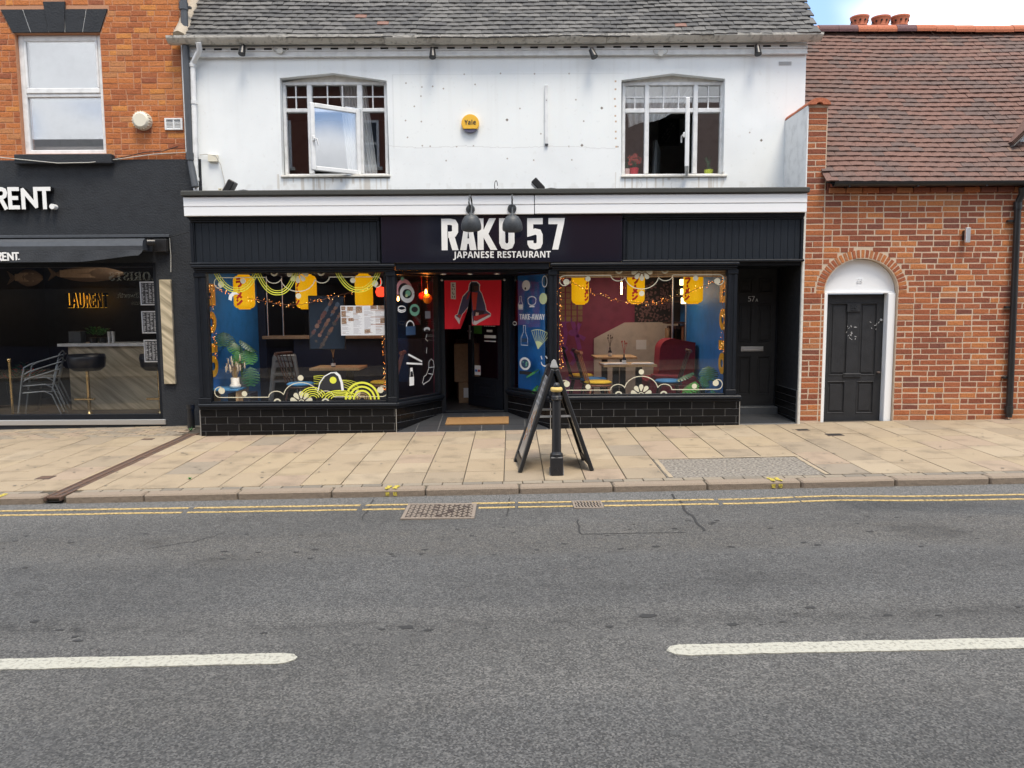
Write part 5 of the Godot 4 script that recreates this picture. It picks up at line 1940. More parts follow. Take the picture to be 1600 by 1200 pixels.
func _splay_window(a: Vector2, b: Vector2, sy: float, cy: float, left: bool) -> void:
	var w := Node3D.new()
	w.name = "splayed_window"
	front.add_child(w, true)
	w.transform = splay(a, b)
	var L := a.distance_to(b)
	riser(front, 0.0, L, sy - 0.087, -0.12, splay(a, b), 0.06)
	var st := new_st()
	slab(st, 0.0, sy - 0.085, L, sy - 0.057, -0.11, 0.016, 0.006)
	slab(st, 0.0, sy - 0.055, L, sy - 0.002, -0.11, 0.04, 0.012)
	part(w, "window_sill", st, M.black_paint)
	st = new_st()
	slab(st, 0.0, sy, 0.075, cy + 0.01, -0.10, 0.0, 0.006)
	slab(st, L - 0.075, sy, L, cy + 0.01, -0.10, 0.0, 0.006)
	slab(st, 0.075, sy, L - 0.075, sy + 0.03, -0.09, -0.01, 0.006)
	slab(st, 0.075, cy - 0.04, L - 0.075, cy + 0.01, -0.09, -0.01, 0.006)
	for e in [0.02, 0.047, L - 0.066, L - 0.04]:
		slab(st, e, sy + 0.03, e + 0.016, cy - 0.05, 0.0, 0.010, 0.005)
	part(w, "frame", st, M.black_paint)
	part(w, "pane", slab_mesh(0.073, sy + 0.028, L - 0.073, cy - 0.038, -0.052, -0.04), M.shop_glass)
	var t0 := 0.10
	var tw := L - 0.2
	var z := -0.0375
	var at := func(t: float, v: float) -> Vector2: return Vector2(t0 + t * tw, lerpf(cy - 0.02, sy + 0.02, v))
	if left:
		_icon(w, M.vinyl_pink, [arc(at.call(0.20, 0.14), 0.16, 0.14, 20, 200, 14)], 0.055, z)
		_icon(w, M.vinyl_white, [arc(at.call(0.27, 0.16), 0.135, 0.095, 0, 360, 20)], 0.06, z + 0.0004)
		_blob(w, M.vinyl_green, [at.call(0.16, 0.045), 0.038, 0.026], z)
		_blob(w, M.vinyl_green, [at.call(0.29, 0.155), 0.06, 0.04], z + 0.0008)
		_blob(w, M.tube_glow if false else M.vinyl_pale, [at.call(0.25, 0.175), 0.03, 0.022], z + 0.0012)
		_blob(w, M.vinyl_green, [at.call(0.45, 0.29), 0.115, 0.085], z)
		_blob(w, M.ink, [at.call(0.45, 0.285), 0.075, 0.04], z + 0.0006)
		_icon(w, M.vinyl_white, [arc(at.call(0.13, 0.285), 0.085, 0.035, 180, 360, 12), arc(at.call(0.13, 0.275), 0.08, 0.03, 0, 360, 14)], 0.016, z)
		_icon(w, M.vinyl_white, [arc(at.call(0.33, 0.42), 0.085, 0.075, 0, 180, 14)], 0.02, z)
		_rects(w, M.vinyl_navy, [[at.call(0.22, 0.49), at.call(0.46, 0.42)]], z)
		_rects(w, M.vinyl_grey, [[at.call(0.72, 0.36), at.call(0.86, 0.30)]], z)
		_blob(w, M.vinyl_white, [at.call(0.76, 0.45), 0.075, 0.033], z)
		_blob(w, M.ink, [at.call(0.76, 0.462), 0.05, 0.02], z + 0.0006)
		_icon(w, M.vinyl_white, [[at.call(0.76, 0.49), at.call(0.72, 0.53), at.call(0.78, 0.55)], [at.call(0.75, 0.60), at.call(0.74, 0.65)]], 0.010, z)
		_icon(w, M.vinyl_white, [[at.call(0.27, 0.645), at.call(0.62, 0.715)], [at.call(0.22, 0.715), at.call(0.62, 0.735)]], 0.026, z)
		_icon(w, M.vinyl_white, [[at.call(0.92, 0.72), at.call(0.94, 0.77), at.call(0.90, 0.83), at.call(0.80, 0.88), at.call(0.66, 0.90)], [at.call(0.80, 0.72), at.call(0.79, 0.78), at.call(0.72, 0.83), at.call(0.66, 0.84)], [at.call(0.79, 0.77), at.call(0.94, 0.77)], [at.call(0.78, 0.82), at.call(0.90, 0.83)], [at.call(0.80, 0.72), at.call(0.86, 0.70), at.call(0.92, 0.72)], [at.call(0.66, 0.84), at.call(0.62, 0.89), at.call(0.66, 0.91)]], 0.010, z)
		_rects(w, M.vinyl_white, [[at.call(0.285, 0.90), at.call(0.40, 0.83)], [at.call(0.31, 0.785), at.call(0.37, 0.755)]], z)
		_icon(w, M.vinyl_white, [[at.call(0.31, 0.78), at.call(0.30, 0.83)], [at.call(0.37, 0.78), at.call(0.39, 0.83)]], 0.008, z)
	else:
		_blob(w, M.vinyl_white, [at.call(0.40, 0.10), 0.105, 0.075], z)
		_blob(w, M.ink, [at.call(0.38, 0.125), 0.022, 0.018], z + 0.0006)
		_icon(w, M.vinyl_white, [arc(at.call(0.90, 0.075), 0.06, 0.075, 0, 360, 16)], 0.012, z)
		_blob(w, M.vinyl_pale, [at.call(0.86, 0.215), 0.095, 0.078], z)
		_icon(w, M.vinyl_white, [[at.call(0.22, 0.19), at.call(0.22, 0.23), at.call(0.18, 0.26), at.call(0.18, 0.30), at.call(0.31, 0.30), at.call(0.31, 0.26), at.call(0.27, 0.23), at.call(0.27, 0.19), at.call(0.22, 0.19)]], 0.010, z)
		_rects(w, M.vinyl_white, [[at.call(0.19, 0.295), at.call(0.30, 0.26)]], z + 0.0003)
		_icon(w, M.vinyl_white, [arc(at.call(0.56, 0.235), 0.10, 0.055, 160, 380, 16), arc(at.call(0.56, 0.225), 0.105, 0.05, 0, 180, 16)], 0.012, z)
		_rects(w, M.vinyl_white, [[at.call(0.49, 0.285), at.call(0.63, 0.272)]], z)
		text(w, "lettering", "TAKE-AWAY", 0.077, 0.002, M.vinyl_white, Vector3(t0 + 0.56 * tw, lerpf(cy, sy, 0.37), z + 0.002), true, 1.08)
		_icon(w, M.vinyl_white, [[at.call(0.32, 0.44), at.call(0.32, 0.50), at.call(0.25, 0.55), at.call(0.25, 0.61), at.call(0.44, 0.61), at.call(0.44, 0.55), at.call(0.38, 0.50), at.call(0.38, 0.44), at.call(0.32, 0.44)], arc(at.call(0.07, 0.425), 0.05, 0.025, 0, 360, 12)], 0.009, z)
		_rects(w, M.vinyl_navy, [[at.call(0.27, 0.585), at.call(0.42, 0.55)]], z)
		var fan := []
		var hub: Vector2 = at.call(0.72, 0.635)
		for k in 9:
			var t := deg_to_rad(lerpf(112, 48, k / 8.0))
			fan.append([hub, hub + Vector2(cos(t) * 0.42, sin(t) * 0.27)])
		fan.append(arc(hub, 0.42, 0.27, 48, 112, 10))
		_icon(w, M.vinyl_pale, fan, 0.009, z)
		var wedge := [hub]
		wedge.append_array(arc(hub, 0.17, 0.11, 48, 112, 8))
		var st8 := new_st()
		prism(st8, PackedVector2Array(wedge), z + 0.0005, z + 0.0005)
		part(w, "sticker", st8, M.vinyl_pale)
		_blob(w, M.vinyl_white, [at.call(0.36, 0.77), 0.145, 0.093], z)
		_blob(w, M.vinyl_navy, [at.call(0.36, 0.77), 0.10, 0.063], z + 0.0006)
		for q in 9:
			_blob(w, M.vinyl_green, [at.call(0.36, 0.77) + Vector2(jig(0.06), jig(0.036)), 0.016, 0.011], z + 0.0012)
		_rects(w, M.ink, [[at.call(0.20, 0.865), at.call(0.55, 0.835)]], z)
		_icon(w, M.vinyl_white, [arc(at.call(0.90, 0.74), 0.085, 0.055, 180, 360, 12), [at.call(0.80, 0.69), at.call(0.83, 0.72)], [at.call(0.92, 0.69), at.call(0.98, 0.71)]], 0.020, z)
func _icon(w: Node3D, m: Material, runs: Array, wd: float, z: float) -> void:
	var st := new_st()
	var k := 0
	for r in runs:
		lines(st, r, wd, z + 0.00015 * k, z + 0.00015 * k)
		k += 1
	part(w, "sticker", st, m)
func _blob(w: Node3D, m: Material, e: Array, z: float) -> void:
	var st := new_st()
	prism(st, disc(e[0], e[1], e[2], 18), z, z)
	part(w, "sticker", st, m)
func _rects(w: Node3D, m: Material, rs: Array, z: float) -> void:
	var st := new_st()
	for r in rs:
		prism(st, rect2(r[0].x, r[0].y, r[1].x, r[1].y), z, z)
	part(w, "sticker", st, m)

func _shop_door(cy: float) -> void:
	# leaf hinged on the jamb towards the cottage, swung in by 50 degrees
	var W := 0.85
	var d := Vector3(0.643, 0, 0.766)
	var hinge := Vector3(RS.x - 0.05, 0, -0.985)
	var door := thing("shop_door", "black half-glazed shop door standing open inwards behind the red curtain", "door")
	door.transform = Transform3D(Basis(d, Vector3.UP, d.cross(Vector3.UP)), hinge - d * W)
	var y0 := 0.15
	var y1 := cy - 0.10
	var g0 := 0.60
	var st := new_st()
	for q in cut(rect2(0, y0, W, y1), [rect2(0.11, g0, W - 0.11, y1 - 0.11)]):
		prism(st, q, -0.022, 0.022)
	for e in [[0.16, y0 + 0.16, W - 0.16, y0 + 0.36], [0.30, y0 + 0.21, W - 0.30, y0 + 0.31]]:
		for b in [[e[0], e[1], e[2], e[1] + 0.016], [e[0], e[3] - 0.016, e[2], e[3]], [e[0], e[1] + 0.016, e[0] + 0.016, e[3] - 0.016], [e[2] - 0.016, e[1] + 0.016, e[2], e[3] - 0.016]]:
			slab(st, b[0], b[1], b[2], b[3], 0.022, 0.034, 0.004)
	slab(st, 0.10, g0 - 0.02, W - 0.10, g0 + 0.008, 0.022, 0.034, 0.004)
	part(door, "leaf", st, M.black_paint)
	part(door, "pane", slab_mesh(0.11, g0, W - 0.11, y1 - 0.11, -0.004, 0.004), M.glass)
	st = new_st()
	slab(st, 0.035, 1.18, 0.075, 1.40, 0.022, 0.03, 0.004)
	tube(st, [Vector3(0.055, 1.31, 0.03), Vector3(0.055, 1.31, 0.07), Vector3(0.16, 1.305, 0.075)], 0.010, 8)
	part(door, "handle", st, M.aluminium)
	part(door, "notice", slab_mesh(0.14, 1.27, 0.34, 1.40, 0.0055, 0.0065), M.leaf_light)
	part(door, "notice", slab_mesh(0.15, 0.63, 0.30, 0.78, 0.0055, 0.0065), M.paper)
	st = new_st()
	slab(st, 0.16, 0.68, 0.22, 0.715, 0.0066, 0.0072)
	part(door, "card_mark", st, M.blue_wall)
	st = new_st()
	slab(st, 0.23, 0.68, 0.29, 0.715, 0.0066, 0.0072)
	part(door, "card_mark", st, M.flower_red)
	st = new_st()
	rng.seed = 5
	for k in 4:
		var x := 0.40
		while x < 0.66:
			var l := rng.randf_range(0.02, 0.06)
			slab(st, x, 1.49 - k * 0.035, x + l, 1.499 - k * 0.035, 0.0055, 0.0062)
			x += l + 0.012
	slab(st, 0.40, 1.21, 0.68, 1.255, 0.0055, 0.0062)
	slab(st, 0.46, 1.30, 0.60, 1.335, 0.0055, 0.0062)
	slab(st, 0.40, 1.155, 0.68, 1.17, 0.0055, 0.0062)
	part(door, "opening_hours", st, M.vinyl_white)

func _side_entrance(fy0: float, rx1: float) -> void:
	var se := thing("side_entrance", "recessed side entrance with black six-panelled door numbered 57A", "doorway")
	var wx := 3.905
	var zd := -0.9
	part(se, "side_wall", slab_mesh(wx, -0.1, wx + 0.025, fy0, -0.95, -0.045), M.black_door)
	part(se, "side_wall", slab_mesh(rx1 - 0.11, -0.1, rx1 - 0.05, fy0 - 0.05, -0.95, -0.11), M.black_door)
	part(se, "plaster_edge", slab_mesh(wx - 0.004, -0.05, wx + 0.030, 2.944, -0.0445, 0.004, 0.006), M.cream_paint)
	# tiled foot of the side wall
	riser(se, 0.0, 0.85, 0.514, 0.02, Transform3D(Basis(Vector3(0, 0, 1), Vector3.UP, Vector3(-1, 0, 0)), Vector3(wx - 0.012, 0, -0.9)), 0.0, 0.016)
	part(se, "corner_trim", slab_mesh(wx - 0.016, 0.0, wx - 0.006, 0.514, -0.045, 0.006), M.steel_trim)
	var st := new_st()
	var fl := Transform3D(Vector3(1, 0.012, 0), Vector3(0, 0.03, -1), Vector3(0, 1, 0), Vector3(0, 0.028, 0))
	prism(st, rect2(rx1 - 0.06, 0.02, wx, 0.9), -0.1, -0.006, fl, false)
	part(se, "floor_bed", st, M.grout)
	for i in 3:
		for j in 3:
			st = new_st()
			prism(st, rect2(rx1 - 0.055 + i * 0.29, 0.025 + j * 0.29, minf(rx1 - 0.055 + i * 0.29 + 0.286, wx - 0.02), 0.025 + j * 0.29 + 0.286), -0.006, 0.0, fl, false)
			part(se, "floor_tile", st, M.floor_tile)
	part(se, "step", slab_mesh(rx1 - 0.04, 0.02, wx - 0.015, 0.202, -0.94, -0.74, 0.012), M.grey_plastic)
	var x0 := 3.269
	var x1 := 3.871
	var y0 := 0.196
	var y1 := fy0 - 0.02
	var door := part(se, "door_leaf", _door(x0, y0, x1, y1, zd, [[0.10, 0.815, 0.42, 0.915], [0.58, 0.815, 0.90, 0.915], [0.10, 0.46, 0.42, 0.74], [0.58, 0.46, 0.90, 0.74], [0.10, 0.08, 0.42, 0.36], [0.58, 0.08, 0.90, 0.36]]), M.black_door)
	door.set_meta("label", "black six-panelled door with steel letter plate")
	part(se, "door_frame", slab_mesh(x1 + 0.003, y0, wx - 0.002, y1, -0.96, -0.895, 0.004), M.black_paint)
	st = new_st()
	var c := Vector3(3.533, 1.042, -0.890)
	box(st, c, Vector3(0.33, 0.075, 0.016), 0.004)
	box(st, c + Vector3(0, -0.008, 0.014), Vector3(0.28, 0.035, 0.016), 0.004)
	part(se, "letter_plate", st, M.aluminium)
	text(se, "number", "57", 0.075, 0.006, M.letter_white, Vector3(3.506, 1.772, -0.892), false, 0.9)
	text(se, "number", "A", 0.045, 0.006, M.letter_white, Vector3(3.586, 1.753, -0.892), false, 0.9)
	part(se, "soffit", slab_mesh(rx1 - 0.05, fy0 - 0.0045, wx, fy0 + 0.02, -0.95, -0.16), M.black_paint)

# ---------- the restaurant's rooms ----------
const FY := 0.12
func make_shop_rooms() -> void:
	rng.seed = 404
	var room := struct("restaurant_interior")
	var ceil_y := 2.205
	var fs := new_st()
	prism(fs, PackedVector2Array([Vector2(-4.25, 0.115), Vector2(LS.x - 0.11, 0.115), Vector2(LE.x - 0.09, 1.0), Vector2(LE.x, 1.03), Vector2(RS.x, 1.03), Vector2(RS.x + 0.09, 1.0), Vector2(RE.x + 0.11, 0.115), Vector2(2.99, 0.115), Vector2(2.99, 5.2), Vector2(-4.25, 5.2)]), FY - 0.1, FY, Transform3D(Vector3.RIGHT, Vector3(0, 0, -1), Vector3.UP, Vector3.ZERO))
	part(room, "interior_floor", fs, M.dark_floor)
	part(room, "interior_ceiling", slab_mesh(-4.25, ceil_y + 0.05, 3.12, ceil_y + 0.12, -5.2, -0.16), M.ceiling)
	part(room, "back_wall", slab_mesh(-4.25, FY, 3.12, ceil_y + 0.05, -5.3, -5.2), M.navy_wall)
	part(room, "blue_side_wall", slab_mesh(-4.28, FY, -4.20, ceil_y + 0.05, -2.5, -0.115), M.blue_wall)
	part(room, "side_wall", slab_mesh(-4.28, FY, -4.20, ceil_y + 0.05, -5.2, -2.5), M.navy_wall)
	part(room, "blue_side_wall", slab_mesh(2.955, FY, 2.985, ceil_y + 0.05, -3.1, -0.115), M.blue_wall)
	part(room, "side_wall", slab_mesh(3.0, FY, 3.08, ceil_y + 0.05, -5.2, -3.1), M.dark_wall)
	_panel_lamp(room, Vector3(1.75, ceil_y + 0.015, -1.9), 0.6)
	_panel_lamp(room, Vector3(-3.3, ceil_y + 0.015, -1.3), 0.35)
	# left room: dark servery with a timber shelf
	part(room, "servery_front", slab_mesh(-3.62, FY, -1.2, 1.166, -2.46, -2.36), M.navy_wall)
	part(room, "servery_pier", slab_mesh(-4.233, FY, -4.075, ceil_y + 0.05, -2.5, -2.36), M.navy_wall)
	part(room, "servery_shelf", slab_mesh(-4.117, 1.173, -2.046, 1.226, -2.7, -2.28, 0.004), M.shelf_wood)
	var st := new_st()
	for u in [-4.025, -3.772]:
		cyl(st, Vector3(u, 1.220, -2.32), Vector3(u, ceil_y, -2.32), 0.012, 0.012, 8)
	part(room, "steel_post", st, M.aluminium)
	part(room, "lobby_partition", slab_mesh(-1.18, FY, -1.10, ceil_y + 0.05, -5.2, -1.10), M.maroon_wall)
	part(room, "lobby_partition", slab_mesh(0.55, FY, 0.63, ceil_y + 0.05, -5.2, -1.6), M.dark_wall)
	# right room: maroon wall with purple brushwork, beige stair flank, dark blossom wall
	part(room, "maroon_wall", slab_mesh(0.63, FY, 2.189, ceil_y + 0.05, -3.42, -3.32), M.maroon_wall)
	part(room, "maroon_wall", slab_mesh(0.635, FY, 0.66, ceil_y + 0.05, -3.32, -1.0), M.maroon_wall)
	part(room, "blossom_wall", slab_mesh(2.189 + 0.002, FY, 3.0, ceil_y + 0.05, -3.46, -3.36), M.dark_wall)
	st = new_st()
	prism(st, PackedVector2Array([Vector2(1.470, -0.165), Vector2(1.465, 1.112), Vector2(2.010, 1.393), Vector2(2.955, 1.398), Vector2(2.978, -0.174)]), -3.33, -3.28)
	part(room, "stair_flank", st, M.beige_wall)
	part(room, "notice", slab_mesh(2.214, 0.914, 2.396, 1.085, -3.28, -3.272), M.paper)
	st = new_st()
	for k in 46:
		var c := Vector2(lerpf(2.164, 2.844, rng.randf()), lerpf(1.435, 2.112, rng.randf()))
		_petals(st, c, rng.randf_range(0.05, 0.10), jig(60), 360.0, 5, -3.358 + 0.0006 * k * 0.05)
	part(room, "blossom_print", st, M.blossom)
	st = new_st()
	for e in [[Vector2(0.917, 1.445), Vector2(0.963, 1.194), Vector2(0.917, 0.932), Vector2(0.986, 0.646)], [Vector2(1.065, 1.478), Vector2(1.145, 1.216), Vector2(1.214, 0.919)], [Vector2(1.213, 1.386), Vector2(1.145, 1.193), Vector2(1.305, 1.101)], [Vector2(1.066, 0.897), Vector2(1.146, 0.759), Vector2(1.066, 0.645)], [Vector2(0.986, 0.416), Vector2(1.032, 0.300), Vector2(0.964, 0.093)]]:
		lines(st, e, 0.075, -3.317, -3.317)
	for e in [Vector2(0.963, 1.444), Vector2(0.917, 0.932), Vector2(1.100, 1.216), Vector2(1.032, 0.300)]:
		prism(st, disc(e, 0.09, 0.06, 14), -3.316, -3.316)
	part(room, "purple_brushwork", st, M.purple_paint)
	# grid of photographs on the maroon wall
	for i in 4:
		for j in 6:
			var c := Vector3(0.905, 1.987, -3.300) + Vector3(i * 0.105, -j * 0.105, 0.0)
			part(room, "photograph", slab_mesh(c.x - 0.04, c.y - 0.045, c.x + 0.04, c.y + 0.045, -3.319, -3.312), M.card if (i + j) % 3 else M.vinyl_brown)
	# blue panel just behind the splayed window of the entrance
	var bp := splay(RS, RE)
	st = new_st()
	box(st, Vector3(0.40, 1.15, -0.17), Vector3(0.66, 2.1, 0.03), 0.0, bp)
	part(room, "blue_panel", st, M.blue_wall)
	# shelving, poles and lit boxes before the blue wall
	st = new_st()
	for e in [Vector3(2.714, 1.659, -2.600), Vector3(2.940, 1.658, -2.600)]:
		cyl(st, Vector3(e.x, FY, e.z), Vector3(e.x, ceil_y, e.z), 0.016, 0.016, 8)
	part(room, "steel_post", st, M.aluminium)
	for k in 3:
		part(room, "shelf", slab_mesh(2.618, 1.02 + k * 0.36, 2.95, 1.05 + k * 0.36, -2.95, -2.6), M.dark_wood)
	for k in 8:
		var x := lerpf(2.640, 2.85, k / 7.0)
		part(room, "book", slab_mesh(x, 1.05, x + 0.055 + 0.02 * (k % 3), 1.30 + 0.04 * (k % 2), -2.85, -2.66, 0.004), [M.card, M.dark_wood, M.vinyl_brown, M.copper_wood][k % 4])
	var boxes := thing("lit_menu_box", "three small glowing signs hung one above another beside the lantern", "sign")
	for p in [Vector3(2.737, 2.055, -2.000), Vector3(2.749, 1.903, -2.000), Vector3(2.762, 1.760, -2.000)]:
		st = new_st()
		box(st, p, Vector3(0.075, 0.095, 0.04), 0.006)
		part(boxes, "glowing_panel", st, M.box_glow)
	_lamp_at(Vector3(2.656, 1.901, -1.900), Color(1.0, 0.8, 0.5), 0.02, boxes, 0.08)
	# glowing tube pendant
	var tb := thing("tube_pendant", "slim glowing amber tube hanging before the maroon wall", "lamp", Vector3(1.792, 0, -2.2))
	st = new_st()
	cyl(st, Vector3(0, 1.871, 0), Vector3(0, 2.068, 0), 0.013, 0.013, 10)
	part(tb, "tube", st, M.tube_glow)
	st = new_st()
	cyl(st, Vector3(0, 2.068, 0), Vector3(0, 2.120, 0), 0.018, 0.018, 10)
	cyl(st, Vector3(0, 2.120, 0), Vector3(0, ceil_y + 0.05, 0), 0.003, 0.003, 6)
	part(tb, "flex", st, M.cable)
	_lamp_at(Vector3(1.778, 1.972, -2.100) + Vector3(0.05, 0, 0), Color(1.0, 0.65, 0.3), 0.04, tb, 0.05, true)
	# bulbs in the lobby, seen through the splayed window
	var k := 0
	for e in [[Vector3(-1.746, 1.821, -1.500), "bare glowing bulb low behind the splayed pane, by the post"], [Vector3(-1.338, 1.930, -1.700), "glowing bulb with an orange globe behind the splayed pane"], [Vector3(-1.931, 1.885, -1.200), "glowing bulb inside the small red lantern's cluster by the menu"]]:
		if k == 2:
			break
		var p: Vector3 = e[0]
		var b := thing("hanging_bulb", e[1], "lamp", p, "filament bulbs in the lobby")
		st = new_st()
		lathe(st, [Vector2(0, -0.045), Vector2(0.016, -0.035), Vector2(0.018, -0.01), Vector2(0.010, 0.02), Vector2(0.009, 0.03)], 10)
		part(b, "bulb", st, M.bulb_glow)
		st = new_st()
		cyl(st, Vector3(0, 0.03, 0), Vector3(0, 0.07, 0), 0.014, 0.012, 10)
		cyl(st, Vector3(0, 0.07, 0), Vector3(0, ceil_y + 0.05 - p.y, 0), 0.003, 0.003, 6)
		part(b, "flex", st, M.cable)
		_lamp_at(Vector3(0, -0.01, 0), Color(1.0, 0.55, 0.22), 0.05, b, 0.03)
		k += 1
	for e in [[Vector3(-1.320, 1.812, -1.750), M.orange_vinyl, 0.075, "round orange paper lamp in the lobby"], [Vector3(-1.433, 1.866, -1.950), M.lantern_red, 0.06, "small red paper lamp in the lobby"]]:
		var st2 := new_st()
		lathe(st2, [Vector2(0.02, -e[2]), Vector2(e[2] * 0.75, -e[2] * 0.7), Vector2(e[2], 0), Vector2(e[2] * 0.75, e[2] * 0.7), Vector2(0.02, e[2])], 16)
		cyl(st2, Vector3(0, e[2], 0), Vector3(0, ceil_y + 0.05 - e[0].y, 0), 0.003, 0.003, 6)
		single("paper_lamp", st2, e[1], e[3], "lamp", "", Transform3D(Basis(), e[0]))
	# things seen through the open door
	part(room, "lobby_counter", slab_mesh(-0.95, FY, -0.62, 1.15, -3.2, -2.6, 0.01), M.dark_wood)
	var pile := [[Vector3(-0.70, 0, -2.2), Vector3(0.34, 0.34, 0.3), "cardboard box with white label on the floor inside the shop door"], [Vector3(-0.74, 0.345, -2.25), Vector3(0.40, 0.62, 0.32), "tall brown carton stacked on the labelled box inside the door"]]
	for b in pile:
		st = new_st()
		box(st, Vector3(0, b[1].y / 2, 0), b[1], 0.006)
		var c := thing("cardboard_box", b[2], "box", b[0] + Vector3(0, FY, 0), "boxes inside the shop door")
		part(c, "carton", st, M.card)
		if b[1].y < 0.5:
			part(c, "label", slab_mesh(-0.09, 0.09, 0.03, 0.25, b[1].z / 2, b[1].z / 2 + 0.003), M.paper)

func _panel_lamp(parent: Node3D, at: Vector3, e: float) -> void:
	# a flat ceiling light: glowing face and, just under it, a light of its size
	part(parent, "ceiling_light", slab_mesh(at.x - 0.3, at.y, at.x + 0.3, at.y + 0.03, at.z - 0.3, at.z + 0.3), M.panel_glow)
	var l := AreaLight3D.new()
	l.name = "ceiling_light_beam"
	l.area_size = Vector2(0.6, 0.6)
	l.area_range = 9.0
	l.light_energy = e
	l.light_color = Color(1.0, 0.94, 0.87)
	l.shadow_enabled = true
	l.position = at - Vector3(0, 0.01, 0)
	l.rotation.x = -PI / 2
	parent.add_child(l)
func _lamp_at(p: Vector3, c: Color, e: float, parent: Node3D, size: float, world := false) -> void:
	var l := OmniLight3D.new()
	l.name = "glow_light"
	l.light_color = c
	l.light_energy = e
	l.light_size = size
	l.omni_range = 8.0
	l.omni_attenuation = 2.0
	l.shadow_enabled = true
	parent.add_child(l)
	l.position = p - parent.position if world or parent.position == Vector3.ZERO else p

# ---------- furniture and ornaments behind the panes ----------
func wrap_lines(st: SurfaceTool, pts: Array, w: float, r: float, rot: float) -> void:
	# brush strokes laid round an upright drum of radius r
	var fine := []
	for k in pts.size() - 1:
		for t in 4:
			fine.append(pts[k].lerp(pts[k + 1], t / 4.0))
	fine.append(pts[pts.size() - 1])
	var on := func(p: Vector2) -> Vector3:
		var a := p.x / r + rot
		return Vector3(sin(a) * r, p.y, cos(a) * r)
	for k in fine.size() - 1:
		var d: Vector2 = (fine[k + 1] - fine[k]).normalized().orthogonal() * w / 2
		var a: Vector2 = fine[k]
		var b: Vector2 = fine[k + 1]
		quad(st, on.call(a + d), on.call(b + d), on.call(b - d), on.call(a - d), on.call(a))
func lantern(at: Vector3, r: float, h: float, rot: float, label: String) -> void:
	var l := thing("paper_lantern", label, "lantern", at, "yellow paper lanterns in the windows")
	var st := new_st()
	var prof := []
	var n := 44
	for k in n + 1:
		var t := float(k) / n
		var e := absf(t - 0.5) * 2.0
		var rr := r * (0.55 + 0.45 * sqrt(maxf(0.0, 1.0 - pow(maxf(0.0, (e - 0.68) / 0.32), 2.0))))
		rr -= 0.0025 if k % 2 else 0.0
		prof.append(Vector2(rr, (t - 0.5) * h))
	lathe(st, prof, 28)
	part(l, "paper_shade", st, M.lantern_yellow)
	st = new_st()
	for s in [-1, 1]:
		cyl(st, Vector3(0, s * h / 2, 0), Vector3(0, s * (h / 2 + 0.012), 0), r * 0.56, r * 0.54, 20)
	part(l, "rim", st, M.lantern_yellow)
	st = new_st()
	cyl(st, Vector3(0, h / 2, 0), Vector3(0, h / 2 + 0.12, 0), 0.002, 0.002, 5)
	part(l, "cord", st, M.cable)
	st = new_st()
	var q := h * 0.2
	var rr2 := r + 0.0015
	for s in [
		[Vector2(-0.8, 1.95), Vector2(0.6, 2.0)], [Vector2(-1.0, 1.45), Vector2(0.9, 1.55), Vector2(0.7, 1.05), Vector2(-0.2, 0.6)],
		[Vector2(0.05, 0.42), Vector2(0.02, -0.05)],
		[Vector2(0.7, -0.15), Vector2(0.1, -0.75), Vector2(-0.9, -1.15)], [Vector2(-0.6, -0.35), Vector2(0.8, -1.05)],
		[Vector2(-0.9, -1.35), Vector2(-0.4, -1.6)], [Vector2(-0.9, -2.15), Vector2(-0.1, -2.0), Vector2(0.9, -1.45)]]:
		wrap_lines(st, s.map(func(v): return Vector2(v.x * q * 0.50, v.y * q * 0.95 + 0.01)), q * 0.33, rr2, rot)
	part(l, "red_lettering", st, M.lantern_red)

func leaf_shape(l: float, w: float, bend: float) -> ArrayMesh:
	# a broad split leaf: lobes along both sides of a curved rib
	var st := new_st()
	var n := 7
	for s in [-1.0, 1.0]:
		for k in n:
			var t0 := float(k) / n
			var t1 := (k + 0.66) / n
			var f := func(t: float, side: float) -> Vector3:
				var wd := w * sqrt(maxf(0.0, sin(PI * clampf(t * 0.92 + 0.09, 0, 1)))) * side
				return Vector3(s * wd, -bend * t * t * l - absf(wd) * 0.28, (t + side * 0.10) * l)
			st.set_smooth_group(1)
			quad(st, f.call(t0, 0.0), f.call(t0 + 0.02, 1.0), f.call(t1, 0.98), f.call(t0 + 1.0 / n, 0.0), Vector3.UP)
	st.set_smooth_group(-1)
	return done(st)
func leafy_plant(called: String, label: String, at: Vector3, pot_m: Material, pot_r: float, pot_h: float, leaves: Array) -> void:
	var p := thing(called, label, "plant", at)
	var st := new_st()
	lathe(st, [Vector2(0, 0), Vector2(pot_r * 0.75, 0), Vector2(pot_r, pot_h), Vector2(pot_r * 0.9, pot_h), Vector2(pot_r * 0.85, pot_h - 0.03), Vector2(0, pot_h - 0.03)], 18, Vector3.ZERO, true)
	part(p, "pot", st, pot_m)
	for e in leaves:
		# [tip offset, length, width, material, yaw, pitch]
		var tip: Vector3 = e[0]
		st = new_st()
		tube(st, [Vector3(0, pot_h - 0.04, 0), Vector3(tip.x * 0.3, lerpf(pot_h, tip.y, 0.6), tip.z * 0.3), tip], 0.006, 6, 0.004)
		part(p, "stalk", st, e[3])
		part(p, "leaf", leaf_shape(e[1], e[2], 0.25), e[3], Transform3D(Basis.from_euler(Vector3(e[5], e[4], 0)), tip))

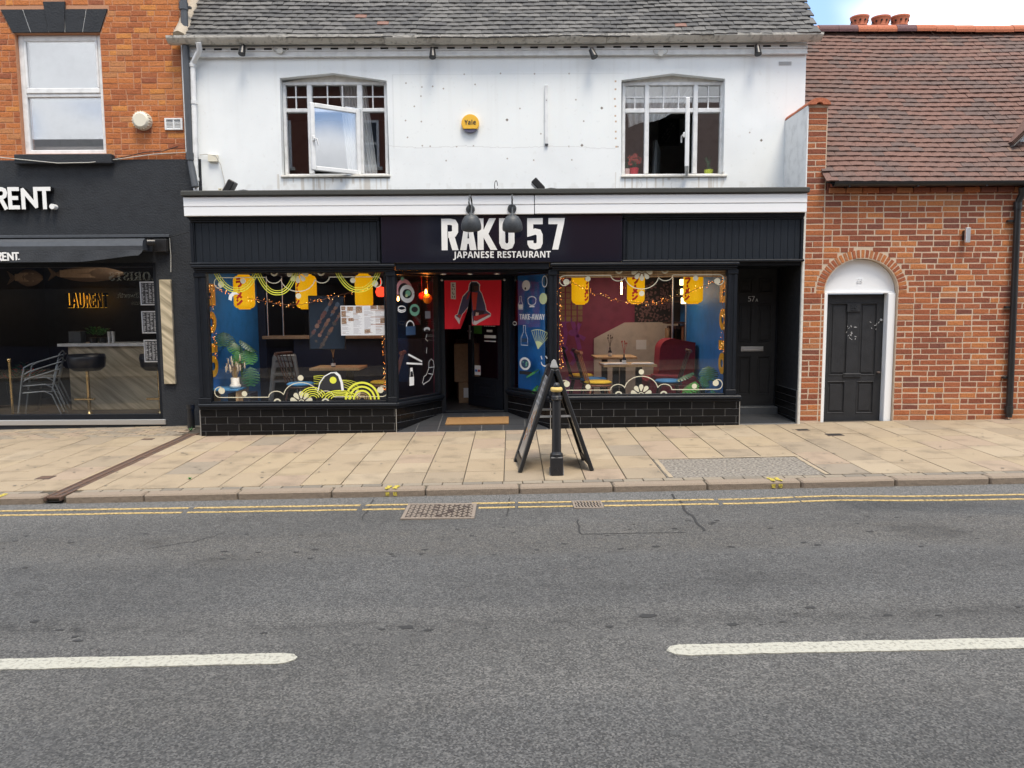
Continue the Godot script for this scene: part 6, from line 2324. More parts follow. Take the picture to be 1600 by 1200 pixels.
func stick_chair(label: String, at: Vector3, turn: float, wood: Material, cushion: Material, group := "stick-back chairs at the tables") -> void:
	# round-seated stick-back chair that faces +x before it is turned
	var c := thing("stick_back_chair", label, "chair", at, group, turn)
	var st := new_st()
	lathe(st, [Vector2(0, 0.415), Vector2(0.19, 0.415), Vector2(0.205, 0.43), Vector2(0.19, 0.445), Vector2(0, 0.445)], 18)
	part(c, "seat", st, wood)
	st = new_st()
	lathe(st, [Vector2(0, 0.447), Vector2(0.17, 0.447), Vector2(0.20, 0.462), Vector2(0.20, 0.477), Vector2(0.17, 0.492), Vector2(0, 0.498)], 20)
	part(c, "cushion", st, cushion)
	for x in [-1, 1]:
		for z in [-1, 1]:
			st = new_st()
			cyl(st, Vector3(x * 0.12, 0.42, z * 0.12), Vector3(x * 0.20, 0.0, z * 0.19), 0.018, 0.011, 8)
			part(c, "leg", st, wood)
	st = new_st()
	bar(st, Vector3(-0.16, 0.2, -0.155), Vector3(-0.16, 0.2, 0.155), 0.016, 0.016)
	bar(st, Vector3(0.16, 0.17, -0.155), Vector3(0.16, 0.17, 0.155), 0.016, 0.016)
	part(c, "stretcher", st, wood)
	for k in 5:
		st = new_st()
		var z := (k - 2) * 0.075
		cyl(st, Vector3(-0.165 + absf(z) * 0.2, 0.435, z * 0.85), Vector3(-0.30 + absf(z) * 0.12, 0.89, z * 1.08), 0.010, 0.008, 6)
		part(c, "spindle", st, wood)
	st = new_st()
	var rail := []
	for k in 9:
		var z := (k - 4) * 0.048
		rail.append(Vector3(-0.305 + z * z * 0.7, 0.905, z))
	tube(st, rail, 0.026, 8)
	part(c, "top_rail", st, wood)
func table(label: String, x0: float, x1: float, z0: float, z1: float, y: float, legs: Material) -> Node3D:
	var t := thing("dining_table", label, "table", Vector3((x0 + x1) / 2, FY, (z0 + z1) / 2), "pale wooden tables")
	var w := x1 - x0
	var d := z1 - z0
	var h := y - FY
	var st := new_st()
	box(st, Vector3(0, h - 0.018, 0), Vector3(w, 0.036, d), 0.003)
	part(t, "table_top", st, M.pale_wood)
	for s in [-1, 1]:
		st = new_st()
		box(st, Vector3(s * w * 0.22, (h - 0.036) / 2, 0), Vector3(0.09, h - 0.038, 0.09), 0.004)
		part(t, "leg", st, legs)
	st = new_st()
	box(st, Vector3(0, 0.012, 0), Vector3(w * 0.62, 0.022, d * 0.7), 0.004)
	part(t, "foot_plate", st, legs)
	return t
func bud_vase(label: String, at: Vector3, stem: Material) -> void:
	var v := thing("bud_vase", label, "vase", at, "bottles with dried stems on the tables")
	var st := new_st()
	lathe(st, [Vector2(0, 0), Vector2(0.030, 0), Vector2(0.032, 0.07), Vector2(0.012, 0.105), Vector2(0.011, 0.145), Vector2(0.0, 0.145)], 14)
	part(v, "bottle", st, M.gloss_black)
	st = new_st()
	lathe(st, [Vector2(0.0326, 0.014), Vector2(0.0328, 0.058)], 14)
	part(v, "label", st, M.paper)
	st = new_st()
	for k in 5:
		var a := TAU * k / 5
		var tip := Vector3(cos(a) * 0.04, 0.30 + jig(0.03), sin(a) * 0.04)
		tube(st, [Vector3(0, 0.13, 0), Vector3(cos(a) * 0.01, 0.2, sin(a) * 0.01), tip], 0.0025, 5)
		lathe(st, [Vector2(0, 0), Vector2(0.010, 0.012), Vector2(0.006, 0.03), Vector2(0, 0.038)], 6, tip)
	part(v, "dried_stem", st, stem)

func art_image(w: int, h: int, base: Color, blobs: int, sd: int, cols: Array) -> Image:
	# a dark food photograph: rows of rounded pieces along a slant
	var r := RandomNumberGenerator.new()
	r.seed = sd
	var im := Image.create_empty(w, h, false, Image.FORMAT_RGB8)
	im.fill(base.linear_to_srgb())
	for k in blobs:
		var t := r.randf()
		var lane := (k % 3) - 1
		var c := Vector2(lerpf(0.15, 0.85, t) * w + lane * w * 0.14, lerpf(0.88, 0.12, t) * h + lane * h * 0.10)
		var rx := r.randf_range(0.04, 0.10) * w
		var ry := r.randf_range(0.015, 0.05) * h
		var col: Color = cols[r.randi() % cols.size()]
		var ca := cos(0.7)
		var sa := sin(0.7)
		for j in range(int(c.y - rx), int(c.y + rx)):
			for i in range(int(c.x - rx), int(c.x + rx)):
				if i < 0 or j < 0 or i >= w or j >= h:
					continue
				var d := Vector2(i, j) - c
				var q := Vector2((d.x * ca + d.y * sa) / ry, (-d.x * sa + d.y * ca) / rx)
				if q.length() < 1.0 - 0.25 * r.randf():
					im.set_pixel(i, j, col.lightened(r.randf() * 0.08).linear_to_srgb())
	return im
func menu_image(w: int, h: int, paper: Color, sd: int, photos: bool) -> Image:
	var r := RandomNumberGenerator.new()
	r.seed = sd
	var im := Image.create_empty(w, h, false, Image.FORMAT_RGB8)
	im.fill(paper.linear_to_srgb())
	var dark := paper.get_luminance() < 0.4
	for col in 4:
		var x0 := int(w * (0.03 + col * 0.245))
		var y := int(h * 0.05)
		while y < h * 0.95:
			var l := int(w * 0.21 * r.randf_range(0.35, 1.0))
			var c := Color(0.45, 0.45, 0.46) if dark else Color(0.42, 0.42, 0.46)
			if r.randf() < 0.12:
				c = Color(0.7, 0.7, 0.7) if dark else Color(0.25, 0.10, 0.05)
			im.fill_rect(Rect2i(x0, y, l, 2), c.linear_to_srgb())
			y += 5 if r.randf() < 0.85 else 10
	if photos:
		for p in [[0.15, 0.04, 0.13, 0.14], [0.34, 0.03, 0.14, 0.22], [0.66, 0.0, 0.14, 0.12], [0.82, 0.0, 0.17, 0.14], [0.17, 0.42, 0.12, 0.1], [0.87, 0.42, 0.11, 0.18], [0.52, 0.80, 0.13, 0.12], [0.02, 0.18, 0.10, 0.20], [0.02, 0.42, 0.11, 0.2], [0.02, 0.03, 0.09, 0.12]]:
			var q := Rect2i(int(p[0] * w), int(p[1] * h), int(p[2] * w), int(p[3] * h))
			im.fill_rect(q, Color(0.30, 0.20, 0.14).linear_to_srgb())
			for k in 26:
				var c: Color = [Color(0.42, 0.12, 0.05), Color(0.5, 0.3, 0.15), Color(0.12, 0.08, 0.06), Color(0.6, 0.55, 0.45)][r.randi() % 4]
				im.fill_rect(Rect2i(q.position.x + r.randi() % q.size.x, q.position.y + r.randi() % q.size.y, 4, 3).intersection(q), c.linear_to_srgb())
		for y in [0.15, 0.38, 0.63]:
			im.fill_rect(Rect2i(int(w * 0.66), int(h * y), int(w * 0.33), 3), Color(0.35, 0.14, 0.08).linear_to_srgb())
	return im

func make_furniture() -> void:
	rng.seed = 505
	# lanterns
	lantern(Vector3(-3.698, 1.900, -0.300), 0.143, 0.45, -0.15, "yellow paper lantern over the potted plant, under the first lime cord loop")
	lantern(Vector3(-2.871, 1.902, -0.420), 0.145, 0.46, -0.75, "yellow paper lantern partly hidden by the dark food poster")
	lantern(Vector3(-2.065, 1.906, -0.420), 0.125, 0.46, 2.2, "yellow paper lantern with plain side out, above the white menu sheets")
	lantern(Vector3(0.958, 1.922, -0.380), 0.122, 0.42, 0.75, "yellow paper lantern by the grid of photographs")
	lantern(Vector3(1.734, 1.927, -0.380), 0.124, 0.42, -0.25, "middle yellow paper lantern under the bamboo blind, before the blossom wall")
	lantern(Vector3(2.532, 1.922, -0.380), 0.137, 0.42, -0.85, "yellow paper lantern beside the blue wall and glowing signs")
	var st := new_st()
	lathe(st, [Vector2(0.03, -0.07), Vector2(0.06, -0.055), Vector2(0.078, 0), Vector2(0.06, 0.055), Vector2(0.03, 0.07)], 18)
	cyl(st, Vector3(0, 0.07, 0), Vector3(0, 0.20, 0), 0.003, 0.003, 6)
	single("red_lantern", st, M.red_glow, "small lit red lantern beside the window post, above the menu sheets", "lantern", "", Transform3D(Basis(), Vector3(-1.883, 1.903, -0.750)))
	# bamboo blind rolled up under the head of the window
	var bl := thing("bamboo_blind", "rolled bamboo blind along the top of the window with the red sofa", "blind")
	for k in 3:
		st = new_st()
		cyl(st, Vector3(0.643, 2.144 - k * 0.032, -0.13), Vector3(2.911, 2.144 - k * 0.032, -0.13), 0.017, 0.017, 8)
		part(bl, "cane", st, M.bamboo)
	# posters
	var pb := [-2.787, 1.113, -2.311, 1.834]
	var po := thing("food_poster", "dark framed poster of skewered food leaning in the window behind the pane", "poster")
	part(po, "frame", slab_mesh(pb[0] - 0.012, pb[1] - 0.012, pb[2] + 0.012, pb[3] + 0.012, -0.25, -0.226, 0.004), M.black_plastic)
	part(po, "print", slab_mesh(pb[0], pb[1], pb[2], pb[3], -0.226, -0.222), printed("food_print", art_image(128, 196, Color(0.022, 0.035, 0.055), 70, 3, [Color(0.10, 0.03, 0.025), Color(0.14, 0.06, 0.035), Color(0.05, 0.035, 0.03), Color(0.18, 0.09, 0.06), Color(0.05, 0.08, 0.12)]), pb[0], pb[1], pb[2], pb[3], 0.3))
	var mb := [-2.325, 1.300, -1.707, 1.704]
	single("menu_sheet", slab_mesh(mb[0], mb[1], mb[2], mb[3], -0.092, -0.088), printed("menu_print", menu_image(288, 192, Color(0.80, 0.82, 0.84), 8, true), mb[0], mb[1], mb[2], mb[3], 0.5), "large white menu sheet with small food pictures stuck inside the pane", "menu")
	# orange cut-out letters down the window reveals
	for side in [-1, 1]:
		var us := [-4.185, 2.945]
		var x: float = us[0] if side < 0 else us[1]
		var bn := thing("letter_banner", "orange cut-out letters down the blue wall by the potted plant and dried grass" if side < 0 else "orange cut-out letters down the blue wall beside the plant and side entrance", "banner")
		var ys := [1.869, 1.486, 1.126, 0.870]
		var xf := Transform3D(Basis(Vector3(0, 0, 1), Vector3.UP, Vector3(-side, 0, 0)), Vector3(x, 0, -0.34))
		for k in 4:
			st = new_st()
			var w := 0.17
			var h := [0.30, 0.30, 0.13, 0.30][k] as float
			if k == 0:
				prism(st, PackedVector2Array([Vector2(-w, ys[k] - h / 2), Vector2(w, ys[k] - h / 2), Vector2(w, ys[k] - h * 0.2), Vector2(-w * 0.1, ys[k] - h * 0.2), Vector2(-w * 0.1, ys[k] + h * 0.1), Vector2(w, ys[k] + h * 0.1), Vector2(w, ys[k] + h / 2), Vector2(-w, ys[k] + h / 2)]), 0.0, 0.006, xf)
			elif k == 2:
				prism(st, rect2(-w, ys[k] - h / 2, w, ys[k] + h / 2), 0.0, 0.006, xf)
			else:
				for q in cut(disc(Vector2(0, ys[k]), w, h / 2, 24), [disc(Vector2(0, ys[k]), w * 0.42, h * 0.2, 16)]):
					prism(st, q, 0.0, 0.006, xf)
			part(bn, "letter", st, M.orange_vinyl)
	# left room
	var ty := 0.806
	table("pale wooden table behind the lime waves, before the dark servery", -2.943, -2.216, -1.35, -0.72, ty, M.black_wood)
	bud_vase("dark bottle with dried stem on the table below the food poster", Vector3(-2.644, ty, -0.95), M.dry_grass)
	stick_chair("dark stick-back chair with round blue cushion before the grey stools", Vector3(-3.044, FY, -0.62), -0.35, M.dark_wood, M.cushion_blue)
	stick_chair("stick-back chair with yellow cushion half hidden by the window post", Vector3(-1.875, FY, -0.8), PI, M.copper_wood, M.cushion_yellow)
	for k in 2:
		var s := thing("metal_stool", "grey metal stool, upper one of the stacked pair" if k else "grey metal stool, lower one of the stacked pair", "stool", Vector3(-3.512, FY + k * 0.10, -1.45), "stacked grey stools", 0.25)
		st = new_st()
		box(st, Vector3(0, 0.735, 0), Vector3(0.32, 0.022, 0.32), 0.008)
		part(s, "seat", st, M.stool_grey)
		for x in [-1, 1]:
			for z in [-1, 1]:
				st = new_st()
				bar(st, Vector3(x * 0.145, 0.728, z * 0.145), Vector3(x * 0.23, 0.0 if k == 0 else 0.03, z * 0.23), 0.05, 0.02, 0.004)
				part(s, "leg", st, M.stool_grey)
		st = new_st()
		for z in [-1, 1]:
			box(st, Vector3(0, 0.45, z * 0.178), Vector3(0.33, 0.035, 0.012), 0.003)
			box(st, Vector3(z * 0.178, 0.45, 0), Vector3(0.012, 0.035, 0.33), 0.003)
			box(st, Vector3(0, 0.69, z * 0.155), Vector3(0.30, 0.06, 0.012), 0.003)
		part(s, "rail", st, M.stool_grey)
	var lt := thing("low_table", "low blue-topped table carrying the white vase by the window corner", "table", Vector3(-4.011, FY, -0.38))
	var lh := 0.562 - FY
	st = new_st()
	box(st, Vector3(0, lh - 0.012, 0), Vector3(0.44, 0.024, 0.42), 0.003)
	part(lt, "table_top", st, M.cushion_blue)
	for s in [-1, 1]:
		st = new_st()
		box(st, Vector3(s * 0.19, (lh - 0.024) / 2, 0), Vector3(0.035, lh - 0.026, 0.36), 0.003)
		part(lt, "leg", st, M.pale_wood)
	var vz := thing("white_vase", "white vase of dried golden grasses on the low table", "vase", Vector3(-3.883, FY + lh, -0.33))
	st = new_st()
	lathe(st, [Vector2(0, 0), Vector2(0.06, 0), Vector2(0.078, 0.02), Vector2(0.075, 0.05), Vector2(0.058, 0.06), Vector2(0.056, 0.15), Vector2(0.048, 0.15), Vector2(0.045, 0.08), Vector2(0, 0.08)], 18)
	part(vz, "vessel", st, M.pot_white)
	st = new_st()
	var st_b := new_st()
	for k in 60:
		var a := rng.randf() * TAU
		var r := rng.randf_range(0.02, 0.17)
		var tip := Vector3(cos(a) * r, rng.randf_range(0.26, 0.50) - r * 0.5, sin(a) * r * 0.7)
		tube(st if k % 4 else st_b, [Vector3(cos(a) * 0.012, 0.10, sin(a) * 0.012), Vector3(cos(a) * r * 0.35, 0.24, sin(a) * r * 0.3), tip], 0.0025, 4, 0.0012)
		if k % 4 == 0:
			lathe(st_b, [Vector2(0, -0.02), Vector2(0.012, 0.0), Vector2(0.010, 0.05), Vector2(0, 0.09)], 6, tip - Vector3(0, 0.03, 0))
	part(vz, "dried_grass", st, M.dry_grass)
	part(vz, "feather_grass", st_b, M.dry_pale)
	var base := Vector3(-3.859, FY + 0.36, -0.55)
	var stand := thing("plant_stand", "plain dark stand under the large leafy plant", "stand", Vector3(base.x, FY, base.z))
	part(stand, "block", slab_mesh(-0.16, 0.0, 0.16, 0.36, -0.16, 0.16, 0.006), M.navy_wall)
	leafy_plant("leafy_plant", "large split-leaved plant in grey pot before the blue wall, beside dried grasses", base, M.pot_grey, 0.10, 0.22, [
		[_rel(base, Vector3(-4.054, 1.346, -0.420)), 0.20, 0.15, M.leaf_dark, 0.2, 0.95], [_rel(base, Vector3(-3.971, 1.216, -0.500)), 0.22, 0.14, M.leaf_light, 1.1, 0.7], [_rel(base, Vector3(-3.835, 1.235, -0.450)), 0.24, 0.12, M.leaf_dark, 1.4, 0.45],
		[_rel(base, Vector3(-3.868, 1.085, -0.400)), 0.20, 0.07, M.leaf_light, 0.1, 1.1], [_rel(base, Vector3(-3.732, 1.108, -0.450)), 0.22, 0.13, M.leaf_light, 0.5, 0.95], [_rel(base, Vector3(-3.688, 0.858, -0.400)), 0.26, 0.13, M.leaf_dark, 0.25, 1.15],
		[_rel(base, Vector3(-4.006, 1.236, -0.700)), 0.22, 0.13, M.leaf_dark, -1.2, 0.4], [_rel(base, Vector3(-3.860, 1.159, -0.750)), 0.2, 0.12, M.leaf_dark, 2.0, 0.4]])
	# right room
	var ty2 := 0.809
	table("pale wooden table laid with white papers, nearest the pane", 1.364, 2.164, -1.62, -1.0, ty2, M.black_wood)
	table("second pale wooden table, standing behind the one with white papers", 1.321, 1.990, -2.4, -1.75, 0.877, M.black_wood)
	bud_vase("dark bottle with red buds on the table with white papers", Vector3(1.697, ty2, -1.2), M.flower_red)
	bud_vase("dark bottle with one dark stem on the second table", Vector3(1.579, 0.877, -1.95), M.dark_wood)
	for e in [[1.522, -1.16, 0.33, 0.26, 0.15, "white papers fanned at the near end of the table by the yellow chair"], [1.955, -1.16, 0.30, 0.24, -0.2, "white papers on the end of the table towards the red sofa"]]:
		var pm := thing("table_papers", e[5], "papers", Vector3(e[0], ty2, e[1]), "papers on the table", e[4])
		for k in 2:
			st = new_st()
			box(st, Vector3(k * 0.025, 0.005 + k * 0.007, k * 0.02), Vector3(e[2], 0.006, e[3]), 0.0, Transform3D(Basis(Vector3.UP, k * 0.12), Vector3.ZERO))
			part(pm, "sheet", st, M.paper)
	stick_chair("copper-brown stick-back chair with round yellow cushion at the table's end", Vector3(1.237, FY, -0.62), 0.1, M.copper_wood, M.cushion_yellow)
	stick_chair("dark stick-back chair with blue cushion behind the yellow-cushioned one", Vector3(1.223, FY, -1.1), 0.05, M.black_wood, M.cushion_blue)
	stick_chair("black stick-back chair with yellow cushion farthest in, by the maroon wall", Vector3(1.098, FY, -1.75), 0.0, M.black_wood, M.cushion_yellow)
	stick_chair("dark stick-back chair with blue cushion in front of the red sofa", Vector3(2.279, FY, -0.75), PI - 0.1, M.dark_wood, M.cushion_blue)
	var so := thing("red_sofa", "deep red upholstered booth sofa beside the pale tables", "sofa", Vector3(2.523, FY, -1.75))
	st = new_st()
	box(st, Vector3(-0.02, 0.22, 0), Vector3(0.78, 0.42, 0.95), 0.05)
	part(so, "seat", st, M.sofa_red)
	st = new_st()
	var prof := [Vector2(0.36, 0.18), Vector2(0.38, 0.98), Vector2(0.05, 1.04)]
	prof.append_array(arc(Vector2(0.0, 0.86), 0.18, 0.18, 95, 178, 8))
	prof.append(Vector2(-0.22, 0.18))
	prism(st, PackedVector2Array(prof), -0.42, 0.02)
	var prof2 := [Vector2(-0.36, 0.40), Vector2(0.30, 0.40), Vector2(0.30, 0.47), Vector2(-0.32, 0.49)]
	prism(st, PackedVector2Array(prof2), 0.021, 0.44)
	part(so, "backrest", st, M.sofa_red)
	base = Vector3(2.741, FY, -0.5)
	leafy_plant("leafy_plant", "split-leaved green plant on the floor by the blue wall and orange letters", base, M.pot_grey, 0.13, 0.24, [
		[_rel(base, Vector3(2.557, 0.739, -0.400)) , 0.26, 0.12, M.leaf_dark, -1.3, 0.2], [_rel(base, Vector3(2.759, 0.832, -0.350)), 0.20, 0.15, M.leaf_dark, 0.2, 1.0], [_rel(base, Vector3(2.562, 0.621, -0.300)), 0.24, 0.13, M.leaf_light, -0.9, 0.5],
		[_rel(base, Vector3(2.668, 0.693, -0.300)), 0.16, 0.10, M.leaf_dark, 0.6, 0.8], [_rel(base, Vector3(2.605, 0.536, -0.250)), 0.22, 0.12, M.leaf_dark, -1.4, 0.6], [_rel(base, Vector3(2.784, 0.517, -0.250)), 0.22, 0.12, M.leaf_dark, 0.9, 0.6]])
	base = Vector3(0.417, FY, -0.62)
	leafy_plant("leafy_plant", "small green plant behind the splayed pane, beside the folding board", base, M.pot_grey, 0.09, 0.3, [
		[_rel(base, Vector3(0.382, 0.793, -0.450)), 0.20, 0.08, M.leaf_light, -1.4, 0.3], [_rel(base, Vector3(0.445, 0.720, -0.450)), 0.20, 0.04, M.leaf_light, 0.2, 1.2], [_rel(base, Vector3(0.363, 0.566, -0.450)), 0.14, 0.05, M.leaf_light, -0.8, 0.6]])
	# strings of fairy lights
	_fairy("string of tiny amber lights swagged across the window with lime cords", [Vector3(-4.106, 1.972, -0.140), Vector3(-3.924, 1.911, -0.160), Vector3(-3.722, 1.841, -0.200), Vector3(-3.505, 1.796, -0.200), Vector3(-3.200, 1.733, -0.200), Vector3(-2.893, 1.723, -0.200), Vector3(-2.583, 1.791, -0.200), Vector3(-2.318, 1.859, -0.200), Vector3(-2.097, 1.910, -0.200), Vector3(-1.826, 1.977, -0.160)], 110)
	_fairy("tiny amber lights hanging down beside the window post under the menu", [Vector3(-1.740, 1.288, -0.130), Vector3(-1.752, 1.113, -0.130), Vector3(-1.730, 0.937, -0.130), Vector3(-1.742, 0.787, -0.130), Vector3(-1.763, 0.628, -0.130), Vector3(-1.739, 0.539, -0.130)], 55)
	_fairy("string of tiny amber lights swagged across the window with the red sofa", [Vector3(0.652, 2.082, -0.130), Vector3(0.838, 1.995, -0.160), Vector3(1.058, 1.882, -0.180), Vector3(1.324, 1.785, -0.200), Vector3(1.632, 1.731, -0.200), Vector3(1.896, 1.712, -0.200), Vector3(2.158, 1.771, -0.200), Vector3(2.420, 1.857, -0.200), Vector3(2.672, 1.959, -0.160), Vector3(2.863, 2.026, -0.130)], 120)
	_fairy("tiny amber lights hanging down beside the post near the folding board", [Vector3(0.644, 2.047, -0.130), Vector3(0.652, 1.753, -0.130), Vector3(0.644, 1.492, -0.130), Vector3(0.670, 1.230, -0.130), Vector3(0.661, 0.967, -0.130), Vector3(0.679, 0.834, -0.130)], 90)
	_fairy("tiny amber lights hanging down over the orange letters by the side entrance", [Vector3(2.890, 2.000, -0.130), Vector3(2.878, 1.740, -0.130), Vector3(2.900, 1.479, -0.130), Vector3(2.888, 1.217, -0.130), Vector3(2.883, 1.059, -0.130)], 45)
	_fairy("tiny amber lights hanging down over the orange letters by the dried grass", [Vector3(-4.094, 1.955, -0.130), Vector3(-4.092, 1.608, -0.130), Vector3(-4.072, 1.259, -0.130), Vector3(-4.057, 0.995, -0.130)], 40)
	# upstairs: curtains, pots, chair back
	_curtain("white net curtain drawn to one side behind the open casement", [Vector3(-2.510, 4.941, -1.250), Vector3(-2.116, 4.938, -1.250)], [Vector3(-2.415, 3.624, -1.300), Vector3(-1.985, 3.622, -1.300)])
	_curtain("white net curtain blown up across the top of the window with flowerpots", [Vector3(1.671, 4.916, -1.250), Vector3(2.827, 4.910, -1.250)], [Vector3(1.749, 4.306, -1.300), Vector3(2.543, 4.540, -1.300)])
	var sill := 3.598
	for e in [[1.711, M.pot_pink, M.leaf_dark, 0.055, 0.10, "pale pink flowerpot at the end of the upstairs sill"], [1.825, M.pot_red, M.flower_red, 0.07, 0.11, "red flowerpot with orange-red flowers on the upstairs sill"], [2.932, M.pot_lime, M.leaf_dark, 0.07, 0.08, "lime green pot of grassy leaves on the upstairs sill"]]:
		var fp := thing("flowerpot", e[5], "flowerpot", Vector3(e[0], sill, -1.22), "pots on the upstairs sill")
		st = new_st()
		lathe(st, [Vector2(0, 0), Vector2(e[3] * 0.8, 0), Vector2(e[3], e[4]), Vector2(e[3] * 0.9, e[4]), Vector2(e[3] * 0.85, e[4] - 0.02), Vector2(0, e[4] - 0.02)], 16, Vector3.ZERO, true)
		part(fp, "pot", st, e[1])
		st = new_st()
		for k in 22:
			var a := rng.randf() * TAU
			var r := rng.randf_range(0.02, 0.09)
			var tip := Vector3(cos(a) * r, e[4] + rng.randf_range(0.05, 0.20), sin(a) * r * 0.6)
			tube(st, [Vector3(0, e[4] - 0.02, 0), Vector3(tip.x * 0.5, lerpf(e[4], tip.y, 0.7), tip.z * 0.5), tip], 0.003, 4, 0.002)
		part(fp, "stems", st, M.leaf_dark)
		if e[2] == M.flower_red:
			st = new_st()
			for k in 14:
				_petals(st, Vector2(jig(0.08), e[4] + 0.06 + rng.randf() * 0.12), 0.035, jig(90), 360, 5, 0.02 + jig(0.03))
			part(fp, "flowers", st, M.flower_red)
	single("window_board", slab_mesh(1.655, sill - 0.03, 3.140, sill - 0.002, -1.36, -1.09), M.white_paint, "white inner window board carrying the flowerpots upstairs", "window board")
	var hc := thing("highback_chair", "grey upholstered chair back seen through the open upstairs casement", "chair", Vector3(2.255, 3.16, -1.9), "", 1.25)
	st = new_st()
	box(st, Vector3(0, 0.72, 0), Vector3(0.42, 0.76, 0.07), 0.03, Transform3D(Basis(Vector3.FORWARD, 0.22), Vector3.ZERO))
	box(st, Vector3(-0.02, 0.42, 0.22), Vector3(0.44, 0.09, 0.44), 0.03)
	part(hc, "upholstery", st, M.pot_grey)
	for x in [-1, 1]:
		for z in [0.04, 0.40]:
			st = new_st()
			cyl(st, Vector3(x * 0.18, 0.0, z), Vector3(x * 0.18, 0.40, z), 0.016, 0.02, 8)
			part(hc, "leg", st, M.black_wood)
	var fr := thing("framed_picture", "dark framed picture on the wall of the upstairs room", "picture")
	var fb := [2.809, 4.721, 3.208, 5.215]
	part(fr, "frame", slab_mesh(fb[0], fb[1], fb[2], fb[3], -4.598, -4.57, 0.006), M.black_wood)
	part(fr, "print", slab_mesh(fb[0] + 0.06, fb[1] + 0.06, fb[2] - 0.06, fb[3] - 0.06, -4.57, -4.566), printed("dark_print", art_image(64, 80, Color(0.03, 0.03, 0.035), 26, 12, [Color(0.10, 0.10, 0.10), Color(0.14, 0.13, 0.12)]), fb[0] + 0.06, fb[1] + 0.06, fb[2] - 0.06, fb[3] - 0.06, 0.5))

func _rel(base: Vector3, p: Vector3) -> Vector3:
	return p - base
func _fairy(label: String, pts: Array, n: int) -> void:
	var f := thing("fairy_lights", label, "fairy lights", Vector3.ZERO, "strings of fairy lights")
	var fine := []
	for k in pts.size() - 1:
		for t in 6:
			fine.append(pts[k].lerp(pts[k + 1], t / 6.0) + Vector3(jig(0.008), jig(0.012), jig(0.006)))
	fine.append(pts[pts.size() - 1])
	var st := new_st()
	tube(st, fine, 0.0035, 5)
	part(f, "wire", st, M.copper_wood)
	var sa := new_st()
	var sb := new_st()
	for k in n:
		var i := rng.randi() % fine.size()
		var p: Vector3 = fine[i] + Vector3(jig(0.035), jig(0.035), jig(0.01))
		var r := rng.randf_range(0.0032, 0.0058)
		var s := sa if rng.randf() < 0.7 else sb
		for e in [[Vector3.RIGHT, Vector3.UP], [Vector3.UP, Vector3.LEFT], [Vector3.LEFT, Vector3.DOWN], [Vector3.DOWN, Vector3.RIGHT]]:
			for z in [-1, 1]:
				tri(s, p + e[0] * r, p + e[1] * r, p + Vector3(0, 0, z * r), e[0] + e[1] + Vector3(0, 0, z))
	for q in [[sa, M.fairy_glow], [sb, M.fairy_pale]]:
		var o := part(f, "bulbs", q[0], q[1])
		o.set_meta("kind", "stuff")
func _curtain(label: String, top: Array, foot: Array) -> void:
	# pleated cloth between a rail and a slanting hem
	var st := new_st()
	st.set_smooth_group(1)
	var n := 64
	var rows := 8
	var at := func(i: int, j: int) -> Vector3:
		var u := float(i) / n
		var v := float(j) / rows
		var p: Vector3 = (top[0] as Vector3).lerp(top[1], u).lerp((foot[0] as Vector3).lerp(foot[1], u), v)
		p.z += 0.018 * sin(u * 62.0) + 0.012 * sin(u * 23.0 + v * 2.0)
		p.y += 0.02 * sin(u * 9.0) * v
		return p
	for i in n:
		for j in rows:
			quad(st, at.call(i, j), at.call(i + 1, j), at.call(i + 1, j + 1), at.call(i, j + 1), Vector3.BACK)
	st.set_smooth_group(-1)
	single("net_curtain", st, M.curtain, label, "curtain", "net curtains upstairs")

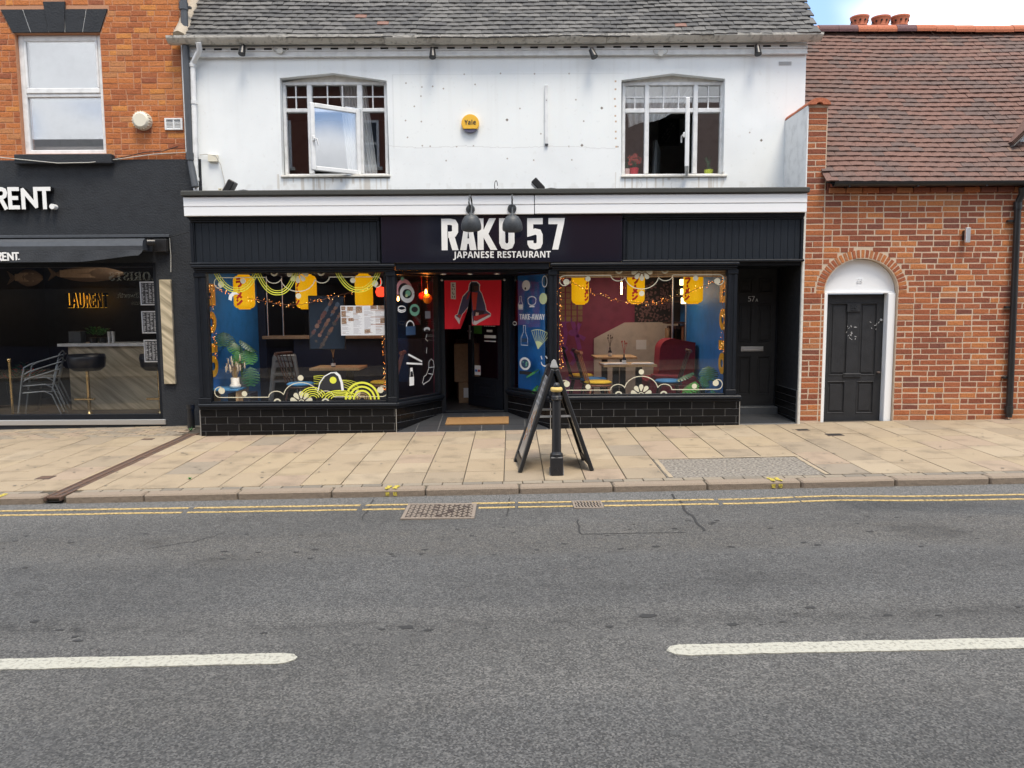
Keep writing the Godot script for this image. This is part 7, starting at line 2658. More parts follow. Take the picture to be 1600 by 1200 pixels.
# ---------- fittings on the fronts ----------
func make_fittings() -> void:
	rng.seed = 606
	var st := new_st()
	# four small spotlights under the gutter
	var k := 0
	for e in [[Vector3(-3.742, 5.263, -0.740), 0.05, "small black spotlight under the gutter nearest the white downpipe"], [Vector3(-1.082, 5.205, -0.740), 0.0, "small black spotlight under the gutter above the alarm box"], [Vector3(1.160, 5.192, -0.740), -0.35, "small black spotlight tilted aside beside the looped cable"], [Vector3(3.464, 5.221, -0.740), 0.0, "small black spotlight under the gutter at the cottage end"]]:
		var p: Vector3 = e[0]
		var s := thing("spotlight", e[2], "spotlight", p, "spotlights under the gutter")
		var tilt := Basis(Vector3.BACK, -e[1]) * Basis(Vector3.RIGHT, -0.35)
		var a := tilt * Vector3(0, 0.07, 0)
		var b := tilt * Vector3(0, -0.06, 0)
		st = new_st()
		cyl(st, a, b, 0.036, 0.050, 16)
		part(s, "housing", st, M.black_plastic)
		st = new_st()
		cyl(st, b, b + tilt * Vector3(0, -0.003, 0), 0.042, 0.042, 16)
		part(s, "lens", st, M.black_plastic)
		st = new_st()
		tube(st, [a, a + Vector3(0, 0.03, -0.03), Vector3(0, 0.11, -0.11)], 0.012, 8)
		part(s, "bracket", st, M.black_plastic)
		k += 1
	# looped cables with junction boxes on the frieze
	for e in [[Vector3(-3.238, 5.319, -0.840), "pale cable loop hanging from the frieze near the first window"], [Vector3(2.123, 5.253, -0.840), "pale cable loop with round box on the frieze near the second window"]]:
		var p: Vector3 = e[0]
		var c := thing("cable_loop", e[1], "cable", Vector3.ZERO, "cable loops on the frieze")
		st = new_st()
		var loop := []
		for i in 15:
			var t := deg_to_rad(lerpf(150, 390, i / 14.0))
			loop.append(p + Vector3(cos(t) * 0.10, sin(t) * 0.055, 0.01 + 0.01 * sin(i * 1.3)))
		tube(st, loop, 0.005, 6)
		part(c, "cable", st, M.pale_cable)
		st = new_st()
		cyl(st, p + Vector3(0, -0.03, -0.02), p + Vector3(0, -0.03, 0.025), 0.042, 0.042, 16)
		part(c, "junction_box", st, M.cream_paint)
	# alarm box
	var al := thing("alarm_box", "round yellow alarm box with a dark blue base on the white wall", "alarm", Vector3(-0.573, 4.281, -0.900))
	st = new_st()
	var R := 0.127
	for q in Geometry2D.clip_polygons(disc(Vector2.ZERO, R, R, 40), rect2(-1, -1, 1, -0.078)):
		prism(st, q, 0.0, 0.05)
	for q in Geometry2D.clip_polygons(disc(Vector2.ZERO, R * 0.92, R * 0.92, 40), rect2(-1, -1, 1, -0.074)):
		prism(st, q, 0.05, 0.058)
	part(al, "cover", st, M.alarm_yellow)
	st = new_st()
	for q in Geometry2D.intersect_polygons(disc(Vector2.ZERO, R, R, 40), rect2(-1, -1, 1, -0.079)):
		prism(st, q, 0.0, 0.049)
	part(al, "strobe_lens", st, M.alarm_blue)
	text(al, "lettering", "Yale", 0.063, 0.003, M.ink, Vector3(0.002, 0.012, 0.060), true, 0.92)
	# capped conduit on the wall
	var cd := thing("wall_conduit", "short white vertical conduit on the white wall beside the alarm box", "conduit")
	part(cd, "channel", slab_mesh(0.489, 3.994, 0.539, 4.810, -0.9, -0.868, 0.006), M.white_plastic)
	part(cd, "end_cap", slab_mesh(0.493, 3.976, 0.538, 3.994, -0.9, -0.872), M.grey_plastic)
	part(cd, "fixing_screw", slab_mesh(0.509, 4.593, 0.520, 4.604, -0.868, -0.8665), M.iron)
	# air brick, cable and box low on the wall
	var vb := thing("vent_brick", "slim slotted vent at the cottage end of the white wall", "vent")
	st = new_st()
	for i in 4:
		slab(st, 3.815, 5.070 + i * 0.014, 3.996, 5.070 + i * 0.014 + 0.005, -0.899, -0.893)
	part(vb, "slot", st, M.letter_grey)
	var jb := thing("cable_box", "small grey box with a trailing cable low on the white wall", "cable box")
	part(jb, "box", slab_mesh(-4.331, 3.771, -4.194, 3.870, -0.9, -0.85, 0.004), M.cream_plastic)
	st = new_st()
	tube(st, [Vector3(-4.449, 3.867, -0.860), Vector3(-4.358, 3.876, -0.860), Vector3(-4.217, 3.855, -0.850), Vector3(-4.153, 3.722, -0.860), Vector3(-4.116, 3.524, -0.860), Vector3(-4.102, 3.416, -0.860)], 0.006, 6)
	part(jb, "cable", st, M.pale_cable)
	# loose floodlights lying on the ledge
	var ly := 3.146 + 0.07
	for e in [[Vector3(-3.829, 3.319, -0.350), -0.55, "black floodlight lying on the felt ledge near the downpipes"], [Vector3(0.394, 3.311, -0.350), 0.75, "black floodlight tipped up on the felt ledge above the sign"]]:
		var p: Vector3 = e[0]
		p.y = ly
		var f := thing("floodlight", e[2], "floodlight", p, "floodlights on the ledge")
		st = new_st()
		var t := Transform3D(Basis(Vector3.BACK, e[1]), Vector3(-0.02, 0.115, 0))
		box(st, Vector3.ZERO, Vector3(0.09, 0.19, 0.16), 0.01, t)
		part(f, "housing", st, M.black_plastic)
		st = new_st()
		box(st, Vector3(-0.05, 0, 0), Vector3(0.012, 0.16, 0.13), 0.003, t)
		part(f, "lens", st, M.letter_grey)
		st = new_st()
		lathe(st, [Vector2(0.13, 0.0), Vector2(0.125, 0.03), Vector2(0.08, 0.07), Vector2(0, 0.085)], 14, Vector3(0.16, 0, 0.0), false, 0.6)
		part(f, "base", st, M.black_plastic)
	var gr := thing("grille_block", "pale perforated block standing on the felt ledge by the first floodlight", "vent", Vector3(-3.935, ly, -0.4))
	st = new_st()
	for i in 5:
		slab(st, -0.09 + i * 0.04, 0.0, -0.075 + i * 0.04, 0.11, -0.03, 0.03)
		slab(st, -0.09, i * 0.0235, 0.085, i * 0.0235 + 0.012, -0.032, 0.028)
	part(gr, "lattice", st, M.cream_plastic)
	st = new_st()
	var ring := []
	for i in 13:
		var t := TAU * i / 13.0
		ring.append(Vector3(-0.200, 3.300, -0.200) + Vector3(cos(t) * 0.02, sin(t) * 0.07 + 0.005, 0))
	tube(st, ring, 0.005, 6)
	single("wire_hoop", st, M.cable, "thin wire hoop standing on the felt ledge above the sign", "wire")
	st = new_st()
	lathe(st, [Vector2(0.0, 0), Vector2(0.06, 0), Vector2(0.055, 0.03), Vector2(0.03, 0.045), Vector2(0, 0.05)], 14, Vector3.ZERO, false, 0.7)
	single("sponge", st, M.dry_pale, "pale yellow lump lying on the felt ledge by the wire hoop", "sponge", "", Transform3D(Basis(), Vector3(-0.105, ly, -0.2)))
	# the two swan-neck lamps over the sign
	for e in [[734.5, "dark grey swan-neck lamp over the first A of the sign"], [799.5, "dark grey swan-neck lamp over the U of the sign"]]:
		var near: bool = e[0] < 760
		var b: Vector3 = Vector3(-0.535, 2.957, 0.100) if near else Vector3(0.014, 2.962, 0.100)
		var c: Vector3 = Vector3(-0.511, 2.764, 0.420) if near else Vector3(0.017, 2.753, 0.420)
		var lamp := thing("swan_neck_lamp", e[1], "lamp", b, "lamps over the sign")
		st = new_st()
		cyl(st, Vector3.ZERO, Vector3(0, 0, 0.022), 0.060, 0.052, 20)
		cyl(st, Vector3(0, 0, 0.022), Vector3(0, 0, 0.03), 0.03, 0.028, 14)
		for s in [-1, 1]:
			cyl(st, Vector3(s * 0.04, 0, 0.02), Vector3(s * 0.04, 0, 0.026), 0.008, 0.008, 8)
		part(lamp, "wall_plate", st, M.lamp_grey)
		st = new_st()
		var d := c - b
		var neck := [Vector3(0, 0, 0.03)]
		for i in 9:
			var t := deg_to_rad(lerpf(190, 0, i / 8.0))
			neck.append(Vector3(d.x * (i / 8.0), 0.06 + 0.085 * sin(t), (d.z + 0.03) / 2 + 0.02 - ((d.z - 0.03) / 2) * cos(PI - t) * -1.0))
		neck.append(d + Vector3(0, 0.09, 0))
		tube(st, neck, 0.011, 10)
		part(lamp, "neck", st, M.lamp_grey)
		st = new_st()
		var prof := [Vector2(0.122, -0.105), Vector2(0.128, -0.098), Vector2(0.130, -0.07), Vector2(0.127, -0.035), Vector2(0.118, 0.0), Vector2(0.106, 0.026), Vector2(0.100, 0.034), Vector2(0.084, 0.06), Vector2(0.056, 0.080), Vector2(0.026, 0.086), Vector2(0.022, 0.11), Vector2(0.0, 0.112)]
		lathe(st, prof, 28, Vector3.ZERO)
		lathe(st, [Vector2(0.0, 0.075), Vector2(0.06, 0.05), Vector2(0.10, 0.0), Vector2(0.118, -0.04), Vector2(0.121, -0.105)].map(func(v): return v), 28, Vector3.ZERO)
		part(lamp, "shade", st, M.lamp_grey, Transform3D(Basis(Vector3.RIGHT, 0.38), d))
		st = new_st()
		lathe(st, [Vector2(0, -0.06), Vector2(0.03, -0.045), Vector2(0.033, -0.02), Vector2(0.018, 0.03), Vector2(0, 0.04)], 12)
		part(lamp, "bulb", st, M.dry_pale, Transform3D(Basis(Vector3.RIGHT, 0.38), d))
	# red split curtain in the doorway
	_noren()
	# coir mat
	var mt := thing("door_mat", "brown coir mat lying in front of the restaurant doorway", "mat", Vector3.ZERO)
	var mx := [-0.939, -0.049]
	st = new_st()
	var mxf := Transform3D(Basis(Vector3(1, 0.012, 0), Vector3(-0.012, 1, 0.115), Vector3(0, -0.115, 1)).orthonormalized(), Vector3((mx[0] + mx[1]) / 2, 0.012 + 0.115 * 0.42 + 0.012 * (mx[0] + mx[1]) / 2, -0.42))
	box(st, Vector3(0, 0.012, 0), Vector3(mx[1] - mx[0], 0.022, 0.36), 0.004, mxf)
	part(mt, "pile", st, M.coir)
	_left_shop_fittings()

func _noren() -> void:
	var x0 := -0.980
	var x1 := -0.147
	var y1 := 2.065
	var y0 := 1.359
	var w := 178
	var h := 152
	var im := Image.create_empty(w, h, false, Image.FORMAT_RGB8)
	im.fill(Color(0.80, 0.012, 0.030).linear_to_srgb())
	var X := func(u: float) -> float: return (u - 62.0) / 400.0 * w
	var Y := func(v: float) -> float: return (v - 120.0) / 335.0 * h
	var shape := func(pts: Array, c: Color) -> void:
		var poly := PackedVector2Array()
		var lo := Vector2(1e9, 1e9)
		var hi := -lo
		for p in pts:
			var q := Vector2(X.call(p[0]), Y.call(p[1]))
			poly.append(q)
			lo = lo.min(q)
			hi = hi.max(q)
		for j in range(maxi(0, int(lo.y)), mini(h, int(hi.y) + 1)):
			for i in range(maxi(0, int(lo.x)), mini(w, int(hi.x) + 1)):
				if Geometry2D.is_point_in_polygon(Vector2(i + 0.5, j + 0.5), poly):
					im.set_pixel(i, j, c.linear_to_srgb())
	var body := [[240, 150], [252, 132], [290, 132], [308, 150], [306, 190], [322, 212], [348, 290], [356, 330], [388, 352], [386, 366], [300, 410], [280, 424], [262, 418], [250, 300], [225, 330], [200, 352], [180, 395], [178, 418], [140, 375], [140, 362], [160, 356], [176, 300], [196, 232], [222, 205], [236, 190]]
	# a robed, seated figure in flat colour with a pale outline
	for o in [[-5, 0], [5, 0], [0, -5], [0, 5], [-4, -4], [4, 4], [4, -4], [-4, 4]]:
		shape.call(body.map(func(p): return [p[0] + o[0], p[1] + o[1]]), Color(0.72, 0.66, 0.62))
	shape.call(body, Color(0.060, 0.050, 0.105))
	shape.call([[244, 152], [254, 138], [288, 138], [302, 152], [300, 190], [270, 200], [244, 192]], Color(0.02, 0.014, 0.018))
	shape.call([[268, 160], [300, 158], [298, 190], [272, 196]], Color(0.06, 0.025, 0.022))
	shape.call([[250, 200], [296, 205], [282, 330], [262, 330]], Color(0.50, 0.045, 0.03))
	shape.call([[236, 200], [250, 196], [236, 245], [222, 255]], Color(0.38, 0.02, 0.03))
	shape.call([[270, 322], [350, 330], [330, 366], [268, 366]], Color(0.04, 0.02, 0.03))
	shape.call([[282, 340], [304, 344], [302, 366], [280, 366]], Color(0.66, 0.45, 0.36))
	shape.call([[266, 368], [360, 350], [380, 354], [290, 398], [266, 396]], Color(0.55, 0.03, 0.03))
	shape.call([[266, 398], [290, 400], [384, 356], [386, 368], [280, 424], [264, 416]], Color(0.74, 0.66, 0.64))
	shape.call([[140, 364], [180, 384], [178, 418], [140, 378]], Color(0.74, 0.66, 0.64))
	shape.call([[160, 356], [190, 356], [182, 384], [158, 370]], Color(0.5, 0.03, 0.03))
	# white tab with four upright characters
	shape.call([[106, 134], [144, 134], [142, 250], [108, 248]], Color(0.62, 0.56, 0.52))
	for e in [[[116, 146], [134, 148], 3], [[124, 140], [122, 162], 3], [[118, 158], [134, 164], 4], [[117, 172], [118, 186], 4], [[132, 172], [133, 184], 4], [[120, 198], [120, 214], 4], [[120, 216], [133, 212], 4], [[117, 226], [118, 240], 4], [[132, 226], [133, 238], 4]]:
		var t: float = e[2]
		var d := (Vector2(e[1][0], e[1][1]) - Vector2(e[0][0], e[0][1])).normalized().orthogonal() * t * 0.6
		shape.call([[e[0][0] + d.x, e[0][1] + d.y], [e[1][0] + d.x, e[1][1] + d.y], [e[1][0] - d.x, e[1][1] - d.y], [e[0][0] - d.x, e[0][1] - d.y]], Color(0.05, 0.03, 0.03))
	var n := thing("split_curtain", "red split doorway curtain printed with a robed seated figure", "curtain")
	var m := printed("curtain_print", im, x0, y0, x1, y1, 0.85)
	m.backlight_enabled = true
	m.backlight = Color(0.25, 0.25, 0.25)
	var mid := lerpf(x0, x1, 0.475)
	for half in 2:
		var a := x0 if half == 0 else mid + 0.004
		var b := mid - 0.004 if half == 0 else x1
		var st := new_st()
		st.set_smooth_group(1)
		var cols := 16
		var rows := 14
		var at := func(i: int, j: int) -> Vector3:
			var u := float(i) / cols
			var v := float(j) / rows
			var x := lerpf(a, b, u)
			var y := lerpf(y1, y0 + (0.0 if half == 0 else 0.05), v)
			var z := -0.90 + 0.012 * sin(u * 9.0 + half * 2.0) * v + 0.015 * sin(u * 4.0 + 1.0) * v
			if half == 0:
				# the free corner is blown back
				var c := pow(maxf(0.0, u - 0.25) / 0.75, 2.0) * v * v
				x -= 0.17 * c
				z -= 0.12 * c
			else:
				x -= 0.03 * v * v * u
			return Vector3(x, y, z)
		for i in cols:
			for j in rows:
				var q := [at.call(i, j), at.call(i + 1, j), at.call(i + 1, j + 1), at.call(i, j + 1)]
				var uv := []
				for e in [[i, j], [i + 1, j], [i + 1, j + 1], [i, j + 1]]:
					uv.append(Vector2(lerpf(a, b, float(e[0]) / cols), -lerpf(y1, y0 + (0.0 if half == 0 else 0.05), float(e[1]) / rows)))
				for t in [0, 1, 2, 0, 2, 3]:
					st.set_uv(uv[t])
					st.add_vertex(q[t])
		st.set_smooth_group(-1)
		part(n, "cloth", st, m)
	var st2 := new_st()
	cyl(st2, Vector3(x0 - 0.03, y1 + 0.008, -0.905), Vector3(x1 + 0.04, y1 + 0.008, -0.905), 0.010, 0.010, 10)
	part(n, "rod", st2, M.black_plastic)
	for x in [x0 - 0.035, x1 + 0.045]:
		st2 = new_st()
		lathe(st2, [Vector2(0, -0.022), Vector2(0.018, -0.012), Vector2(0.022, 0.0), Vector2(0.018, 0.012), Vector2(0, 0.022)], 12, Vector3(x, y1 + 0.008, -0.905))
		part(n, "finial", st2, M.aluminium)

func _stroke_word(parent: Node3D, word: String, x0: float, y0: float, h: float, z0: float, z1: float, m: Material, side: Material) -> void:
	# bold geometric capitals: R E N T and a full stop
	var g := {
		"R": [[[[0.09, 0.0], [0.09, 0.91], [0.36, 0.91], [0.47, 0.86], [0.51, 0.74], [0.47, 0.60], [0.36, 0.53], [0.18, 0.53]], [[0.30, 0.45], [0.52, 0.0]]], 0.62],
		"E": [[[[0.52, 0.91], [0.09, 0.91], [0.09, 0.09], [0.52, 0.09]], [[0.18, 0.51], [0.46, 0.51]]], 0.60],
		"N": [[[[0.09, 0.0], [0.09, 0.86], [0.66, 0.14], [0.66, 1.0]]], 0.76],
		"T": [[[[0.0, 0.91], [0.60, 0.91]], [[0.30, 0.82], [0.30, 0.0]]], 0.60],
	}
	var x := x0
	for ch in word:
		if ch == ".":
			var st := new_st()
			prism(st, disc(Vector2(x + 0.02 * h, y0 + 0.12 * h), 0.12 * h, 0.12 * h, 20), z0, z1)
			part(parent, "full_stop", st, m)
			continue
		var st2 := new_st()
		var st3 := new_st()
		var lift := 0.0
		for path in g[ch][0]:
			var pts := PackedVector2Array()
			for p in path:
				pts.append(Vector2(x + p[0] * h, y0 + p[1] * h))
			for poly in Geometry2D.offset_polyline(pts, 0.088 * h, Geometry2D.JOIN_MITER, Geometry2D.END_BUTT):
				prism(st2, poly, z1 - 0.006, z1 - lift, Transform3D.IDENTITY, false)
				prism(st3, poly, z0, z1 - 0.007 - lift)
			lift += 0.0008
		part(parent, "letter", st2, m)
		part(parent, "letter_return", st3, side)
		x += g[ch][1] * h

func _left_shop_fittings() -> void:
	var st := new_st()
	# raised sign letters
	var sg := thing("wall_sign", "large raised white capitals with black sides on the dark wall", "sign")
	var h := 3.423 - 3.109
	_stroke_word(sg, "RENT.", -7.392, 3.109, h, -0.893, -0.80, M.letter_white, M.gloss_black)
	# bell box and louvred vent
	var bb := thing("bell_box", "round cream ribbed vent cowl on the orange brick wall", "vent", Vector3(-5.245, 4.344, -0.900))
	st = new_st()
	cyl(st, Vector3(0, 0, 0), Vector3(0, 0, 0.10), 0.128, 0.115, 28)
	cyl(st, Vector3(0, 0, 0.10), Vector3(0, 0, 0.115), 0.115, 0.09, 28)
	part(bb, "cowl", st, M.cream_plastic)
	for k in 20:
		st = new_st()
		var t := TAU * k / 20
		box(st, Vector3(0, 0.122, 0.055), Vector3(0.014, 0.014, 0.08), 0.003, Transform3D(Basis(Vector3.BACK, t), Vector3.ZERO))
		part(bb, "rib", st, M.cream_plastic)
	var lv := thing("louvre_vent", "square white louvred vent on the orange brick wall beside the downpipe", "vent")
	var vb := [-4.936, 4.221, -4.684, 4.386]
	st = new_st()
	slab(st, vb[0], vb[1], vb[0] + 0.025, vb[3], -0.9, -0.87, 0.003)
	slab(st, vb[2] - 0.025, vb[1], vb[2], vb[3], -0.9, -0.87, 0.003)
	slab(st, vb[0] + 0.025, vb[3] - 0.022, vb[2] - 0.025, vb[3], -0.9, -0.872, 0.003)
	slab(st, vb[0] + 0.025, vb[1], vb[2] - 0.025, vb[1] + 0.022, -0.9, -0.872, 0.003)
	slab(st, (vb[0] + vb[2]) / 2 - 0.01, vb[1] + 0.022, (vb[0] + vb[2]) / 2 + 0.01, vb[3] - 0.022, -0.9, -0.874, 0.003)
	part(lv, "frame", st, M.white_plastic)
	var y: float = vb[1] + 0.03
	while y < vb[3] - 0.03:
		st = new_st()
		box(st, Vector3((vb[0] + vb[2]) / 2, y, -0.889), Vector3(vb[2] - vb[0] - 0.05, 0.010, 0.012), 0.0)
		part(lv, "slat", st, M.white_plastic)
		y += 0.019
	part(lv, "backing", slab_mesh(vb[0] + 0.01, vb[1] + 0.01, vb[2] - 0.01, vb[3] - 0.01, -0.906, -0.897), M.hole)
	# cables
	for e in [[[Vector3(-7.263, 3.835, -0.790), Vector3(-6.901, 3.797, -0.790), Vector3(-6.449, 3.750, -0.790), Vector3(-5.993, 3.756, -0.790), Vector3(-5.574, 3.822, -0.870), Vector3(-5.113, 3.882, -0.870), Vector3(-4.635, 3.906, -0.870)], M.pale_cable, "pale cable sagging along the window sill and brickwork"], [[Vector3(-5.703, 3.814, -0.870), Vector3(-5.481, 3.857, -0.870), Vector3(-5.249, 3.910, -0.870), Vector3(-4.973, 3.926, -0.870), Vector3(-4.759, 3.987, -0.870)], M.cable, "black cable curling up the brickwork below the round vent"], [[Vector3(-4.942, 2.697, -0.870), Vector3(-4.936, 2.440, -0.870), Vector3(-4.948, 2.210, -0.870)], M.pale_cable, "thin pale wire hanging from the awning's end bracket"], [[Vector3(-4.933, 2.713, -0.850), Vector3(-4.668, 2.724, -0.600), Vector3(-4.304, 2.703, -0.050)], M.cable, "black cable from the awning to the restaurant frieze"]]:
		st = new_st()
		tube(st, e[0], 0.0065, 6)
		single("cable", st, e[1], e[2], "cable", "cables on the brick shop")
	# awning: cassette, valance with lettering, end bracket
	var aw := thing("awning", "rolled-up black awning with short lettered valance over the bar window", "awning")
	var ax0 := -8.6
	var ax1 := -5.186
	var ay := 2.506
	var ah := 2.670 - ay
	st = new_st()
	var pr := PackedVector2Array([Vector2(-0.55, 0), Vector2(-0.54, ah * 0.35), Vector2(-0.56, ah * 0.75), Vector2(-0.62, ah), Vector2(-0.86, ah), Vector2(-0.88, ah * 0.5), Vector2(-0.86, 0)])
	var q := PackedVector2Array()
	for p in pr:
		q.append(Vector2(-p.x, p.y))
	prism(st, q, ax0, ax1, Transform3D(Vector3(0, 0, -1), Vector3.UP, Vector3.RIGHT, Vector3(0, ay, 0)))
	part(aw, "cassette", st, M.grey_plastic)
	st = new_st()
	st.set_smooth_group(1)
	var n := 60
	var vy := func(u: float) -> float: return ay - 0.165 + 0.085 * smoothstep(0.72, 1.0, u) * u
	for i in n:
		for j in 4:
			var P := func(a: int, b: int) -> Vector3:
				var u := float(a) / n
				var v := b / 4.0
				return Vector3(lerpf(ax0, ax1 - 0.05 * v * v, u), lerpf(ay, vy.call(u), v), -0.548 + 0.012 * sin(u * 40.0) * v + 0.03 * v)
			quad(st, P.call(i, j), P.call(i + 1, j), P.call(i + 1, j + 1), P.call(i, j + 1), Vector3.BACK)
	st.set_smooth_group(-1)
	part(aw, "valance", st, M.black_render)
	part(aw, "rail", slab_mesh(-8.6, 2.708, -4.937, 2.749, -0.893, -0.845, 0.004), M.grey_plastic)
	st = new_st()
	slab(st, ax1 + 0.03, ay - 0.01, -4.957, ay + ah + 0.01, -0.893, -0.80, 0.008)
	cyl(st, Vector3(ax1 + 0.004, ay + ah * 0.7, -0.68), Vector3(ax1 + 0.10, ay + ah * 0.7, -0.72), 0.05, 0.045, 14)
	part(aw, "end_bracket", st, M.black_plastic)
	var aw_s := Node3D.new()
	aw_s.name = "valance_lettering"
	aw.add_child(aw_s)
	var vh := 2.482 - 2.362
	_stroke_word(aw_s, "RENT.", -7.229, 2.362, vh, -0.530, -0.517, M.letter_white, M.letter_white)
	# three framed menus in the pane
	var k := 0
	for b in [[-5.444, 1.732, -5.191, 2.077], [-5.443, 1.319, -5.193, 1.647], [-5.432, 0.894, -5.191, 1.225]]:
		var mf := thing("framed_menu", ["framed black menu at the top of the column of three", "framed black menu in the middle of the column of three", "framed black menu at the foot of the column of three"][k], "menu", Vector3.ZERO, "framed menus in the bar window")
		st = new_st()
		var f := 0.016
		slab(st, b[0], b[1], b[0] + f, b[3], -0.949, -0.935, 0.002)
		slab(st, b[2] - f, b[1], b[2], b[3], -0.949, -0.935, 0.002)
		slab(st, b[0] + f, b[3] - f, b[2] - f, b[3], -0.949, -0.936, 0.002)
		slab(st, b[0] + f, b[1], b[2] - f, b[1] + f, -0.949, -0.936, 0.002)
		part(mf, "frame", st, M.aluminium)
		part(mf, "print", slab_mesh(b[0] + f, b[1] + f, b[2] - f, b[3] - f, -0.949, -0.941), printed("menu_black_%d" % k, menu_image(96, 130, Color(0.02, 0.02, 0.022), 30 + k, false), b[0] + f, b[1] + f, b[2] - f, b[3] - f, 0.4))
		k += 1
	# bar: stone-clad counter with pale top
	var bar_t := thing("bar_counter", "bar counter clad in veined beige stone with a thin white top", "counter")
	part(bar_t, "stone_front", slab_mesh(-7.339, 0.016, -5.714, 1.071, -2.9, -2.3, 0.004), M.veined_stone)
	part(bar_t, "plinth", slab_mesh(-7.307, -0.03, -5.714, 0.016, -2.88, -2.36), M.dark_wall)
	part(bar_t, "counter_top", slab_mesh(-7.467, 1.074, -5.665, 1.121, -2.95, -2.22, 0.003), M.white_plastic)
	var top := 1.121
	# things on the counter
	for e in [[-7.014, 0.15, "green leafy plant in dark pot on the bar counter, beside the box"], [-6.864, 0.12, "smaller leafy plant in dark pot on the bar counter, beside the cups"]]:
		var pl := thing("counter_plant", e[2], "plant", Vector3(e[0], top, -2.5), "plants on the bar counter")
		st = new_st()
		lathe(st, [Vector2(0, 0), Vector2(0.06, 0), Vector2(0.07, 0.09), Vector2(0.06, 0.09), Vector2(0, 0.08)], 14, Vector3.ZERO, true)
		part(pl, "pot", st, M.black_plastic)
		st = new_st()
		for i in 70:
			var a := rng.randf() * TAU
			var r := rng.randf_range(0.02, 0.13)
			var tip := Vector3(cos(a) * r, 0.09 + e[1] * rng.randf_range(0.4, 1.2), sin(a) * r)
			var d := Vector3(cos(a), 0.4, sin(a)).normalized() * 0.05
			var w := Vector3(-sin(a), 0, cos(a)) * 0.012
			quad(st, tip - d, tip + w, tip + d, tip - w, Vector3.UP)
		part(pl, "leaves", st, M.leaf_light)
	st = new_st()
	box(st, Vector3(0, 0.1, 0), Vector3(0.21, 0.2, 0.16), 0.006)
	single("counter_box", st, M.grey_plastic, "dark grey box standing on the bar counter", "box", "", Transform3D(Basis(), Vector3(-7.288, top, -2.5)))
	for e in [[-6.725, "slim pale cup on the bar counter nearer the plants"], [-6.656, "slim pale cup on the bar counter farther from the plants"]]:
		st = new_st()
		lathe(st, [Vector2(0, 0), Vector2(0.024, 0), Vector2(0.03, 0.19), Vector2(0.026, 0.19), Vector2(0.022, 0.02)], 14, Vector3.ZERO, true)
		single("tall_cup", st, M.aluminium, e[1], "cup", "cups on the bar counter", Transform3D(Basis(), Vector3(e[0], top, -2.45)))
	# bar stools
	for e in [[-6.737, "black bucket bar stool on a brass stem, seen whole"], [-5.599, "black bucket bar stool on a brass stem, behind the menu frames"]]:
		var bs := thing("bar_stool", e[1], "stool", Vector3(e[0], -0.03, -1.75), "bar stools")
		st = new_st()
		var sh := 0.754 + 0.03
		var seat := []
		seat = [Vector2(0, sh - 0.05), Vector2(0.20, sh - 0.04), Vector2(0.27, sh + 0.02), Vector2(0.29, sh + 0.16), Vector2(0.27, sh + 0.22), Vector2(0.24, sh + 0.16), Vector2(0.22, sh + 0.05), Vector2(0, sh + 0.03)]
		lathe(st, seat, 24, Vector3.ZERO, false, 0.85)
		part(bs, "bucket_seat", st, M.black_plastic)
		st = new_st()
		cyl(st, Vector3(0, 0.02, 0), Vector3(0, sh - 0.05, 0), 0.028, 0.028, 14)
		part(bs, "stem", st, M.brass)
		st = new_st()
		lathe(st, [Vector2(0, 0), Vector2(0.22, 0), Vector2(0.22, 0.012), Vector2(0.06, 0.03), Vector2(0.028, 0.09), Vector2(0, 0.09)], 24, Vector3.ZERO, true)
		part(bs, "foot", st, M.brass)
		st = new_st()
		box(st, Vector3(0, 0.30, 0.12), Vector3(0.32, 0.03, 0.05), 0.006)
		box(st, Vector3(0, 0.30, 0.05), Vector3(0.03, 0.03, 0.12), 0.004)
		part(bs, "foot_rest", st, M.brass)
	# edge-lit sign on the back wall of the bar
	var ns := thing("edge_lit_sign", "black letters edged with amber light on the bar's back wall", "sign")
	var c := Vector3(-7.953, 1.845, -4.100)
	text(ns, "glowing_edge", "LAURENT", 0.27, 0.03, M.neon_glow, c, true, 0.46)
	text(ns, "letter_face", "LAURENT", 0.27, 0.03, M.gloss_black, c + Vector3(0.014, 0.003, 0.04), true, 0.47)
	_lamp_at(c + Vector3(0, 0, 0.12), Color(1.0, 0.7, 0.2), 0.01, ns, 0.1)
	# wooden fish hung from the ceiling
	for e in [[Vector3(-6.952, 2.263, -2.400), 0.55, "long scaly wooden fish hanging over the bar counter"], [Vector3(-7.960, 2.206, -2.400), 0.22, "small round-bodied wooden fish hanging at the dark end of the bar"]]:
		var f := thing("wooden_fish", e[2], "fish ornament", e[0], "hanging wooden fish")
		var L: float = e[1]
		st = new_st()
		var prof := []
		for i in 13:
			var t := i / 12.0
			prof.append(Vector2(0.13 * pow(sin(PI * (0.06 + t * 0.90)), 0.8) * (1.0 if L > 0.3 else 1.1), (t - 0.5) * 2.0 * L))
		var tmp := new_st()
		lathe(tmp, prof, 18, Vector3.ZERO, true, 0.6)
		part(f, "body", tmp, M.fish_wood, Transform3D(Basis(Vector3.BACK, -PI / 2), Vector3.ZERO))
		prism(st, PackedVector2Array([Vector2(-L + 0.02, 0), Vector2(-L - 0.14, 0.11), Vector2(-L - 0.09, 0), Vector2(-L - 0.15, -0.11)]), -0.012, 0.012)
		part(f, "tail", st, M.fish_wood)
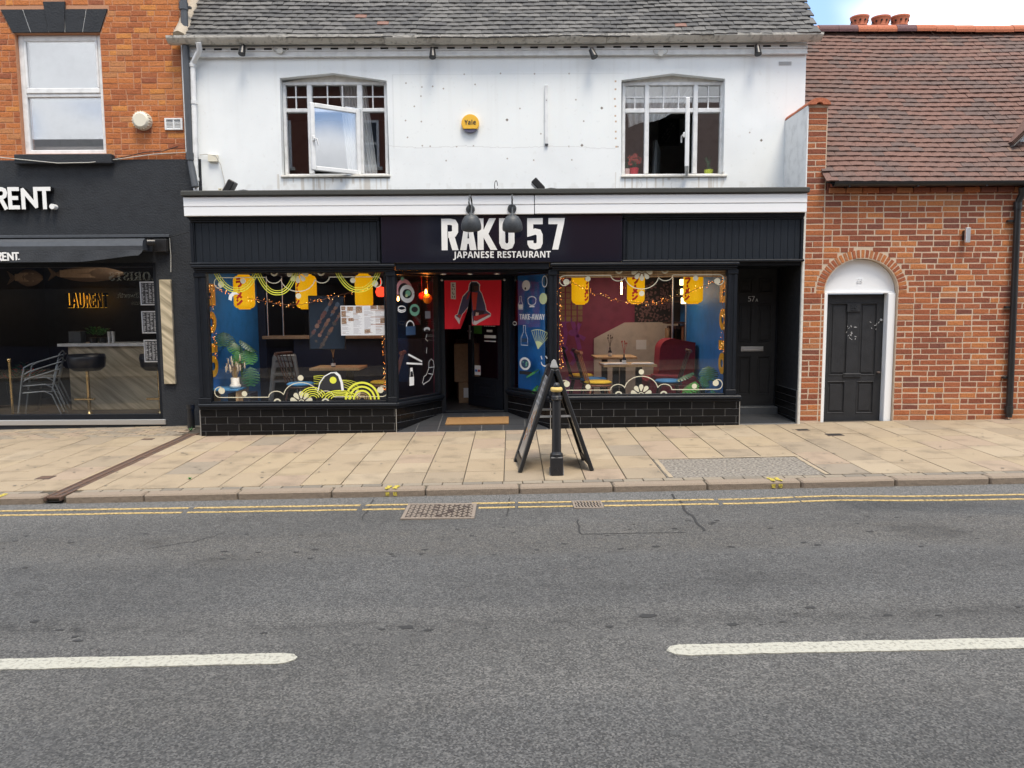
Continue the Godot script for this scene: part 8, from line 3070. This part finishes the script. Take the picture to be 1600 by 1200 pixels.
		for i in (22 if L > 0.3 else 8):
			st = new_st()
			var t := 0.12 + 0.70 * (i / 2) / (11.0 if L > 0.3 else 4.0)
			var rr := 0.13 * pow(sin(PI * (0.06 + t * 0.90)), 0.8)
			var row := (0.35 if i % 2 else -0.25)
			box(st, Vector3((t - 0.5) * 2.0 * L, row * rr, 0.6 * rr * sqrt(1 - row * row)), Vector3(0.075, 0.07, 0.012), 0.005, Transform3D(Basis(Vector3.UP, 0.12), Vector3.ZERO))
			part(f, "scale", st, M.card)
		st = new_st()
		cyl(st, Vector3(0, 0.12, 0), Vector3(0, 0.5, 0), 0.003, 0.003, 5)
		part(f, "cord", st, M.cable)
	# rope post and stacked metal armchairs by the far door
	st = new_st()
	cyl(st, Vector3(0, 0.02, 0), Vector3(0, 0.92, 0), 0.022, 0.022, 12)
	lathe(st, [Vector2(0, 0), Vector2(0.16, 0), Vector2(0.15, 0.02), Vector2(0.03, 0.04)], 20, Vector3.ZERO, true)
	lathe(st, [Vector2(0.024, 0.90), Vector2(0.034, 0.91), Vector2(0.034, 0.95), Vector2(0.0, 0.965)], 14)
	single("rope_post", st, M.brass, "brass rope post standing inside the bar window", "post", "", Transform3D(Basis(), Vector3(-7.799, -0.03, -1.5)))
	for i in 3:
		var ch := thing("metal_armchair", ["lowest of the stacked tubular metal armchairs", "middle one of the stacked tubular metal armchairs", "topmost of the stacked tubular metal armchairs"][i], "chair", Vector3(-7.474 + i * 0.02, -0.03 + i * 0.11, -1.7), "stacked metal armchairs", 0.35)
		for s in [-1, 1]:
			st = new_st()
			tube(st, [Vector3(-0.28, 0.0, s * 0.25), Vector3(-0.22, 0.42, s * 0.25), Vector3(-0.18, 0.60, s * 0.25), Vector3(-0.08, 0.655, s * 0.25), Vector3(0.32, 0.78, s * 0.22)], 0.011, 8)
			part(ch, "arm", st, M.dull_steel)
			st = new_st()
			tube(st, [Vector3(-0.20, 0.42, s * 0.21), Vector3(0.10, 0.44, s * 0.21), Vector3(0.20, 0.38, s * 0.21), Vector3(0.34, 0.0, s * 0.23)], 0.011, 8)
			part(ch, "leg", st, M.dull_steel)
		st = new_st()
		box(st, Vector3(0, 0.43, 0), Vector3(0.42, 0.012, 0.42), 0.004)
		part(ch, "seat", st, M.dull_steel)
		st = new_st()
		tube(st, [Vector3(0.20, 0.43, -0.2), Vector3(0.30, 0.80, -0.2), Vector3(0.31, 0.84, 0), Vector3(0.30, 0.80, 0.2), Vector3(0.20, 0.43, 0.2)], 0.010, 8)
		part(ch, "backrest", st, M.dull_steel)
	var fb := thing("flower_tub", "dark tub of dull red flowers behind the stacked armchairs", "plant", Vector3(-8.100, -0.03, -2.3))
	st = new_st()
	lathe(st, [Vector2(0, 0), Vector2(0.20, 0), Vector2(0.26, 0.5), Vector2(0.23, 0.5), Vector2(0, 0.47)], 18, Vector3.ZERO, true)
	part(fb, "tub", st, M.black_plastic)
	var sl := new_st()
	var sf := new_st()
	for i in 160:
		var a := rng.randf() * TAU
		var r := rng.randf_range(0.0, 0.34)
		var tip := Vector3(cos(a) * r, 0.5 + (0.36 - r * 0.5) * rng.randf_range(0.3, 1.0), sin(a) * r)
		var d := Vector3(cos(a), 0.5, sin(a)).normalized() * 0.045
		var w := Vector3(-sin(a), 0, cos(a)) * 0.022
		quad(sf if i % 3 == 0 else sl, tip - d, tip + w, tip + d, tip - w, Vector3.UP)
	part(fb, "leaves", sl, M.leaf_dark)
	part(fb, "blossoms", sf, M.flower_red)

# ---------- on the pavement and in the road ----------
func make_street_furniture() -> void:
	rng.seed = 707
	var st := new_st()
	# folding board
	var ab := thing("folding_board", "black folding pavement board standing behind the bollard", "sign board")
	var lf := Vector3(0.075, -0.060, 2.464)
	var lr := Vector3(0.031, -0.048, 1.947)
	var rf := Vector3(0.836, -0.049, 2.446)
	var rr := Vector3(0.795, -0.037, 1.954)
	var tf := Vector3(0.448, 1.014, 2.360)
	var tr := tf + (lr - lf) * Vector3(0.4, 1, 1) + Vector3(0, 0.0, 0)
	tr.y = tf.y
	var k := 0
	for leg in [[lf, lr, -1.0], [rf, rr, 1.0]]:
		var pn := Node3D.new()
		pn.name = "panel"
		ab.add_child(pn, true)
		var a: Vector3 = leg[0]
		var b: Vector3 = leg[1]
		var ta: Vector3 = tf + Vector3(leg[2] * 0.02, 0, 0)
		var tb: Vector3 = tr + Vector3(leg[2] * 0.02, 0, 0)
		var across := (b - a).normalized()
		var upv := (ta - a).normalized()
		var nrm: Vector3 = upv.cross(across).normalized() * leg[2]
		if nrm.x * leg[2] < 0:
			nrm = -nrm
		st = new_st()
		# stiles along both edges and the rails between them
		for e in [[a, ta], [b, tb]]:
			var dir: Vector3 = (e[1] - e[0]).normalized()
			var x := across
			box(st, Vector3.ZERO, Vector3(0.062, (e[1] as Vector3).distance_to(e[0]), 0.042), 0.006, Transform3D(Basis(x, dir, x.cross(dir)), ((e[0] as Vector3) + e[1]) / 2.0))
		for t in [0.07, 0.955]:
			var p := a.lerp(ta, t)
			var q := b.lerp(tb, t)
			var dir := (q - p).normalized()
			box(st, Vector3.ZERO, Vector3(0.07, p.distance_to(q) - 0.055, 0.026), 0.004, Transform3D(Basis(dir.cross(nrm), dir, nrm), (p + q) / 2.0))
		part(pn, "frame", st, M.black_plastic)
		st = new_st()
		var c0 := a.lerp(ta, 0.10)
		var c1 := b.lerp(tb, 0.10)
		var c2 := b.lerp(tb, 0.93)
		var c3 := a.lerp(ta, 0.93)
		var o: Vector3 = nrm * 0.004
		quad(st, c0 + o, c1 + o, c2 + o, c3 + o, nrm)
		quad(st, c0 - o, c1 - o, c2 - o, c3 - o, -nrm)
		part(pn, "backing", st, M.gloss_black)
		if k == 0:
			# printed sheet: dark head, food picture below
			var bands := [[0.0, 0.30, M.card], [0.30, 0.52, M.copper_wood], [0.52, 0.70, M.vinyl_grey], [0.70, 1.0, M.letter_grey]]
			bands = [[0.02, 0.98, null]]
			var im := art_image(96, 224, Color(0.33, 0.31, 0.29), 46, 17, [Color(0.38, 0.14, 0.04), Color(0.46, 0.26, 0.08), Color(0.16, 0.10, 0.08), Color(0.52, 0.50, 0.47)])
			for j in 224:
				for i in 96:
					if j < 84:
						im.set_pixel(i, j, im.get_pixel(i, j).lerp(Color(0.22, 0.225, 0.23).linear_to_srgb() if (j / 6) % 3 else Color(0.36, 0.37, 0.38).linear_to_srgb(), 0.85))
			var m := StandardMaterial3D.new()
			m.resource_name = "board_print"
			m.albedo_texture = ImageTexture.create_from_image(im)
			m.roughness = 0.25
			M.board_print = m
			var sheet := new_st()
			o = nrm * 0.008
			var s0 := a.lerp(b, 0.10).lerp(ta.lerp(tb, 0.10), 0.12)
			var s1 := a.lerp(b, 0.90).lerp(ta.lerp(tb, 0.90), 0.12)
			var s2 := a.lerp(b, 0.90).lerp(ta.lerp(tb, 0.90), 0.91)
			var s3 := a.lerp(b, 0.10).lerp(ta.lerp(tb, 0.10), 0.91)
			var verts := [[s0, Vector2(1, 1)], [s1, Vector2(0, 1)], [s2, Vector2(0, 0)], [s0, Vector2(1, 1)], [s2, Vector2(0, 0)], [s3, Vector2(1, 0)]]
			for v in verts:
				sheet.set_uv(v[1])
				sheet.add_vertex(v[0] + o)
			part(pn, "poster", sheet, m)
		k += 1
	st = new_st()
	box(st, Vector3.ZERO, Vector3(0.075, 0.05, tf.distance_to(tr) + 0.02), 0.008, Transform3D(Basis(Vector3.UP.cross((tf - tr).normalized()), Vector3.UP, (tf - tr).normalized()).orthonormalized(), (tf + tr) / 2.0))
	part(ab, "hinge_cap", st, M.black_plastic)
	st = new_st()
	prism(st, PackedVector2Array([Vector2(-0.035, 0.0), Vector2(0.05, 0.0), Vector2(0.022, 0.075), Vector2(0.0, 0.082), Vector2(-0.018, 0.06)]), -0.05, -0.01, Transform3D(Basis(), tf + Vector3(-0.01, 0.02, 0.0)))
	part(ab, "handle", st, M.letter_grey)
	st = new_st()
	for e in [[tf, lf, rf], [tr, lr, rr]]:
		var p: Vector3 = (e[0] as Vector3).lerp(e[1], 0.46)
		var q: Vector3 = (e[0] as Vector3).lerp(e[2], 0.46)
		bar(st, p, q, 0.022, 0.012)
	part(ab, "stay", st, M.aluminium)
	# bollard
	var bp := Vector3(0.455, -0.058, 2.582)
	var bo := thing("bollard", "black cast-iron bollard with a gold ring near its domed top", "bollard", bp)
	var H := 0.897 - bp.y
	st = new_st()
	box(st, Vector3(0, 0.09, 0), Vector3(0.132, 0.20, 0.132), 0.008)
	for s in 4:
		# raised spandrel on each face of the plinth
		prism(st, PackedVector2Array([Vector2(-0.055, 0.0), Vector2(0.055, 0.0), Vector2(0.0, 0.075)]), 0.066, 0.074, Transform3D(Basis(Vector3.UP, s * PI / 2), Vector3.ZERO))
	lathe(st, [Vector2(0.066, 0.185), Vector2(0.066, 0.205), Vector2(0.058, 0.21)], 8)
	part(bo, "plinth", st, M.cast_black)
	st = new_st()
	lathe(st, [Vector2(0.056, 0.19), Vector2(0.066, 0.20), Vector2(0.066, 0.216), Vector2(0.054, 0.224), Vector2(0.048, 0.24), Vector2(0.044, H - 0.185), Vector2(0.054, H - 0.178), Vector2(0.060, H - 0.166), Vector2(0.052, H - 0.158), Vector2(0.060, H - 0.148), Vector2(0.054, H - 0.138), Vector2(0.043, H - 0.130), Vector2(0.043, H - 0.095)], 24, Vector3.ZERO, true)
	part(bo, "shaft", st, M.cast_black)
	st = new_st()
	lathe(st, [Vector2(0.043, H - 0.096), Vector2(0.054, H - 0.092), Vector2(0.062, H - 0.078), Vector2(0.062, H - 0.068), Vector2(0.056, H - 0.052), Vector2(0.040, H - 0.047)], 24, Vector3.ZERO, true)
	part(bo, "gold_ring", st, M.gold_paint)
	st = new_st()
	lathe(st, [Vector2(0.034, H - 0.05), Vector2(0.035, H - 0.035), Vector2(0.030, H - 0.014), Vector2(0.018, H - 0.003), Vector2(0, H)], 20)
	part(bo, "dome", st, M.cast_black)
	# slot drain across the pavement
	var dr := thing("slot_drain", "narrow rusty iron drain channel running from the shop corner to the kerb", "drain")
	st = new_st()
	quad(st, pv(-4.55, -0.25, -0.05), pv(-4.39, -0.25, -0.05), pv(-4.39, 3.07, -0.05), pv(-4.55, 3.07, -0.05), Vector3.UP)
	part(dr, "channel", st, M.hole)
	for s in [-4.545, -4.395]:
		st = new_st()
		box(st, Vector3.ZERO, Vector3(0.018, 0.04, 3.34), 0.003, Transform3D(pv_basis(), pv(s, 1.42, -0.018)))
		part(dr, "edge_rail", st, M.rust)
	st = new_st()
	box(st, Vector3.ZERO, Vector3(0.132, 0.02, 0.026), 0.004)
	var rung := done(st)
	var list := []
	var z := -0.22
	while z < 3.06:
		list.append([rung, M.rust if rng.randf() < 0.6 else M.iron, Transform3D(pv_basis(), pv(-4.47, z, -0.012 + jig(0.001))), 1.0])
		z += 0.042
	pieces(dr, "grate_bar", list)
	st = new_st()
	box(st, Vector3.ZERO, Vector3(0.034, 0.012, 3.2), 0.002, Transform3D(pv_basis(), pv(-4.47, 1.42, -0.003)))
	part(dr, "middle_rail", st, M.rust)
	# square access covers in the paving
	var names := ["small dark access cover before the side entrance", "dark access cover before the cottage's pier, nearer the kerb", "small iron stopcock cover beside the slot drain", "small dark stopcock cover in the block paving"]
	k = 0
	for e in [[Vector3(3.801, 0.046, 0.454), 0.16, 0.11], [Vector3(4.068, 0.041, 0.817), 0.20, 0.13], [Vector3(-5.031, -0.132, 2.264), 0.16, 0.15], [Vector3(-4.924, -0.077, 0.144), 0.15, 0.10]]:
		var cv := thing("access_cover", names[k], "access cover", e[0], "small covers in the pavement")
		cv.basis = pv_basis()
		st = new_st()
		box(st, Vector3(0, -0.002, 0), Vector3(e[1], 0.014, e[2]), 0.002)
		part(cv, "frame", st, M.iron)
		st = new_st()
		box(st, Vector3(0, 0.0045, 0), Vector3(e[1] - 0.03, 0.006, e[2] - 0.03), 0.002)
		part(cv, "lid", st, M.hole if k < 2 else M.rust)
		k += 1
	# large inspection cover at the road's edge
	var mh := thing("inspection_cover", "large rusty chequered inspection cover at the edge of the road", "manhole cover")
	var mx0 := -0.972
	var mx1 := -0.332
	var mz0 := 3.405
	var mz1 := 3.915
	st = new_st()
	for e in [[mx0, mz0, mx1, mz0 + 0.03], [mx0, mz1 - 0.03, mx1, mz1], [mx0, mz0 + 0.03, mx0 + 0.03, mz1 - 0.03], [mx1 - 0.03, mz0 + 0.03, mx1, mz1 - 0.03]]:
		var c := Vector2((e[0] + e[2]) / 2, (e[1] + e[3]) / 2)
		box(st, rd(c.x, c.y, 0.004), Vector3(e[2] - e[0], 0.016, e[3] - e[1]), 0.002)
	part(mh, "frame", st, M.iron_worn)
	st = new_st()
	box(st, rd((mx0 + mx1) / 2, (mz0 + mz1) / 2, 0.0), Vector3(mx1 - mx0 - 0.062, 0.010, mz1 - mz0 - 0.062), 0.0, Transform3D.IDENTITY)
	part(mh, "plate", st, M.iron_dark)
	st = new_st()
	box(st, Vector3(0, 0.004, 0), Vector3(0.040, 0.008, 0.016), 0.003)
	var stud := done(st)
	list = []
	for i in 13:
		for j in 10:
			var p := Vector2(mx0 + 0.055 + i * 0.045, mz0 + 0.055 + j * 0.0445)
			list.append([stud, M.iron_worn if rng.randf() < 0.85 else M.iron, Transform3D(Basis(Vector3.UP, 0.7 if (i + j) % 2 else -0.7), rd(p.x, p.y, 0.005)), 1.0])
	pieces(mh, "tread_stud", list)
	# gully grate
	var gg := thing("gully_grate", "small iron gully grate at the road's edge in front of the bollard", "drain grate")
	st = new_st()
	var gx := [0.55, 0.82, 3.405, 3.66]
	box(st, rd(0.685, gx[2] + 0.01, 0.003), Vector3(0.27, 0.014, 0.02), 0.002)
	box(st, rd(0.685, gx[3] - 0.01, 0.003), Vector3(0.27, 0.014, 0.02), 0.002)
	box(st, rd(gx[0] + 0.01, 3.5325, 0.003), Vector3(0.02, 0.014, 0.225), 0.002)
	box(st, rd(gx[1] - 0.01, 3.5325, 0.003), Vector3(0.02, 0.014, 0.225), 0.002)
	part(gg, "frame", st, M.iron_worn)
	part(gg, "pit", slab_mesh(gx[0] + 0.02, -0.141, gx[1] - 0.02, -0.1335, gx[2] + 0.02, gx[3] - 0.02), M.hole)
	for i in 8:
		for j in 2:
			st = new_st()
			box(st, Vector3.ZERO, Vector3(0.016, 0.010, 0.105), 0.003, Transform3D(Basis(Vector3.UP, 0.12), rd(gx[0] + 0.035 + i * 0.0286, 3.475 + j * 0.115, 0.007)))
			part(gg, "grate_bar", st, M.iron_worn)
	# short dark stub pipe at the corner of the brick shop
	st = new_st()
	var sp := Vector3(-4.673, -0.053, -0.670)
	cyl(st, sp + Vector3(0, -0.02, 0), sp + Vector3(0, 0.33, 0), 0.05, 0.05, 14)
	cyl(st, sp + Vector3(0, 0.28, 0), sp + Vector3(0, 0.345, 0), 0.06, 0.06, 14)
	single("stub_pipe", st, M.black_plastic, "short black stub of drainpipe in the corner beside the tiled riser", "pipe")
	# weeds
	k = 0
	for e in [[Vector3(-4.594, -0.057, -0.457), 0.07, "tuft of weeds at the foot of the stub pipe"], [Vector3(-3.385, -0.113, 2.473), 0.035, "small green weed between slabs near the kerb, right by the drain channel"]]:
		st = new_st()
		for i in 26:
			var a := rng.randf() * TAU
			var r: float = rng.randf_range(0.2, 1.0) * e[1]
			var tip := Vector3(cos(a) * r, e[1] * rng.randf_range(0.2, 0.8), sin(a) * r)
			var w := Vector3(-sin(a), 0, cos(a)) * 0.006
			tri(st, w, -w, tip, Vector3.UP)
		single("weed", st, M.leaf_light, ["tuft of weeds at the foot of the stub pipe", "small green weed between slabs near the kerb beyond the drain channel"][k], "weed", "", Transform3D(Basis(), e[0]))
		k += 1
